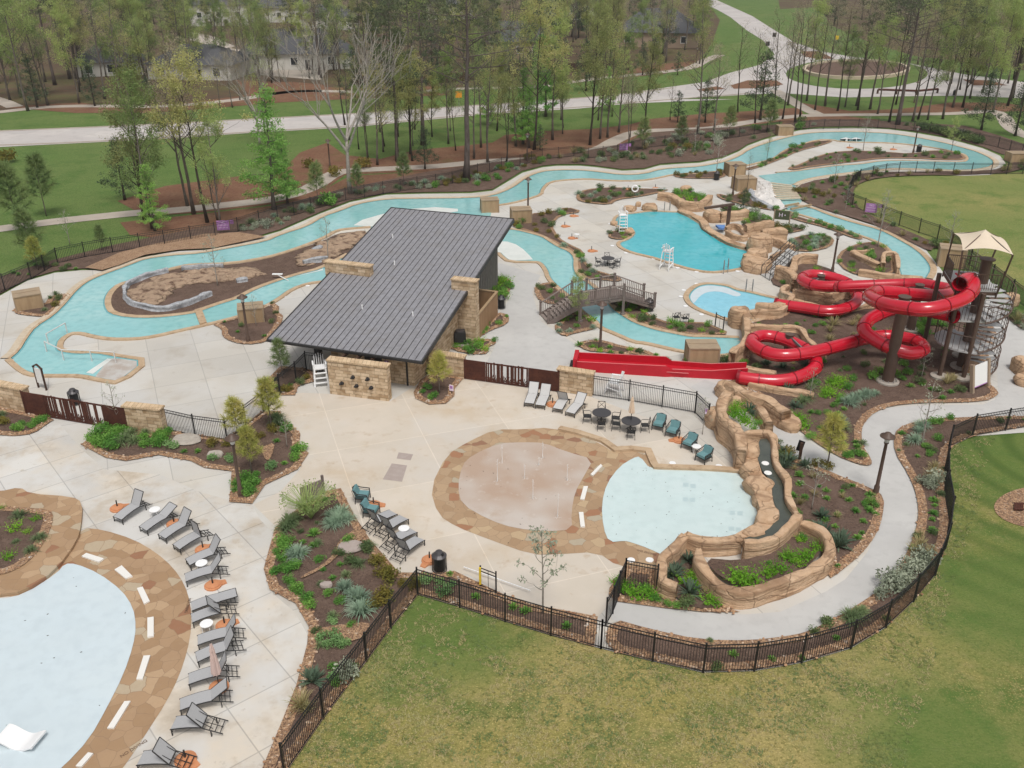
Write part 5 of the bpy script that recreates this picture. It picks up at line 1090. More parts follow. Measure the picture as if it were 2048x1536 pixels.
for lab,f,r_,a in (('grey sling lounger at the far end of the left row, backrest raised','b 235,565','b 610,330',60),('grey lounger second from the far end of the left row, backrest low','b 560,700','b 960,480',25),('grey lounger third from the far end of the left row, backrest raised','b 800,800','b 1210,580',55),
 ('grey lounger fourth from the far end of the left row, backrest upright edge on','b 985,935','b 1430,710',96),('grey lounger just behind the far white side table in the left row','b 1130,1130','b 1610,950',58),('grey lounger just in front of the far white side table in the left row','b 1100,1330','b 1620,1205',52),
 ('grey lounger lying completely flat in the middle of the left row','I 1008,722','I 1240,665',3),('grey lounger with backrest folded forward, beside the flat lounger in the left row','I 1008,785','I 1235,725',125),('grey lounger beside the near white side table in the left row','I 1040,900','I 1275,850',55),
 ('grey lounger just behind the closed pink umbrella in the left row','I 1033,990','I 1268,915',60),('grey lounger partly under the closed pink umbrella in the left row','I 993,1105','I 1245,1050',62),('grey lounger with low backrest, second from the near end of the left row','I 948,1240','I 1210,1180',35),
 ('grey lounger with folded forward backrest, nearest of the complete left row','I 915,1335','I 1165,1340',128),('grey lounger cut by the bottom edge of the photo','I 742,1520','I 950,1530',128)): lounger(lab,f,r_,a)
for lab,f,r_ in (('grey lounger nearest the teal armchairs in the bed edge row','e 562,480','e 190,700'),('second grey lounger from the teal armchairs in the bed edge row','e 700,545','e 330,800'),('third grey lounger from the teal armchairs in the bed edge row','e 815,710','e 420,945'),('grey lounger nearest the black litter bin in the bed edge row','e 900,815','e 550,1100')): lounger(lab,f,r_,68,'sling','loungers along the planting bed')
for lab,f,r_,a in (('pale lounger farthest left of the four before the rusted gate','c 178,362','c 245,215',52),('pale lounger second from left of the four before the rusted gate','c 318,388','c 395,245',52),('pale lounger with backrest folded forward before the right stone wall','c 540,435','c 650,285',118),('pale lounger nearest the dark patio tables','c 700,485','c 850,345',42)): lounger(lab,f,r_,a,'sling_pale','loungers before the rusted gate')
# ================= umbrella bases, umbrellas, side tables =================
_UB={}
def ubase(label,q,rz_=0):
    p=pts(q)[0]; o=thing('umbrella_base',label,'umbrella base',(p.x,p.y,.04),rz_,'terracotta umbrella bases')
    if not _UB:
        m=MB(); m.lathe([(.40,0),(.40,.07),(.33,.09),(.33,.13),(.2,.16),(.06,.17)],20); m.add([(.3,-.2,0),(.62,-.14,0),(.62,.14,0),(.3,.2,0),(.3,-.2,.09),(.6,-.13,.06),(.6,.13,.06),(.3,.2,.09)],[(4,5,6,7),(0,1,5,4),(1,2,6,5),(2,3,7,6)])
        _UB['base_plate']=m.mesh('base_plate','terracotta'); _UB['socket']=MB().lathe([(.035,.15),(.035,.52),(.02,.53)],8).mesh('socket','dark_metal')
    for k,me in _UB.items(): link(mesh_obj(k,me),o)
    return o
for lab,q,a in (('terracotta umbrella base left of the farthest lounger in the left row','b 230,375',30),('terracotta umbrella base between the second and third loungers of the left row','b 955,575',40),('terracotta umbrella base behind the fourth lounger of the left row','b 1325,905',40),('terracotta umbrella base just above the flat lounger','b 1450,1365',30),
 ('terracotta umbrella base beside the near white side table','I 1180,795',30),('terracotta umbrella base at the bottom edge of the photo','I 975,1500',-30),('terracotta umbrella base between the pale loungers','c 480,325',-60),('terracotta umbrella base beside the black litter bin','e 1020,1040',-120),('terracotta umbrella base half hidden behind the teal armchair','e 305,335',0),
 ('terracotta umbrella base on the upper deck, farthest of its row of four','F 600,218',0),('terracotta umbrella base second of the upper deck row of four','F 530,303',0),('terracotta umbrella base third of the upper deck row of four','F 588,400',0),('terracotta umbrella base near the metal dining set on the upper deck','F 750,505',0),('terracotta umbrella base between the teal armchairs by the splash pool','K 607,388',180),
 ('terracotta umbrella base on the far peninsula, left one','C 1025,867',0),('terracotta umbrella base on the far peninsula, right one','C 1280,877',0),('terracotta umbrella base beside the life ring','B 1685,1112',0),('terracotta umbrella base left of the far low rock bed','B 1845,1105',0)): ubase(lab,q,R(a))
def side_table(label,q):
    p=pts(q,.45)[0]; o=thing('side_table',label,'side table',(p.x,p.y,.04),0,'white side tables')
    MB().lathe([(.27,.43),(.28,.44),(.28,.46),(0,.47)],20).build('table_top','white_plastic',o)
    for k in range(4): a=PI/4+k*PI/2; MB().bar((math.cos(a)*.22,math.sin(a)*.22,.44),(math.cos(a)*.24,math.sin(a)*.24,0),.022).build('leg','white_plastic',o)
for lab,q in (('round white side table between the first two loungers of the left row','b 700,385'),('round white side table between the fifth and sixth left row loungers','b 1300,1070'),('round white side table below the forward folded lounger','I 1083,782'),('round white side table among the loungers on the bed edge','e 690,625'),('round white side table between the two lower teal armchairs','K 710,420'),('small white side table beside the third umbrella base on the upper deck','F 630,365')): side_table(lab,q)
def closed_umbrella(label,q,z0,h,mat,base=True):
    p=pts(q)[0]; o=thing('closed_umbrella',label,'umbrella',(p.x,p.y,.04+z0),0); h_=h-z0
    MB().lathe([(.022,0),(.022,h_)],8).build('pole','dark_metal',o)
    m=MB(); n=16; vs=[]; prof=[(.19,h_*.32),(.2,h_*.36),(.155,h_*.6),(.10,h_*.8),(.11,h_*.83),(.04,h_*.98),(.0,h_)]
    for r_,z in prof:
        for j in range(n): k=r_*(1 if j%2 else .68); vs.append((k*math.cos(2*PI*j/n),k*math.sin(2*PI*j/n),z))
    m.add(vs,[(i*n+j,i*n+(j+1)%n,(i+1)*n+(j+1)%n,(i+1)*n+j) for i in range(len(prof)-1) for j in range(n)]); m.build('folded_canopy',mat,o)
    if base: 
        m=MB(); m.lathe([(.40,0),(.40,.07),(.33,.09),(.33,.13),(.2,.16),(.03,.17)],20); m.build('base_plate','terracotta',o)
closed_umbrella('closed pink grey umbrella on a terracotta base among the left row loungers','I 1150,1118',0,2.35,'umbrella_cloth')
# ================= armchairs, dining sets =================
def armchair(label,q,ang):
    p=pts(q)[0]; o=thing('armchair',label,'armchair',(p.x,p.y,.04),R(ang),'teal cushioned armchairs')
    MB().box((0.02,0,.42),(.62,.6,.15),top=.96).build('seat_cushion','teal_cushion',o)
    m=MB(); m.bar((-.24,0,.46),(-.40,0,.86),.56,.15,up=(1,0,0)); m.build('back_cushion','teal_cushion',o)
    m=MB()
    m.tube([(.34,-.36,.6),(-.2,-.37,.64),(-.42,-.3,.8),(-.48,0,.86),(-.42,.3,.8),(-.2,.37,.64),(.34,.36,.6)],.03,6)
    for y in (-.36,.36):
        for z in (.4,.5): m.bar((.33,y,z),(-.3,y*.95,z+.05),.02)
    m.box((0,0,.31),(.68,.68,.06)); m.bar((-.36,-.3,.34),(-.5,-.25,.78),.02); m.bar((-.36,.3,.34),(-.5,.25,.78),.02); m.bar((-.38,0,.34),(-.52,0,.84),.03); m.build('frame','dark_metal',o)
    for x in (-.3,.32):
        for y in (-.34,.34): MB().bar((x,y,.6 if x>0 else .34),(x*1.08,y*1.04,0),.04).build('leg','dark_metal',o)
for lab,q,a in (('teal cushioned armchair nearest the dark patio tables','c 1840,630',-115),('teal cushioned armchair second from the dark patio tables','S 1345,872',-120),('teal cushioned armchair third from the dark patio tables','S 1378,897',-130),('teal cushioned armchair nearest the splash pool corner','S 1407,923',-140),
 ('teal cushioned armchair farther from the loungers on the bed edge','e 165,275',-5),('teal cushioned armchair next to the loungers on the bed edge','e 275,460',-15)): armchair(lab,q,a)
def metal_chair(label,x,y,ang,group=None):
    o=thing('metal_chair',label,'chair',(x,y,.04),ang,group)
    MB().box((0,0,.44),(.46,.46,.03)).build('seat','dark_metal',o)
    m=MB(); m.bar((-.22,-.22,.45),(-.3,-.22,.9),.03); m.bar((-.22,.22,.45),(-.3,.22,.9),.03); m.bar((-.3,-.22,.9),(-.3,.22,.9),.03); m.bar((-.24,-.2,.5),(-.3,.2,.88),.02); m.bar((-.24,.2,.5),(-.3,-.2,.88),.02); m.build('backrest','dark_metal',o)
    for y_ in (-.24,.24):
        m=MB(); m.tube([(-.27,y_,.68),(.1,y_,.7),(.24,y_,.64),(.22,y_,.45)],.018,5); m.build('armrest','dark_metal',o)
        for x_ in (-.22,.22): MB().bar((x_,y_*.9,.44),(x_*1.2,y_,0),.026).build('leg','dark_metal',o)
def dining(label,q,chairs,where,r_=.6):
    p=pts(q,.74)[0]; o=thing('patio_table',label,'table',(p.x,p.y,.04),0,'round dark metal patio tables')
    MB().lathe([(r_,.70),(r_,.73),(r_-.04,.745),(0,.745)],24).build('table_top','seam_metal',o)
    MB().lathe([(.05,.02),(.04,.7)],8).build('pedestal','dark_metal',o)
    for k in range(4): a=PI/4+k*PI/2; MB().tube([(0.05*math.cos(a),.05*math.sin(a),.3),(.3*math.cos(a),.3*math.sin(a),.08),(.36*math.cos(a),.36*math.sin(a),0)],.02,5).build('leg','dark_metal',o)
    for nm,a in chairs: metal_chair(f'dark metal chair {nm} {where}',p.x+math.cos(R(a))*(r_+.28),p.y+math.sin(R(a))*(r_+.28),R(a+180),'dark metal patio chairs')
    return p
dining('round dark metal table nearest the right stone wall','c 1110,420',(('on the left of',175),('on the right of',-10),('in front of',-95),('behind',85)),'the table nearest the stone wall')
p=dining('round dark metal table holding the closed cream umbrella','c 1485,525',(('on the left of',170),('on the right of',-2),('in front of',-95)),'the table with the cream umbrella')
q=px_of((p.x,p.y,0)); closed_umbrella('closed cream umbrella standing in a round dark metal patio table','S %f,%f'%q,.77,2.4,'umbrella_cream',False)
dining('round dark metal table alone on the upper deck by the deep pool','F 885,560',(('left of',195),('right of',-15),('behind',90),('at the front right of',-60)),'the upper deck table',.62)
for lab,q in (('dark metal chair at left beside the plunge pool bed','F 1440,1085'),('dark metal chair at right beside the plunge pool bed','F 1510,1095')): p=pts(q)[0]; metal_chair(lab,p.x,p.y,R(100),'pair of chairs by the plunge pool')
# ================= bins, lifeguard stands, misc =================
def bin_(label,q,green=False):
    p=pts(q)[0]; o=thing('litter_bin',label,'litter bin',(p.x,p.y,.04),0,'round black litter bins')
    MB().lathe([(.27,.08),(.27,.82),(0,.82)],18).build('bin_body','black_metal',o)
    m=MB()
    for k in range(26): a=2*PI*k/26; m.bar((.34*math.cos(a),.34*math.sin(a),.06),(.34*math.cos(a),.34*math.sin(a),.86),.02,.012)
    for z in (.08,.84): m.tube([(.345*math.cos(2*PI*i/20),.345*math.sin(2*PI*i/20),z) for i in range(21)],.018,5,cap=False)
    m.build('slat_cage','dark_metal',o)
    m=MB(); m.lathe([(.36,.86),(.37,.89),(.3,.95),(.24,1.0),(.16,1.12),(0,1.17)],18); m.build('lid','seam_metal',o)
    MB().box((.17,-.13,1.02),(.12,.12,.1),R(-38)).build('opening','black_metal',o)
for lab,q in (('round black litter bin beside the left rusted gate','D 443,905'),('round black litter bin behind the front fence corner','e 1148,1165'),('round black litter bin right of the cedar screen','E 1470,695'),('round black litter bin at the right foot of the footbridge','F 1220,995'),('round dark green litter bin under the far equipment box','C 248,1055'),('round dark green litter bin beside the far peninsula lamp','C 1430,892'),('round black litter bin beside the steps of the green sign','C 1640,560')):
    bin_(lab,q)
def guard(label,q,ang,h=1.75,grp='white lifeguard chairs'):
    p=pts(q)[0]; o=thing('lifeguard_chair',label,'lifeguard chair',(p.x,p.y,.04),R(ang),grp); t=.35
    for sx in (-1,1):
        for sy in (-1,1): MB().bar((sx*(.42+.18),sy*.45,0),(sx*.34,sy*.36,h),.1,.06).build('leg','white_plastic',o)
    m=MB(); m.box((0,0,h),(.75,.8,.07)); m.build('seat','white_plastic',o)
    m=MB(); 
    for k in range(5): y=-.3+k*.15; m.bar((-.32,y,h),(-.5,y,h+.85-.08*abs(k-2)),.13,.03,up=(0,1,0))
    m.build('backrest','white_plastic',o)
    for sy in (-1,1):
        m=MB(); m.box((-.05,sy*.42,h+.32),(.75,.12,.04)); m.bar((.28,sy*.42,h),(.28,sy*.42,h+.32),.07); m.build('armrest','white_plastic',o)
    for k in range(max(2,int(h/.33))):
        z=.25+k*.33; x=.42+.18-(.26*z/h)
        if z<h-.1: MB().box((x,0,z),(.16,.84,.05)).build('step','white_plastic',o)
    for sy in (-1,1): MB().bar((-.5,sy*.43,.3),(.5,sy*.42,.5),.08,.04).build('brace','white_plastic',o)
guard('white wooden lifeguard chair beside the stone shower wall','D 1880,780',-75,1.2); guard('white lifeguard chair standing on the islet at the deep pool','F 1000,345',-85,1.8); guard('white lifeguard chair on the near edge of the deep pool','F 1362,648',60,1.7); guard('small white lifeguard chair behind the right black fence','c 1270,165',160,.8)
# pool ledge lounge
m=MB(); n=24; a=pts('I 20,1385')[0]; b=pts('I 215,1420')[0]; d=(b-a); L=d.length
vs=[]
for i in range(n+1):
    t=i/n; z=.20+.15*math.sin(t*2*PI+1.2)
    for y in (-.42,.42): vs.append((t*L,y,z))
k=len(vs); m.add(vs+[(x,y,z-.09) for x,y,z in vs],[(2*i,2*i+2,2*i+3,2*i+1) for i in range(n)]+[(k+2*i,k+2*i+2,2*i+2,2*i) for i in range(n)]+[(2*i+1,2*i+3,k+2*i+3,k+2*i+1) for i in range(n)]+[(0,1,k+1,k),(2*n,k+2*n,k+2*n+1,2*n+1)])
o=m.build('ledge_lounger','white_plastic',loc=(a.x,a.y,.03),rz=math.atan2(d.y,d.x)); tag(o,'white wavy in-water lounger in the left wading pool','pool lounger')
for k,(x0,x1) in enumerate(((985,1030),(1045,1085))):
    o=MB().ribbon([g('C',x0,828),g('C',(x0+x1)/2,822),g('C',x1,828)],-.5,.5,.45,.3,zb=.05).build('ledge_lounger','white_plastic'); tag(o,'white in-water lounger in the far river, '+('left','right')[k]+' of two','pool lounger')
# jets
JET=[]
for k,(x,y,t) in enumerate(((1475,225,110),(1448,335,190),(1607,320,228),(1655,437,312),(1800,545,392),(1855,330,228),(1690,240,190),(1712,200,95))):
    p=g('J',x,y); 
    lo,hi=0,3
    for _ in range(30):
        mm=(lo+hi)/2; 
        if px_of((p.x,p.y,mm))[1]>850+t/2.9257: lo=mm
        else: hi=mm
    m=MB(); rr=random.Random(k); h=lo*.9
    m.tube([(.02*noise.noise(Vector((k,i*.6,0))),.02*noise.noise(Vector((k+9,i*.6,0))),h*i/10) for i in range(11)],[.02-.012*i/10 for i in range(11)],6)
    for _ in range(26):
        a=rr.uniform(0,6.28); r_=rr.uniform(0,.22); m.blob((math.cos(a)*r_*(1 if _%2 else .3),math.sin(a)*r_*(1 if _%2 else .3),rr.uniform(.01,.06) if _%2 else h*rr.uniform(.75,1.02)),.014,k,.0,1)
    JET.append((m.build('water_jet','white',loc=(p.x,p.y,.055)),p))
# signs
def text(s_,size,parent,loc_,rot,mat,name='lettering',ax='CENTER'):
    c=bpy.data.curves.new(name,'FONT'); c.body=s_; c.size=size; c.align_x=ax; c.align_y='CENTER'; c.materials.append(MATS[mat]); c.extrude=.002
    o=bpy.data.objects.new(name,c); link(o); bpy.context.view_layer.update(); me=bpy.data.meshes.new_from_object(o); bpy.data.objects.remove(o)
    o=bpy.data.objects.new(name,me); o.location=loc_; o.rotation_euler=rot; link(o,parent); return o
def fence_sign(label,q,w_,h,z,ang,lines):
    p=pts(q,z)[0]; o=thing('notice_sign',label,'sign',(p.x,p.y,z),R(ang)); MB().box((0,0,0),(w_,.04,h)).build('sign_board','purple',o)
    for i,(t,s_) in enumerate(lines): text(t,s_,o,(0,-.025,h*(.28-.27*i)),(PI/2,0,0),'text_pink')
    MB().box((w_/2+.28,.0,h*.3),(.36,.04,.4)).build('small_notice','purple',o)
T_=[('NO',.3),('TRESPASSING',.17),('PRIVATE POOL',.15)]
fence_sign('purple notice sign on the fence above the woodchip mound at left','A 1305,1318',1.25,1.0,.85,12,T_)
fence_sign('purple notice sign on the oval lawn fence','C 1155,1217',1.2,1.0,.85,-20,T_)
fence_sign('small purple notice sign on the north fence among the trees','B 1660,860',1.2,.9,.9,5,T_)
for lab,q,z in (('small pink notice on the fence end by the rock wall','S 1414,822',1.0),('small pink notice stake in the bed beside the restroom building','E 1178,1158',.5)):
    p=pts(q,z)[0]; o=thing('notice_plate',lab,'sign',(p.x,p.y,z),R(-25)); MB().box((0,0,0),(.3,.03,.42)).build('sign_board','text_pink',o); MB().box((0,-.018,.05),(.2,.01,.2)).build('printed_panel','purple',o); MB().box((0,.03,-z/2),(.04,.03,z)).build('stake','dark_metal',o)
# tower rules board
P=pts('Q 1470,715 1645,640'); d=P[1]-P[0]; L=d.length; o=thing('rules_board','white rules board with purple strip between two tan posts by the slide tower','sign',P[0],math.atan2(d.y,d.x))
for x in (0,L): MB().bar((x,0,0),(x,.45,2.0),.22).build('post','board_tan',o)
MB().bar((L/2,.1,.42),(L/2,.42,1.85),L-.25,.06,up=(0,-1,.3)).build('sign_board','white',o)
MB().bar((L/2,.085,.36),(L/2,.13,.48),L-.25,.07,up=(0,-1,.3)).build('printed_strip','purple',o)
p=pts('D 250,815')[0]; o=thing('rules_board','brown framed white rules board behind the left stone wall','sign',(p.x,p.y,0),R(150)); MB().box((0,0,1.0),(.75,.05,1.1)).build('sign_board','white',o)
for x in (-.42,.42): MB().box((x,0,.8),(.09,.1,1.6)).build('post','wood_beam',o)
m=MB(); m.bar((-.5,0,1.6),(0,0,1.85),.1); m.bar((.5,0,1.6),(0,0,1.85),.1); m.build('gable_top','wood_beam',o); MB().box((0,-.03,.6),(.6,.01,.14)).build('printed_strip','red_flat',o)
p=pts('O 1565,530')[0]; o=thing('depth_sign','dark green sign on two posts with a pale H mark above the deep pool','sign',(p.x,p.y,0),R(-18)); MB().box((0,0,1.35),(1.5,.08,.95)).build('sign_board','green_sign',o)
text('H',.62,o,(-.15,-.05,1.35),(PI/2,0,0),'text_pink'); text('•',.5,o,(.28,-.05,1.35),(PI/2,0,0),'text_pink')
for x in (-.8,.8): MB().box((x,.0,.9),(.13,.12,1.8)).build('post','board_tan',o)
p=pts('d 1270,1290')[0]; o=thing('post_sign','dark wooden post sign beside the grey walkway and spiky plants','sign',(p.x,p.y,0),R(60)); MB().box((0,0,.6),(.16,.16,1.2)).build('post','wood_beam',o); MB().bar((.1,-.1,.9),(.1,.25,.95),.05,.7).build('sign_board','black_metal',o)
p=pts('J 405,425')[0]; o=thing('plank_sign','low grey wooden plank sign behind the wispy shrub in the front bed','sign',(p.x,p.y,0),R(40)); 
for k in range(4): MB().box((-.4,0,.3+k*.22),(1.3,.06,.2)).build('plank','bridge_rail',o)
MB().box((.3,0,.65),(.12,.12,1.3)).build('post','bridge_wood',o)
# AC unit, life ring, pole with beam, mats, hand rails
p=pts('E 1228,905')[0]; o=thing('air_conditioner','dark air conditioner unit on a pad beside the stone fin','air conditioner',(p.x,p.y,0),R(10)); MB().box((0,0,.14),(1.2,1.2,.1)).build('pad','footing',o); MB().box((0,0,.65),(.85,.85,.92)).build('housing','dark_metal',o); MB().lathe([(.36,1.12),(.34,1.16),(.1,1.17),(0,1.2)],16).build('fan_grille','seam_metal',o)
p=pts('D 1865,620')[0]; o=thing('drinking_fountain','dark drinking fountain under the front left roof corner','drinking fountain',(p.x,p.y,0),R(-20)); MB().box((0,0,.55),(.45,.4,1.1)).build('pedestal','dark_metal',o); MB().box((0,-.3,.95),(.4,.4,.12)).build('basin','grey_metal',o); MB().box((0,.05,1.25),(.5,.12,.5)).build('back_plate','dark_metal',o)
p=pts('B 1723,1152')[0]; o=thing('life_ring','white life ring on a stand with a long pole at the far oval bed','life ring',(p.x,p.y,0),0); MB().box((0,0,.6),(.08,.08,1.2)).build('stand','dark_metal',o)
MB().tube([(.36*math.cos(i*PI/10),-.06,1.0+.36*math.sin(i*PI/10)) for i in range(21)],.09,8,cap=False).build('ring','white_plastic',o,smooth=True); MB().bar((0,-.1,1.2),(4.0,-.3,1.0),.05).build('rescue_pole','white_plastic',o)
p=pts('O 970,548')[0]; o=thing('beam_post','tall brown post with a cantilevered steel beam over the deep pool rocks','post',(p.x,p.y,0),0)
top=next(z*.1 for z in range(20,120) if px_of((p.x,p.y,z*.1))[1]<360+275/5.565)
MB().bar((0,0,0),(0,0,top),.32).build('post','brown_metal',o); e=g('O',720,335,top-.3); s_=g('O',1050,262,top+.15)
MB().bar((s_.x-p.x,s_.y-p.y,top+.1),(e.x-p.x,e.y-p.y,top-.1),.3,.22).build('beam','brown_metal',o)
b=e.lerp(s_,.5); MB().bar((0,0,top*.72),(b.x-p.x,b.y-p.y,top-.05),.12).build('brace','brown_metal',o)
o=MB().prism(pts('O 835,560 940,560 930,600 870,590'),.4,.6).build('foam_mat','blue_mat'); tag(o,'blue foam mat on the rocks at the edge of the deep pool','mat')
def handrail(label,plist,h=.9,w_=.03,mat='dark_metal',name='handrail'):
    P=pts(plist) if isinstance(plist,str) else plist; o=thing(name,label,'handrail'); m=MB(); m.tube([p+Vector((0,0,h)) for p in P],w_,6)
    m.build('top_rail',mat,o)
    for p in P: MB().bar(p,p+Vector((0,0,h)),w_*1.7).build('post',mat,o)
handrail('thin dark handrail along the high side of the ramp','d 455,555 550,590 615,625 800,675 935,790 1035,850')
handrail('short dark handrail on the planter side of the ramp','d 420,585 675,690 740,735 830,855',.7)
handrail('white metal handrail in the left river entry','D 275,600 375,650 540,655 680,665',.9,.04,'lamp_glass')
handrail('white metal handrail beside the left river tip','D 285,555 395,490',.9,.04,'lamp_glass')
for k,q in enumerate(('F 1345,165 1345,180','F 1388,165 1390,182','N 285,440 285,475','N 357,442 357,478','F 1830,655 1830,690','F 1865,640 1865,680')):
    P=pts(q); o=MB().tube([P[0],P[0]+Vector((0,0,.95)),(P[0]+P[1])/2+Vector((0,0,1.1)),P[1]+Vector((0,0,.9)),P[1]],.035,6).build('pool_ladder_rail','grey_metal')
    tag(o,('curved metal grab rail, left of two at the far ','curved metal grab rail, right of two at the far ','curved metal grab rail, left of two at the ','curved metal grab rail, right of two at the ','curved metal grab rail, left of two on the near ','curved metal grab rail, right of two on the near ')[k]+('deep pool edge','deep pool edge','plunge pool','plunge pool','deep pool edge','deep pool edge')[k],'grab rail')
for k,q in enumerate(('K 570,520','K 842,537','K 328,1088','K 436,1087','K 510,1107','F 1030,520','F 1258,568','F 1455,642','F 1610,675','F 1945,670','F 1505,825','F 1610,772','F 1480,877','F 1520,955','F 1650,1025','D 1800,213','D 1660,275','F 900,280','F 920,460')):
    p=pts(q)[0]; o=MB().lathe([(.2,0),(.19,.025),(.05,.03),(0,.03)],14).build('skimmer_lid','white_plastic',loc=(p.x,p.y,.05+(.16 if 0 else 0))); o['_q']=1; JET.append((o,p))
for lab,q,r_ in (('flat pale stone slab in the bed by the left black fence','D 1095,1125',.9),('pale rock behind the light shrub near the left street lamp','D 1262,1212',.5),('flat purple grey stone in the front planting bed','J 592,730',.65),('small dark stone below the front bed grasses','J 445,955',.3)):
    p=pts(q)[0]; o=MB().blob((0,0,.1),(r_,r_*.75,.22),r_*9,.15,2,flat=.12).build('flat_stone','footing' if 'pale' in lab else 'grey_pad',loc=(p.x,p.y,.08),smooth=False); tag(o,lab,'stone')
m=MB(); m.bar(g('J',1250,830,.25),g('J',1640,968,.25),.035); o=m.build('pool_pole','white_plastic'); tag(o,'long white pool cleaning pole lying by the small black railing','pole')
p=g('J',1348,950); o=MB().bar((p.x,p.y-.08,.25),(p.x,p.y-.08,1.2),.1).build('padded_post','yellow'); tag(o,'yellow sleeve on the small railing post beside the cleaning pole','post sleeve')
m=MB(); m.bar(g('E',150,490,.5),g('E',225,530,.1),.06); m.box(tuple(g('E',160,492,.5)),(.9,.3,.06)); o=m.build('pool_brush','white_plastic'); tag(o,'white pool brush left on the rim of the mulch island channel','pool brush')
m=MB(); 
for k in range(6): x=1990+k*10; m.bar(g('L',x,650,.12),g('L',x,695,.12),.06)
m.bar(g('L',1990,655,.13),g('L',2050,655,.13),.06); m.bar(g('L',1990,690,.13),g('L',2050,690,.13),.06); tag(m.build('drain_grate','rust'),'rusty drain grate in the stone patch on the right lawn','drain grate')
for t,q,a,sz in (('NO DIVING','I 985,690',-82,.19),('NO DIVING','I 703,1440',48,.2),('NO DIVING','K 420,1045',-25,.19),('3 FT','I 215,560',35,.2)):
    p=pts(q)[0]; o=text(t,sz,None,(p.x,p.y,.068),(0,0,R(a)),'text_worn','deck_lettering'); o['kind']='structure'
# traffic signs by the roundabout
for lab,q,c,h in (('dark diamond road sign beside the straight road','C 580,268','door_dark',3),('yellow diamond road sign left of the roundabout','C 942,290','yellow',3.2),('dark triangular road sign at the roundabout approach','C 772,300','door_dark',2.8),('dark road sign left of the roundabout approach','C 540,320','door_dark',2.8),('orange diamond sign on the road side behind the tall pine','B 697,655','orange_sign',3)):
    p=pts(q)[0]; o=thing('road_sign',lab,'road sign',(p.x,p.y,0),0,'road signs'); MB().box((0,0,h/2),(.1,.1,h)).build('post','grey_metal',o); MB().bar((-.55,-.08,h),(.55,-.08,h),.04,1.1).build('sign_plate',c,o); o.children and None
wl=thing('planter_ring_wall','low ring wall of pale stone around the roundabout planting','wall'); P=ell('C',1065,415,315,52,44); MB().ribbon(P,0,-.8,.7,.7,True,zb=0).build('wall_body','coping_pale',wl)
sheet('roundabout_bed','mulch',ell('C',1065,413,305,48,40),.3)
P=pts('C 1190,548 1300,552 1420,556 1540,545'); o=thing('guard_rail','low rusty timber guard rail along the roundabout','rail'); MB().tube([p+Vector((0,0,.8)) for p in P],.22,6).build('rail','rust',o)
for p in P: MB().box((p.x,p.y,.4),(.3,.3,.8)).build('post','wood_beam',o)
# far buildings
def house(label,q,w_,d_,h,rh,ang,wall='wall_white',hip=True,win=3):
    p=pts(q)[0]; o=thing('house',label,'house',(p.x,p.y,0),R(ang),'houses beyond the woods')
    MB().box((0,d_/2,h/2),(w_,d_,h)).build('wall',wall,o)
    m=MB(); e=.6; x,y0,y1=w_/2+e,-e,d_+e; rx=x-(d_/2+e)*.85 if hip else x; rx=max(rx,.5); yc=d_/2
    m.add([(-x,y0,h),(x,y0,h),(x,y1,h),(-x,y1,h),(-rx,yc,h+rh),(rx,yc,h+rh)],[(0,1,5,4),(1,2,5),(2,3,4,5),(3,0,4),(3,2,1,0)]); m.build('roof','shingle',o)
    for i in range(win):
        xx=-w_/2+w_*(i+.5)/win; f=MB().box((xx,-.03,h*.55),(1.8,.1,1.9)).build('window','white',o); MB().box((xx,-.09,h*.55),(1.5,.06,1.6)).build('pane','window',f)
    MB().box((w_*.12,-.04,1.1),(1.1,.1,2.2)).build('door','door_dark',o)
    return o
house('low white house with grey roof, left of the tall pines','S 380,160',19,14,3.2,3.6,-6); house('grey roofed house half hidden behind the dark pine at left','S 225,152',14,11,3,3.5,20)
house('wide white house with dark roof behind the pale bare tree','S 590,140',26,16,3.6,5,8); house('tall white house with arched porch at the top left','S 440,52',20,16,7,5,15); house('white house second row behind the pines','S 560,45',22,15,5,5,-5)
house('tan house behind the yellow green trees in the centre','S 1040,120',20,12,4.5,4.5,5,'brick_tan',win=5); house('grey roofed house at the top right of the centre woods','S 1310,95',24,18,4,6,-12,'brick_tan'); house('white gabled house at the top centre','S 1150,40',24,15,6,6,0)
house('low white house behind the left woods, partly seen','S 655,60',18,12,4,4,0); house('pale house behind the top centre trees','S 900,40',22,14,5,5,5)
f_=pts('S 700,168 820,172 960,160 1090,150 1180,140 1260,140'); o=thing('board_fence','dark timber board fence behind the far footpath','fence'); MB().ribbon(f_,0,.1,1.9,1.9,zb=0).build('board_panel','wood_beam',o)
# ================= vegetation =================
def rq(rn): 
    z=rn.uniform(-1,1); a=rn.uniform(0,2*PI); r_=math.sqrt(1-z*z); return Vector((r_*math.cos(a),r_*math.sin(a),z))
def leaf_quad(m,p,s_,rn,n=None,asp=.55,mi=0):
    u=rq(rn)
    if n is not None: u=(u+n*.8).normalized()
    v=u.cross(rq(rn)); 
    if v.length<.05: v=u.cross(Vector((1,.3,.2)))
    v.normalize(); a=u*s_*.5; b=v*s_*.5*asp
    m.add([p-a,p-b*.9+a*.1,p+a,p+b*.9+a*.1],[(0,1,2,3)],mi)
def clump(m,c,r_,n,s_,rn,flat=.75,mi=0):
    for _ in range(n):
        d=rq(rn); k=rn.random()**.45; p=Vector((c[0]+d.x*r_*k,c[1]+d.y*r_*k,c[2]+d.z*r_*k*flat)); leaf_quad(m,p,s_*rn.uniform(.6,1.3),rn,d,mi=mi)
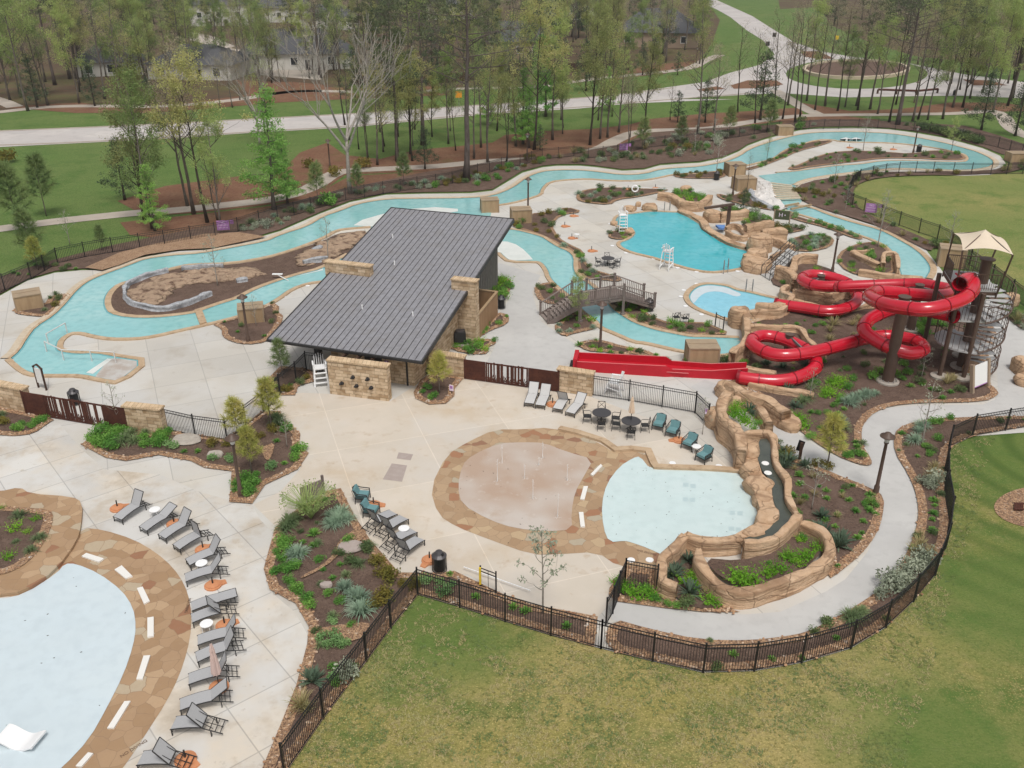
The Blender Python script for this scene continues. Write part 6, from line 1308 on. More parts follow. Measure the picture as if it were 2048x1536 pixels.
def needle_tuft(m,c,r_,n,rn,d0=None,w_=.05,mi=0):
    for _ in range(n):
        d=rq(rn)
        if d0 is not None: d=(d+d0*.9).normalized()
        v=d.cross(rq(rn)).normalized()*w_; e=c+d*r_*rn.uniform(.7,1.2); m.add([c-v*.6,c+v*.6,e+v*.3,e-v*.3],[(0,1,2,3)],mi)
def limb(m,p,d,L,r_,rn,depth,tips,up=.25,spread=.7,nb=3,seg=4,wob=.25,taper=.35,minr=.012):
    P=[p.copy()]; rs=[r_]; q=p.copy(); dd=d.normalized()
    for i in range(seg):
        dd=(dd+rq(rn)*wob*.5+Vector((0,0,up*.25))).normalized(); q=q+dd*(L/seg); P.append(q.copy()); rs.append(max(minr,r_*(1-(1-taper)*(i+1)/seg)))
    m.tube(P,rs,5 if r_<.08 else 7,cap=False)
    if depth==0: tips.append((q,dd)); return
    for k in range(nb):
        t=rn.uniform(.45,1.0) if k else 1.0; i=min(seg,max(1,int(round(t*seg)))); s_=rq(rn); s_=(s_-dd*s_.dot(dd)).normalized()
        limb(m,P[i],(dd*(1-spread*.5)+s_*spread+Vector((0,0,up))).normalized(),L*rn.uniform(.5,.75),rs[i]*.7,rn,depth-1,tips,up,spread,nb,max(2,seg-1),wob,taper,minr)
def trunk_path(h,rn,lean=.03,n=9,wob=.012):
    P=[];x=y=0; lx,ly=rn.uniform(-lean,lean),rn.uniform(-lean,lean)
    for i in range(n+1): P.append(Vector((x,y,h*i/n))); x+=lx*h/n+rn.uniform(-wob,wob)*h/3; y+=ly*h/n+rn.uniform(-wob,wob)*h/3
    return P
def tall_pine(seed,h=22,cb=.55,dens=1.0):
    rn=random.Random(seed); t=MB(); c=MB(); P=trunk_path(h,rn,.02); t.tube(P,[.34*(1-.75*i/9)+(.14 if i==0 else 0) for i in range(10)],9); tips=[]
    nb=26
    for k in range(nb):
        f=cb+(1-cb)*(k+rn.random()*.6)/nb; i=f*9; a=P[int(min(i,8))].lerp(P[int(min(i,8))+1],i-int(min(i,8))); an=k*2.4+rn.uniform(-.5,.5)
        L=(h*.20)*(1.25-((f-cb)/(1-cb))*.9)*rn.uniform(.6,1.1)*(.6 if f<cb+.06 else 1)
        limb(t,a,Vector((math.cos(an),math.sin(an),rn.uniform(-.05,.4))),L,.075*(1.2-f*.7),rn,1,tips,.25,.8,3,3,.3)
    for p,d in tips:
        for j in range(2): clump(c,p-d*rn.uniform(0,.9)+rq(rn)*.4,rn.uniform(.55,1.0),int(38*dens),.27,rn,.6)
    clump(c,P[-1],.9,int(40*dens),.32,rn,1)
    return t,c,'bark_pine','leaf_pine'
def big_pine(seed,h=21,cb=.5):
    rn=random.Random(seed); t=MB(); c=MB(); P=trunk_path(h,rn,.02); t.tube(P,[.36*(1-.8*i/9)+(.14 if i==0 else 0) for i in range(10)],9); tips=[]
    for k in range(24):
        f=min(.99,cb+(1-cb)*(k+rn.random()*.6)/24); i=f*9; a=P[int(min(i,8))].lerp(P[int(min(i,8))+1],i-int(min(i,8))); an=k*2.4+rn.uniform(-.5,.5); u=(f-cb)/(1-cb)
        L=h*.30*(.55+.9*math.sin(PI*min(1,u*.8+.25)))*rn.uniform(.6,1.1); limb(t,a,Vector((math.cos(an),math.sin(an),rn.uniform(.0,.5))),L*.8,.09*(1.2-f*.6),rn,2,tips,.22,.75,3,3,.3)
    for p,d in tips: clump(c,p+rq(rn)*.3,rn.uniform(.5,.9),34,.25,rn,.5)
    return t,c,'bark_pine','leaf_pine'
def thin_tree(seed,h=17,leafm='leaf_spring',bark='bark_grey',ls=.2,n=46,cb=.2,wide=.24,r0=.17,lean=.05,dens=1):
    rn=random.Random(seed); t=MB(); c=MB(); P=trunk_path(h,rn,lean,9,.02); t.tube(P,[r0*(1-.82*i/9)+(.07 if i==0 else 0) for i in range(10)],7); tips=[]
    nb=22
    for k in range(nb):
        f=cb+(1-cb)*(k+rn.random())/nb; f=min(f,.99); i=f*9; a=P[int(min(i,8))].lerp(P[int(min(i,8))+1],i-int(min(i,8))); an=rn.uniform(0,2*PI)
        L=h*wide*(1.2-f*.75)*rn.uniform(.6,1.2); limb(t,a,Vector((math.cos(an),math.sin(an),.9)),L,r0*.42*(1.15-f),rn,1,tips,.4,.7,3,3,.35,.35,.01)
    for p,d in tips:
        for j in range(3): clump(c,p-d*rn.uniform(0,1.3)+rq(rn)*.35,rn.uniform(.5,1.0),int(n*dens),ls,rn,.9)
    return t,c,bark,leafm
def bare_tree(seed,h=16,bark='bark_pale',dp=3):
    rn=random.Random(seed); t=MB(); c=MB(); tips=[]; P=trunk_path(h*.30,rn,.04,5,.02); t.tube(P,[.22-.02*i for i in range(6)],8)
    for k in range(5):
        an=k*1.3+rn.uniform(-.3,.3); limb(t,P[-1-(k%2)],Vector((math.cos(an)*.6,math.sin(an)*.6,.9)),h*.32,.13,rn,dp,tips,.30,.55,4,4,.25,.42,.017)
    for p,d in tips: 
        if rn.random()<.12: clump(c,p,.3,5,.16,rn)
    return t,c,bark,'leaf_bud'
def cypress(seed,h=12,wide=.24):
    rn=random.Random(seed); t=MB(); c=MB(); P=trunk_path(h,rn,.01); t.tube(P,[.2*(1-.9*i/9)+(.08 if i==0 else 0) for i in range(10)],7); tips=[]
    for k in range(46):
        f=.1+.88*(k+rn.random())/46; i=f*9; a=P[int(min(i,8))].lerp(P[int(min(i,8))+1],i-int(min(i,8))); an=k*2.4; L=h*wide*(1.05-f)*rn.uniform(.6,1.25)+.25
        d=Vector((math.cos(an),math.sin(an),.15)); t.tube([a,a+d*L*.5+Vector((0,0,.1)),a+d*L+Vector((0,0,-.1))],[.035,.02,.01],4,cap=False)
        for j in range(max(3,int(L*3.4))):
            u=rn.uniform(.25,1.05); clump(c,a+d*L*u+Vector((0,0,-.15*u))+rq(rn)*.3,rn.uniform(.4,.7),34,.2,rn,.55)
    return t,c,'bark_grey','leaf_bright'
def evergreen(seed,h=8,leafm='leaf_dark',wide=.3,cb=.1,n=24):
    rn=random.Random(seed); t=MB(); c=MB(); P=trunk_path(h,rn,.015); t.tube(P,[.16*(1-.85*i/9)+(.05 if i==0 else 0) for i in range(10)],7)
    for k in range(34):
        f=cb+(.98-cb)*(k+rn.random())/34; i=f*9; a=P[int(min(i,8))].lerp(P[int(min(i,8))+1],i-int(min(i,8))); an=k*2.4; L=h*wide*(1.05-f)*rn.uniform(.65,1.2)+.2
        d=Vector((math.cos(an),math.sin(an),.35)); t.tube([a,a+d*L],[.03,.01],4,cap=False)
        for j in range(max(2,int(L*2))): clump(c,a+d*L*rn.uniform(.3,1.05)+rq(rn)*.25,rn.uniform(.35,.7),n+14,.19,rn,.8)
    return t,c,'bark_dark',leafm
def young_pine(seed,h=4.5,leafm='leaf_young_pine',cb=.3):
    rn=random.Random(seed); t=MB(); c=MB(); P=trunk_path(h,rn,.02,9,.01); t.tube(P,[.055*(1-.7*i/9) for i in range(10)],6)
    for k in range(26):
        f=cb+(1-cb)*(k+rn.random()*.5)/26; f=min(f,.99); i=f*9; a=P[int(min(i,8))].lerp(P[int(min(i,8))+1],i-int(min(i,8))); an=k*2.4; L=h*.30*(1.12-f)*rn.uniform(.7,1.2)+.15
        d=Vector((math.cos(an),math.sin(an),.55)).normalized(); e=a+d*L; t.tube([a,e],[.018,.008],4,cap=False)
        for u in (.35,.6,.8,1.0): needle_tuft(c,a.lerp(e,u),.40 if h<5 else .62,26,rn,d,.018 if h<5 else .024)
    needle_tuft(c,P[-1],.4,30,rn,Vector((0,0,1)),.016)
    return t,c,'bark_grey',leafm
def sapling(seed,h=3.2,bark='bark_pale',leafm='leaf_sage',leaves=6,ls=.1):
    rn=random.Random(seed); t=MB(); c=MB(); P=trunk_path(h,rn,.03,7,.02); t.tube(P,[.035*(1-.75*i/7)+.004 for i in range(8)],5); tips=[]
    for k in range(11):
        f=.3+.68*k/11; i=f*7; a=P[int(min(i,6))].lerp(P[int(min(i,6))+1],i-int(min(i,6))); an=k*2.4; limb(t,a,Vector((math.cos(an),math.sin(an),.8)),h*.26*(1.2-f),.016,rn,1,tips,.3,.6,2,3,.3,.4,.006)
    for p,d in tips: clump(c,p,.18,leaves,ls,rn)
    return t,c,bark,leafm
TREES={'pine':[tall_pine(s,22,.5) for s in (1,2)]+[tall_pine(3,24,.62,1.1)],'bigpine':[big_pine(4,21,.5),big_pine(5,21,.6)],'thin':[thin_tree(s,17,wide=w_,cb=c_) for s,w_,c_ in ((11,.24,.2),(12,.2,.3),(13,.28,.35),(14,.22,.12))]+[thin_tree(s,18,'leaf_spring','bark_grey',.15,20,.3,.2) for s in (15,16)],'olive':[thin_tree(s,16,'leaf_olive','bark_dark',wide=w_,cb=c_) for s,w_,c_ in ((21,.25,.25),(22,.2,.15),(23,.3,.4),(24,.22,.3))]+[thin_tree(s,17,'leaf_olive','bark_grey',.15,20,.3,.2) for s in (25,26)],
 'bud':[thin_tree(s,15,'leaf_bud','bark_grey',.15,16,.35) for s in (31,32)],'bare':[bare_tree(s) for s in (41,42)],'twig':[thin_tree(s,15,'leaf_bud','bark_dark',.14,4,.4,.2,.13,.06) for s in (43,44,45)],'cypress':[cypress(s) for s in (51,52)],'ever':[evergreen(s) for s in (61,62)],
 'ypine':[young_pine(s,5.5) for s in (71,72)],'gpine':[young_pine(s,3.6,'leaf_yellow_pine',.35) for s in (81,82)],'sap':[sapling(s) for s in (91,92)],'sapleaf':[sapling(93,3.6,'bark_pale','leaf_sage',16,.13)]}
THG={'bigpine':(21,21),'pine':(22,22,24),'thin':(17,)*4+(18,)*2,'olive':(16,)*4+(17,)*2,'bud':(15,)*2,'bare':(16,)*2,'twig':(15,)*3,'cypress':(12,)*2,'ever':(8,)*2,'ypine':(5.5,)*2,'gpine':(3.6,)*2,'sap':(3.2,)*2,'sapleaf':(3.6,)}
TM={k:[(t.mesh('trunk',bk,True),(c.mesh('crown',lf) if c.f else None)) for t,c,bk,lf in v] for k,v in TREES.items()}
PLANTS=[]    # (object, description, where, ground point)
DESC={'bigpine':('pine_tree','broad crowned dark pine','pine tree'),'pine':('pine_tree','tall dark pine','pine tree'),'thin':('spring_tree','fresh green slender tree','tree'),'olive':('olive_tree','olive yellow slender tree','tree'),'bud':('budding_tree','thin budding brown tree','tree'),'bare':('bare_tree','pale bare branched tree','tree'),'twig':('bare_tree','dark bare tree','tree'),
 'cypress':('cypress_tree','bright green feathery cypress','cypress tree'),'ever':('evergreen_tree','dark bushy evergreen','evergreen tree'),'ypine':('young_pine','young green pine','young pine'),'gpine':('young_pine','young yellow green pine','young pine'),'sap':('sapling','thin bare pale sapling','sapling'),'sapleaf':('sapling','small leaved sapling','sapling')}
DESC['olive']=('leafy_tree',)+DESC['olive'][1:]
trn=random.Random(77)
def tree(kind,p,h,where,seed=None,rz_=None,sx=1.0):
    L=TM[kind]; i=(seed if seed is not None else trn.randrange(99))%len(L); nm,ds,ct=DESC[kind]; s_=h/THG[kind][i]
    o=thing(nm,'',ct,(p.x,p.y,p.z),trn.uniform(0,6.28) if rz_ is None else rz_); o.scale=(s_*sx,s_*sx,s_)
    link(mesh_obj('trunk',L[i][0]),o)
    if L[i][1] is not None: link(mesh_obj('crown',L[i][1]),o)
    PLANTS.append((o,ds,where,p)); return o
def hof(base,ytop,cap=30):
    b=pts(base)[0]; lo,hi=0,cap
    for _ in range(30):
        m_=(lo+hi)/2
        if px_of((b.x,b.y,m_))[1]>ytop: lo=m_
        else: hi=m_
    return lo
# trees one can tell apart (base pixel, height in metres)
W1_='between pool fence and road'; W2_='across the road'
for k,q,h,w_ in (('bigpine','S 933,362',23,W1_),('bigpine','S 846,290',19,W1_),('bare','S 700,388',21,W1_),('twig','S 690,250',15,W1_),('cypress','S 1058,296',9,W1_),('cypress','S 575,408',8,W1_),('cypress','S 310,462',7,W1_),('thin','S 440,450',11,W1_),('cypress','S 548,420',13.5,W1_),('thin','S 305,458',14,W1_),('olive','S 290,440',17,W1_),('bud','S 375,412',14,W1_),('thin','S 435,440',9,W1_),('olive','S 415,445',15,W1_),('bud','S 388,428',17,W1_),
 ('olive','S 755,330',13,W1_),('thin','S 794,325',14,W1_),('olive','S 825,322',12,W1_),('thin','S 735,318',9,W1_),('pine','S 795,322',17,W1_),('thin','S 948,317',15,W1_),('olive','S 975,325',15,W1_),('thin','S 962,295',16,W1_),('olive','S 1013,325',10,W1_),('thin','S 1032,293',17,W1_),('cypress','S 1046,288',11,W1_),('olive','S 1068,300',18,W1_),('thin','S 1105,280',17,W1_),('thin','S 1125,268',9,W1_),('olive','S 1180,290',17,W1_),('thin','S 1200,278',17,W1_),('olive','S 1215,275',15,W1_),('thin','S 1237,265',15,W1_),('bud','S 1258,285',9,W1_),('olive','S 1290,255',14,W1_),
 ('ever','S 850,338',5.5,W1_),('twig','S 1015,300',9,W1_),('ever','S 1080,300',3.5,W1_),('twig','S 1260,275',8,W1_),('ever','S 1355,245',5,W1_),('twig','S 1340,240',7,W1_),
 ('olive','S 1395,268',19,'near the far right footpath'),('bud','S 1428,262',12,'near the far right footpath'),('ever','S 1410,245',7,'near the far right footpath'),('twig','S 1475,225',14,'near the far right footpath'),('twig','S 1510,246',14,'near the far right footpath'),('ever','S 1520,240',11,'near the far right footpath'),('twig','S 1548,240',16,'near the far right footpath'),('twig','S 1565,238',15,'near the far right footpath'),('twig','S 1590,245',17,'near the far right footpath'),('twig','S 1600,235',16,'near the far right footpath'),
 ('twig','S 1630,220',16,'before the roundabout'),('bud','S 1650,212',17,'before the roundabout'),('twig','S 1675,222',17,'before the roundabout'),('twig','S 1715,220',16,'before the roundabout'),('bud','S 1740,218',17,'before the roundabout'),('thin','S 1755,228',15,'before the roundabout'),('twig','S 1778,245',18,'before the roundabout'),
 ('bigpine','S 1795,250',20,'beside the far right walkway'),('bud','S 1825,243',16,'beside the far right walkway'),('twig','S 1835,242',17,'beside the far right walkway'),('thin','S 1855,240',15,'beside the far right walkway'),('olive','S 1885,238',18,'beside the far right walkway'),('thin','S 1905,215',19,'beside the far right walkway'),('olive','S 1925,215',17,'beside the far right walkway'),('ever','S 1962,260',9,'beside the far right walkway'),('ever','S 2030,272',9,'beside the far right walkway'),('thin','S 1985,225',18,'beside the far right walkway'),('olive','S 2015,212',19,'beside the far right walkway'),('thin','S 2040,215',20,'beside the far right walkway'),('thin','S 1690,214',13,'before the roundabout'),
 ('ypine','S 93,432',6.5,'on the left lawn'),('ypine','S 42,468',7,'on the left lawn'),('ypine','S 70,530',5.2,'on the left lawn'),('ever','S 250,400',7,'on the left lawn'),('ypine','S 205,502',2.5,'on the left lawn'),('ypine','S 715,392',3.6,W1_),('sap','S 140,490',3.5,'on the left lawn'),('bud','S 270,345',9,'on the left lawn'),
 ('thin','S 56,222',21,W2_),('pine','S 110,170',22,W2_),('pine','S 140,158',22,W2_),('ever','S 75,215',9,W2_),('ever','S 190,212',8,W2_),('thin','S 20,200',20,W2_),('pine','S 165,130',20,W2_),('bigpine','S 247,150',17,W2_),('pine','S 268,150',17,W2_),('bigpine','S 365,150',16,W2_),('bud','S 480,200',9,W2_),('ever','S 300,212',5,W2_),('bud','S 440,215',8,W2_),('bud','S 465,215',9,W2_),('thin','S 520,180',15,W2_),('thin','S 560,165',13,W2_),('bigpine','S 640,150',17,W2_),('thin','S 530,270',13,W1_),('bare','S 520,290',15,W1_),('ever','S 1020,165',8,W2_),('thin','S 1065,165',15,W2_),('ever','S 960,175',8,W2_),('olive','S 900,180',14,W2_),('bigpine','S 820,170',18,W2_),('ever','S 1285,150',7,W2_),('ever','S 1355,150',5,W2_),('thin','S 1310,150',12,W2_)):
    if h==0: continue
    tree(k,pts(q)[0],h,w_)
# woods behind the road, thinning toward the houses
def scatter(poly,n,kinds,hr,where,seed,avoid=(),mind=3.0):
    rn=random.Random(seed); P=pts(poly) if isinstance(poly,str) else poly; xs=[p.x for p in P]; ys=[p.y for p in P]; got=[]; tries=0
    while len(got)<n and tries<n*60:
        tries+=1; q=Vector((rn.uniform(min(xs),max(xs)),rn.uniform(min(ys),max(ys)),0))
        if not inside(q,P) or any(inside(q,a) for a in avoid) or any((q-o).length<mind for o in got): continue
        got.append(q); tree(rn.choice(kinds),q,rn.uniform(*hr),where)
    return got
AV=[pts('S 370,55 700,55 700,168 290,165 290,100'),pts('S 165,150 270,150 270,105 165,105'),pts('S 1440,20 1580,20 1700,130 1440,130'),pts('S 975,125 1110,125 1110,95 975,95'),pts('S 1240,100 1380,100 1380,50 1240,50')]
scatter('S -30,190 350,175 350,120 300,60 -60,60',36,['thin','thin','olive','pine','bud'],(15,21),'in the woods at the upper left',1,AV)
scatter('S -40,60 380,55 380,6 -60,6',34,['thin','olive','bud','thin','pine'],(14,20),'along the top left edge',2,AV,5)
scatter('S 300,165 700,165 700,130 300,130',20,['thin','bud','olive','thin'],(12,18),'in front of the white houses',3,())
scatter('S 690,172 1000,160 1000,60 690,60',44,['thin','pine','olive','ever','bud'],(12,20),'in the woods at the top centre',4,AV)
scatter('S 1000,155 1330,140 1420,90 1400,30 1000,40',46,['thin','olive','olive','thin','bud','ever'],(12,19),'right of the top centre woods',5,AV)
scatter('S 400,45 1400,25 1430,4 380,4',46,['thin','ever','olive','pine'],(13,18),'in the far top woods',6,(),7)
scatter('S 1650,45 1750,85 1840,110 2080,130 2120,60 2040,12 1650,14',50,['ever','thin','olive','pine','thin'],(14,21),'in the far right woods',7,(),5)
scatter('S 150,168 720,172 720,150 150,150',16,['thin','olive','bud','thin'],(13,18),'before the low houses',16,(),3)
scatter('S 1000,140 1400,135 1440,60 1200,60',18,['thin','olive','bud'],(14,19),'before the tan house',17,AV[3:],3.5)
scatter('S 1560,215 1800,215 2000,190 1900,150 1700,200 1560,200',10,['bud','twig','thin'],(13,18),'before the roundabout',15,(),4)
scatter('S 1800,118 2060,135 2080,205 1930,205 1880,150',20,['thin','olive','thin'],(15,21),'in the right edge grove',8,(),3.5)
scatter('S 960,240 1290,215 1290,238 960,285',14,['thin','olive','bud','cypress'],(6,14),W1_,9,(),4)
scatter('S 690,270 940,250 940,300 700,330',14,['thin','olive','bud','twig'],(7,13),W1_,10,(),4)
scatter('S 700,166 1000,150 1300,140 1300,120 700,130',16,['thin','olive','pine','bud'],(13,19),'behind the far road footpath',11,AV,4)
scatter('S -40,215 330,205 330,170 -40,185',11,['thin','thin','olive','bud'],(13,20),'at the left woods edge',12,(),4)
scatter('S 700,215 1300,180 1300,160 700,190',9,['thin','olive','cypress','ever'],(5,12),'on the far verge',13,(),5)
# ---------- shrubs and ground plants ----------
def shrub_mesh(seed,kind):
    rn=random.Random(seed); m=MB(); mat={'mound':'leaf_mound','light':'leaf_light','round':'leaf_shrub','gold':'leaf_gold','fern':'leaf_fern','blue':'leaf_blue','grassy':'leaf_grassy','yucca':'leaf_yucca','straw':'leaf_straw','sage':'leaf_sage','tuft':'leaf_mound','wisp':'leaf_spring'}[kind]
    if kind in('mound','light','round','gold','sage'):
        for _ in range(7): a=rn.uniform(0,6.28); clump(m,Vector((math.cos(a)*.25,math.sin(a)*.25,rn.uniform(.18,.34))),.30,46,.125,rn,.85)
        clump(m,Vector((0,0,.3)),.4,70,.12,rn,.75)
    elif kind=='fern':
        for _ in range(36):
            a=rn.uniform(0,6.28); L=rn.uniform(.35,.7); d=Vector((math.cos(a),math.sin(a),0)); s_=Vector((rn.uniform(-.3,.3),rn.uniform(-.3,.3),.05))
            for i in range(6): t=i/6; p=s_+d*L*t+Vector((0,0,.32*math.sin(t*2.4))); leaf_quad(m,p,.15*(1.1-t),rn,d,.6)
    elif kind in('blue','grassy','yucca','straw','tuft'):
        n,L,w_,dr={'blue':(150,.68,.014,.75),'grassy':(130,.6,.013,.7),'yucca':(60,.58,.032,.15),'straw':(80,.8,.014,.3),'tuft':(60,.45,.03,.35)}[kind]
        for _ in range(n):
            a=rn.uniform(0,6.28); el=rn.uniform(.35,1.45) if kind!='yucca' else rn.uniform(.1,1.4); l=L*rn.uniform(.7,1.15); d=Vector((math.cos(a)*math.cos(el),math.sin(a)*math.cos(el),math.sin(el))); sd=Vector((-math.sin(a),math.cos(a),0))*w_
            b=Vector((math.cos(a)*.06,math.sin(a)*.06,0)); P=[b,b+d*l*.45,b+d*l*.8-Vector((0,0,dr*l*.22)),b+d*l-Vector((0,0,dr*l*.62))]
            vs=[]; 
            for i,p in enumerate(P): k=(1,.95,.65,.1)[i]; vs+=[p-sd*k,p+sd*k]
            m.add(vs,[(2*i,2*i+1,2*i+3,2*i+2) for i in range(3)])
    elif kind=='wisp':
        for _ in range(90):
            a=rn.uniform(0,6.28); d=Vector((math.cos(a)*.6,math.sin(a)*.6,1)).normalized(); P=[Vector((0,0,.0)),d*.6,d*1.0+Vector((math.cos(a),math.sin(a),-.1))*.25]; sd=Vector((-math.sin(a),math.cos(a),0))*.008
            m.add([P[0]-sd,P[0]+sd,P[1]-sd,P[1]+sd,P[2]-sd,P[2]+sd],[(0,1,3,2),(2,3,5,4)]); 
            for p in (P[1],P[2]): clump(m,p,.16,3,.07,rn)
    return m.mesh('foliage',mat)
SM={k:[shrub_mesh(s*13+len(k),k) for s in (1,2,3)] for k in ('mound','light','round','gold','fern','blue','grassy','yucca','straw','sage','tuft','wisp')}
SD={'mound':('leafy_mound','bright green leafy mound'),'light':('pale_shrub','pale green rounded shrub'),'round':('round_shrub','dull green shrub'),'gold':('gold_shrub','yellow brown shrub'),'fern':('fern_plant','bright feathery fern'),'blue':('ornamental_grass','blue green fountain grass'),'grassy':('ornamental_grass','green grass clump'),'yucca':('yucca_plant','dark spiky yucca'),'straw':('straw_grass','straw coloured dry plant'),'sage':('sage_shrub','grey green sage bush'),'tuft':('leafy_tuft','small green leafy tuft'),'wisp':('wispy_shrub','wispy yellow green shrub')}
prn=random.Random(5)
def plant(kind,p,r_,where,z=.1,hs=1.0):
    nm,ds=SD[kind]; o=mesh_obj(nm,SM[kind][prn.randrange(3)],(p.x,p.y,z),prn.uniform(0,6.28)); s_=r_/.6*prn.uniform(.55,.95); o.scale=(s_,s_,s_*hs*prn.uniform(.9,1.1)); link(o)
    tag(o,'','shrub' if 'shrub' in nm or 'bush' in ds else 'plant'); PLANTS.append((o,ds,where,p)); return o
def row(spec,where,z=.1):
    """'kind radius F x,y x,y ...; ...'"""
    for part in spec.split(';'):
        w_=part.split(); kind=w_[0]; r_=float(w_[1])
        for p in pts(' '.join(w_[2:])): plant(kind,p,r_,where,z)
row('mound .75 D 545,1120 570,1090 600,1065 640,1075 690,1065 720,1080 650,1110 610,1130 590,1150 560,1135 665,1140 690,1100;mound .7 D 840,1120 870,1140 850,1160 930,1110 960,1080 985,1085 950,1115 925,1150 960,1140 650,1175;light .65 D 1000,1165 1250,1235 1345,1240 1590,1290;grassy .85 D 720,1130 750,1100 790,1135 850,1085 700,1150 770,1085;tuft .5 D 1080,1190 1160,1190 1620,1130 1665,1260;gold .6 D 1250,1150 1325,1150 1520,1105 1600,1070;mound .6 D 1380,1415 1400,1380 1430,1345 1470,1355 1500,1335 1490,1380 1460,1400 1430,1420 1480,1430 1440,1440 1380,1380;grassy .9 D 1620,1005 1640,1030;mound .6 D 1735,1195 1730,1235 1760,1180 1680,1065','behind the left patio')
row('mound .55 D 90,1060 130,1035 180,1045 215,1020 250,1000 270,1010 110,1062;grassy .8 D 15,975;gold .5 D 30,1030 10,1015','at the left rusted gate')
row('tuft .4 D 1620,810 1700,800;gold .6 D 1690,830 1660,840 1790,760;round .5 D 1760,790 1610,770','by the shower wall')
row('mound .6 E 1010,1195 1035,1170 1060,1225 1080,1215;round .7 E 1060,1080 1170,1080','at the restroom corner')
row('blue .9 J 480,550 530,540 570,570 480,600 520,580;grassy .9 J 230,590 210,620 270,560;mound .55 J 175,690 180,720 200,745 230,700 160,760 190,800 190,850 240,860 260,845 220,860 165,880;blue .95 J 265,790 280,770;mound .5 J 230,930 260,940 275,970 290,990 330,1040 350,1070;tuft .7 J 375,650 375,720;tuft .5 J 310,700 530,830 430,860 485,910;blue .95 J 555,970 610,1010 650,1110 640,1040;light .5 J 480,1165;mound .6 J 470,1005 530,1050;light .6 J 430,1260 500,1255 460,1310 520,1300 555,1300;yucca .7 J 365,1485;gold .8 J 750,830 780,890 830,915 785,1035 720,1080;round .6 J 680,740 520,770 600,810;light .6 J 1020,930 1105,935 1175,955 1135,995;tuft .5 J 1320,1020 1540,1080 1610,1105 1170,885 1850,1190;grassy .9 J 690,730 640,830','in the front bed')
row('light .55 J 610,1440 500,1510;sage .8 J 560,1480;yucca .7 I 1640,1090;mound .5 I 1760,1110;straw .7 I 1610,1240 1580,1220;gold .6 J 890,950 950,960','in the front bed')
p=pts('J 360,560')[0]; plant('wisp',p,1.25,'in the front bed'); plant('wisp',pts('J 330,520')[0],1.1,'in the front bed')
row('fern .8 K 290,1270 330,1290 360,1310 420,1290 450,1320 240,1230;mound .5 K 410,1270 470,1340 540,1360 590,1370;yucca .9 K 660,1100 590,1160 570,1190 670,1290;fern .7 K 680,1190 720,1220 640,1230 700,1260 780,1340 820,1360;round .8 K 650,1360','by the lower gate planter',.15)
row('fern .75 K 1310,1010 1400,1060 1330,1120 1300,1150 1250,1120 1220,1110 1350,1100 1200,1190 1120,1220 1130,1200;fern .9 K 950,1220 1010,1260 950,1260;mound .4 K 1135,1150 1320,1000','in the raised front planter',.45)
row('fern .8 K 930,260 960,240 940,300 980,330 920,290 1000,350 960,280;yucca .75 K 1025,290 1010,265;mound .5 K 1060,350 1030,380','in the upper ramp planter',.7)
row('yucca .9 K 1220,460 1240,520 1215,550 1345,540 1440,840 1430,920 1440,950 1540,1010 1550,980;tuft .55 K 1235,610 1310,600 1315,650 1270,720 1340,730 1470,690 1470,735 1560,695 1535,830 1520,900 1685,870 1640,810 1600,745 1620,660 1720,805 1650,965;mound .5 K 1300,820 1360,885;mound .55 K 1690,770 1750,775 1720,760;round .6 K 1130,390 1190,410 1190,480','between stream and grey walkway')
row('gold .7 K 1250,470 1470,560 1420,545;straw .6 K 1390,610','between stream and grey walkway')
row('mound .5 H 370,640 730,650 770,640 700,695 720,585 660,555 755,555;tuft .6 H 800,600 540,650 480,660 610,640;straw .9 H 840,640 960,640 820,680 1000,610 880,590;mound .6 H 925,925 965,985 930,1040 895,1110 1270,985 1245,960;fern .9 H 820,1010 850,1000 800,1060 830,1085 870,1030 880,1000 780,1090;blue .9 H 960,1120 1040,1090 1100,1080 940,1140 1010,1100;grassy .9 H 700,1040 640,1130 690,1110 1400,920;mound .7 H 1130,945 1090,980 1280,900 1310,950;yucca .9 H 420,890 520,910 550,1060 600,1160 680,900;round .6 H 1040,900 1030,820 360,920;mound .55 H 270,890 290,880','in the big slide bed')
row('mound .7 H 1420,600 1480,590 1400,640 1450,640 1390,690 1500,640 1540,650 1420,700 1370,660;straw .7 H 1600,990 1560,1010;round .6 H 1500,1060 1380,1010 1640,1060;tuft .5 H 1400,1020 1330,1030 1580,1070 1460,1050','around the slide columns')
row('grassy .9 L 870,170 900,190 540,380;blue .8 L 885,140;fern .9 L 630,150 650,190 620,120;mound .5 L 850,50 740,100 800,95 760,200 700,250;tuft .5 L 980,280 990,310 890,130 700,90;mound .45 L 1000,350 1020,370 940,370 960,350 920,365','beside the walkway fork')
row('blue .8 L 1350,270 1380,210 1400,180;mound .5 L 1490,260 1440,320 1450,360 1430,310 1570,130 1500,150 1460,160;tuft .5 L 1270,225 1460,640 1480,680 1470,730 1465,770 1465,840 1480,650;straw .8 L 1480,440 1460,500;sage .9 L 1480,530 1450,560 1400,540','between walkway and curved fence')
row('sage 1.1 L 1380,1060 1330,1110 1290,1150 1240,1190 1190,1210 1160,1260 1420,1030;grassy .8 L 1010,1360 950,1390;round .6 L 800,1440 720,1480;straw .6 L 1390,930 1440,980 1380,870 1350,980','between walkway and curved fence')
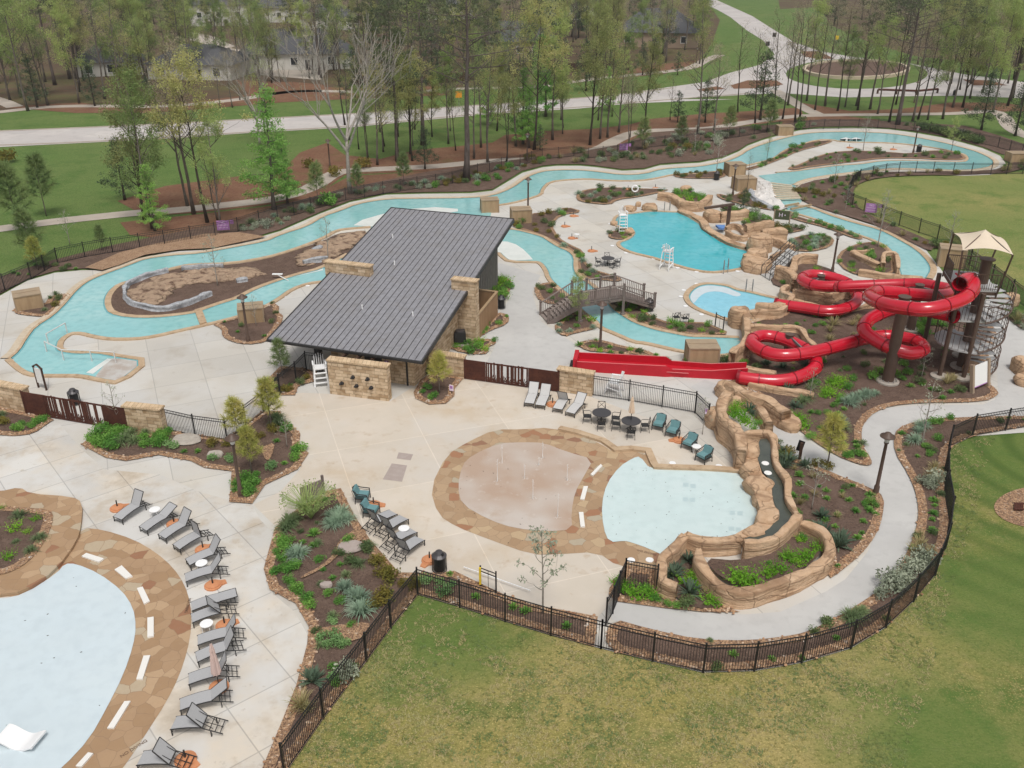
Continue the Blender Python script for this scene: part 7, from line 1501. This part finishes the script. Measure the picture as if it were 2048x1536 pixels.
def fill(key,where,n,kinds,rr,seed,z=.1,sub=None):
    rn=random.Random(seed); P=pts(sub) if sub else BEDS[key]; xs=[p.x for p in P]; ys=[p.y for p in P]; k=0; tries=0; got=[]
    while k<n and tries<n*60:
        tries+=1; q=Vector((rn.uniform(min(xs),max(xs)),rn.uniform(min(ys),max(ys)),0))
        if inside(q,P) and all((q-o).length>.8 for o in got): got.append(q); plant(rn.choice(kinds),q,rn.uniform(*rr),where,z); k+=1
fill('slide','in the big slide bed',46,['tuft','mound','round','tuft','straw','grassy'],(.3,.6),41)
fill('center','in the front bed',26,['tuft','round','mound','grassy'],(.3,.55),42,.1,'J 520,400 300,520 130,700 110,900 280,1050 360,1200 400,1400 480,1480 700,1200 930,980 860,880 640,600')
fill('stream_east','between stream and grey walkway',16,['tuft','round','straw'],(.3,.5),43)
fill('path_fence','between walkway and curved fence',26,['tuft','round','grassy'],(.3,.55),44)
fill('pump_left','by the far left box',6,['round','grassy','gold'],(.4,.7),1)
fill('river_lamp','below the roof corner',7,['tuft','round'],(.35,.5),2)
fill('building_rear','behind the restroom building',9,['mound','fern'],(.7,1.1),3)
fill('building_side','beside the cedar screen',5,['mound'],(.4,.6),4)
fill('air_conditioner','beside the air conditioner',10,['fern','mound'],(.5,.8),5)
fill('bridge_west','left of the footbridge',7,['mound','round'],(.5,.7),6)
fill('bridge_south','below the near footbridge side',10,['fern','mound','blue'],(.5,.8),7)
fill('red_lamp','in the bed by the chute lamp',11,['fern','tuft','round'],(.4,.7),8)
fill('channel_north','on the far bridge bank',26,['gold','round','blue','mound'],(.5,.8),9)
fill('channel_south','on the near bridge bank',22,['fern','mound','round'],(.5,.8),10)
fill('oval','in the upper oval bed',24,['blue','round','gold','mound'],(.6,.9),11)
fill('red_box','beside the grey topped equipment box',8,['mound','round','fern'],(.4,.7),12)
fill('peninsula_bank','on the peninsula river bank',14,['mound','round'],(.6,.9),13)
fill('peninsula_tip','in the far peninsula bed',30,['round','grassy','tuft','mound'],(.6,1.0),14)
fill('far_box','by the far equipment boxes',12,['round','gold'],(.6,.9),15)
fill('lawn_fence','before the oval lawn fence',60,['grassy','gold','round','straw','tuft'],(.6,1.0),16)
fill('stream_bank','left of the upper stream',12,['mound','light'],(.6,.8),17)
fill('waterfall','beside the covered waterfall',12,['straw','gold','round'],(.6,.9),18)
fill('stream_island','in the stream island bed',16,['mound','fern','round'],(.5,.8),19)
fill('stairs_top','in the bed above the concrete steps',18,['grassy','blue','mound'],(.6,.9),20)
fill('rock_north','north of the deep pool',14,['fern','mound'],(.6,.9),21,.35)
fill('rock_mid','behind the beam post',20,['round','mound','sage','fern'],(.6,.9),22,.25)
fill('green_sign','around the dark green sign',10,['round','gold'],(.6,.8),23)
fill('slide_top','inside the upper slide loop',14,['fern','round','mound'],(.5,.8),24)
fill('pool_islet','on the pool islet',6,['fern','round'],(.4,.6),25)
fill('flag_planter','in the flagstone planter at left',9,['fern','tuft','grassy'],(.4,.7),26,.22,'I 0,190 230,210 270,230 200,400 60,510 0,530')
NBED='on the river north bank'
fill('river_north',NBED+', left part',40,['grassy','sage','round','blue'],(.6,1.1),27,.07,'S 480,470 560,455 640,418 700,396 772,380 860,380 870,360 700,385 560,425 480,455')
fill('river_north',NBED+', behind the roof',36,['round','gold','mound','blue'],(.6,1.1),28,.07,'S 870,378 985,373 1043,337 1090,326 1080,310 960,345 870,360')
fill('river_north',NBED+', middle part',44,['sage','round','grassy','straw'],(.7,1.2),29,.07,'S 1090,326 1193,326 1320,322 1445,310 1400,285 1290,285 1160,305 1090,312')
fill('river_north',NBED+', right part',44,['round','mound','grassy','sage','gold'],(.8,1.4),30,.07,'S 1300,310 1445,306 1524,275 1600,255 1780,252 1930,278 1990,290 1930,262 1780,247 1600,245 1500,262 1400,268 1300,280')
fill('river_north','on the woodchip mound',9,['round','tuft'],(.4,.7),31,.1,'D 30,200 230,150 480,120 500,110 300,60 60,130')
fill('lawn_fence','beyond the slide tower',18,['sage','grassy','round'],(.6,1.0),32,.1,'H 1900,500 2048,590 2048,670 1960,600')
for q,r_,w_ in (('S 12,325',2.3,'on the left lawn'),('S 614,335',2.2,'by the woodland footpath'),('S 672,352',2.2,'by the woodland footpath'),('S 724,336',2.0,'by the woodland footpath'),('S 1600,258',1.8,'by the far equipment box'),('S 655,413',1.6,'inside the north fence'),('E 1590,195',1.0,'beside the box right of the roof')): plant('mound' if r_<2 else 'gold',pts(q)[0],r_,w_,.1)
for k in range(11): p=pts('S %d,%d'%(1840+k*12,258+k*3))[0]; plant('round',p,1.9,'in the far clipped hedge',.1).scale.z*=.8
# small trees in the beds
for k,q,h,w_ in (('ypine','D 1655,755',2.9,'beside the left corner of the metal roof'),('gpine','D 1590,1045',3.3,'behind the left patio'),('gpine','D 1400,1130',2.9,'behind the left patio'),('gpine','D 1475,1310',2.9,'behind the left patio'),('gpine','E 1110,1195',2.9,'at the restroom building corner'),('gpine','L 800,440',3.4,'beside the grey walkway'),('sap','D 690,1050',3.2,'at the left rusted gate'),('sap','D 1680,1160',2.2,'behind the left patio'),('sapleaf','J 1715,1110',4.6,'behind the front picket fence'),
 ('sap','L 705,700',3.2,'in the bed east of the stream'),('sap','L 1400,290',4.2,'beside the right street lamp'),('sap','D 1275,215',4.5,'on the mulch island'),('sap','E 458,405',4.0,'on the mulch island'),('sap','E 38,800',2.6,'beside the equipment box by the roof'),('thin','F 640,1130',4.2,'beside the footbridge'),('sap','C 1105,885',5,'on the far peninsula'),('thin','C 540,950',4,'on the river bank of the far peninsula'),('thin','C 1620,890',4.5,'at the tip of the far peninsula'),('sap','C 245,1030',5,'by the far litter bin'),('sap','C 1190,1450',5,'in the stream island bed'),('sap','C 1000,1240',3,'by the oval lawn fence'),('sap','C 1215,1330',4,'by the oval lawn fence'),('sap','M 1200,240',4,'beside the slide tower box'),('sap','M 1490,440',3.5,'behind the slide tower'),('sap','H 690,1110',2.4,'in the big slide bed'),('sap','Q 905,540',2.6,'by the slide tower footing'),('ever','a 800,560',2.8,'on the rocks above the deep pool'),('twig','a 850,300',4.5,'beside the covered waterfall'),('sap','K 745,350',2.4,'behind the lower teal armchair'),
 ('sap','C 935,1090',4,'in the bed by the oval lawn fence'),('ypine','C 40,850',4,'inside the north fence'),('ypine','C 320,800',4.5,'inside the north fence'),('ypine','C 555,780',5,'inside the north fence'),('sap','C 230,880',4.5,'inside the north fence'),('sap','C 120,900',4,'inside the north fence'),('ypine','B 1770,880',4.5,'inside the north fence'),('ypine','B 375,1090',4,'inside the north fence'),('ypine','A 1860,1190',4.5,'inside the north fence'),('gpine','D 225,120',3,'by the far left fence')): tree(k,pts(q)[0],h,w_)
# ---------- captions for repeats: each one is placed by what it stands in and its order ----------
NTH=['leftmost','second from left','third from left','fourth from left','fifth from left','sixth from left','seventh from left','eighth from left','ninth from left']
for o,p in JET:
    pass
items=[(o,ds,w_,p) for o,ds,w_,p in PLANTS]+[(o,'thin white water jet','on the round splash pad',p) for o,p in JET if '_q' not in o]+[(o,'small white round skimmer lid',('on the edge of the splash pool' if p.y<45 else 'on the upper pool decks'),p) for o,p in JET if '_q' in o]
for o,p in JET:
    o['category']='water jet' if '_q' not in o else 'skimmer lid'
    if '_q' in o: del o['_q']
grp={}
for it in items: grp.setdefault((it[1],it[2]),[]).append(it)
for (ds,w_),L in grp.items():
    if len(w_.split())+len(ds.split())>11: print('LONG',ds,'|',w_)
    n=len(L)
    if n==1: L[0][0]['label']=f'{ds} {w_}'; continue
    L.sort(key=lambda t:-px_of(t[3])[1]); rows=max(1,math.ceil(n/8)); per=math.ceil(n/rows)
    for r_ in range(rows):
        row_=sorted(L[r_*per:(r_+1)*per],key=lambda t:px_of(t[3])[0])
        rn_='' if rows==1 else (' nearest row' if r_==0 else ' farthest row' if r_==rows-1 else f' row {["","two","three","four","five","six","seven"][r_]}' )
        for i,t in enumerate(row_):
            nth='rightmost' if (i==len(row_)-1 and i) else NTH[i]
            t[0]['label']=' '.join(f'{nth} {ds}{rn_} {w_}'.split()[:16]); t[0]['group']=(ds+' '+w_)
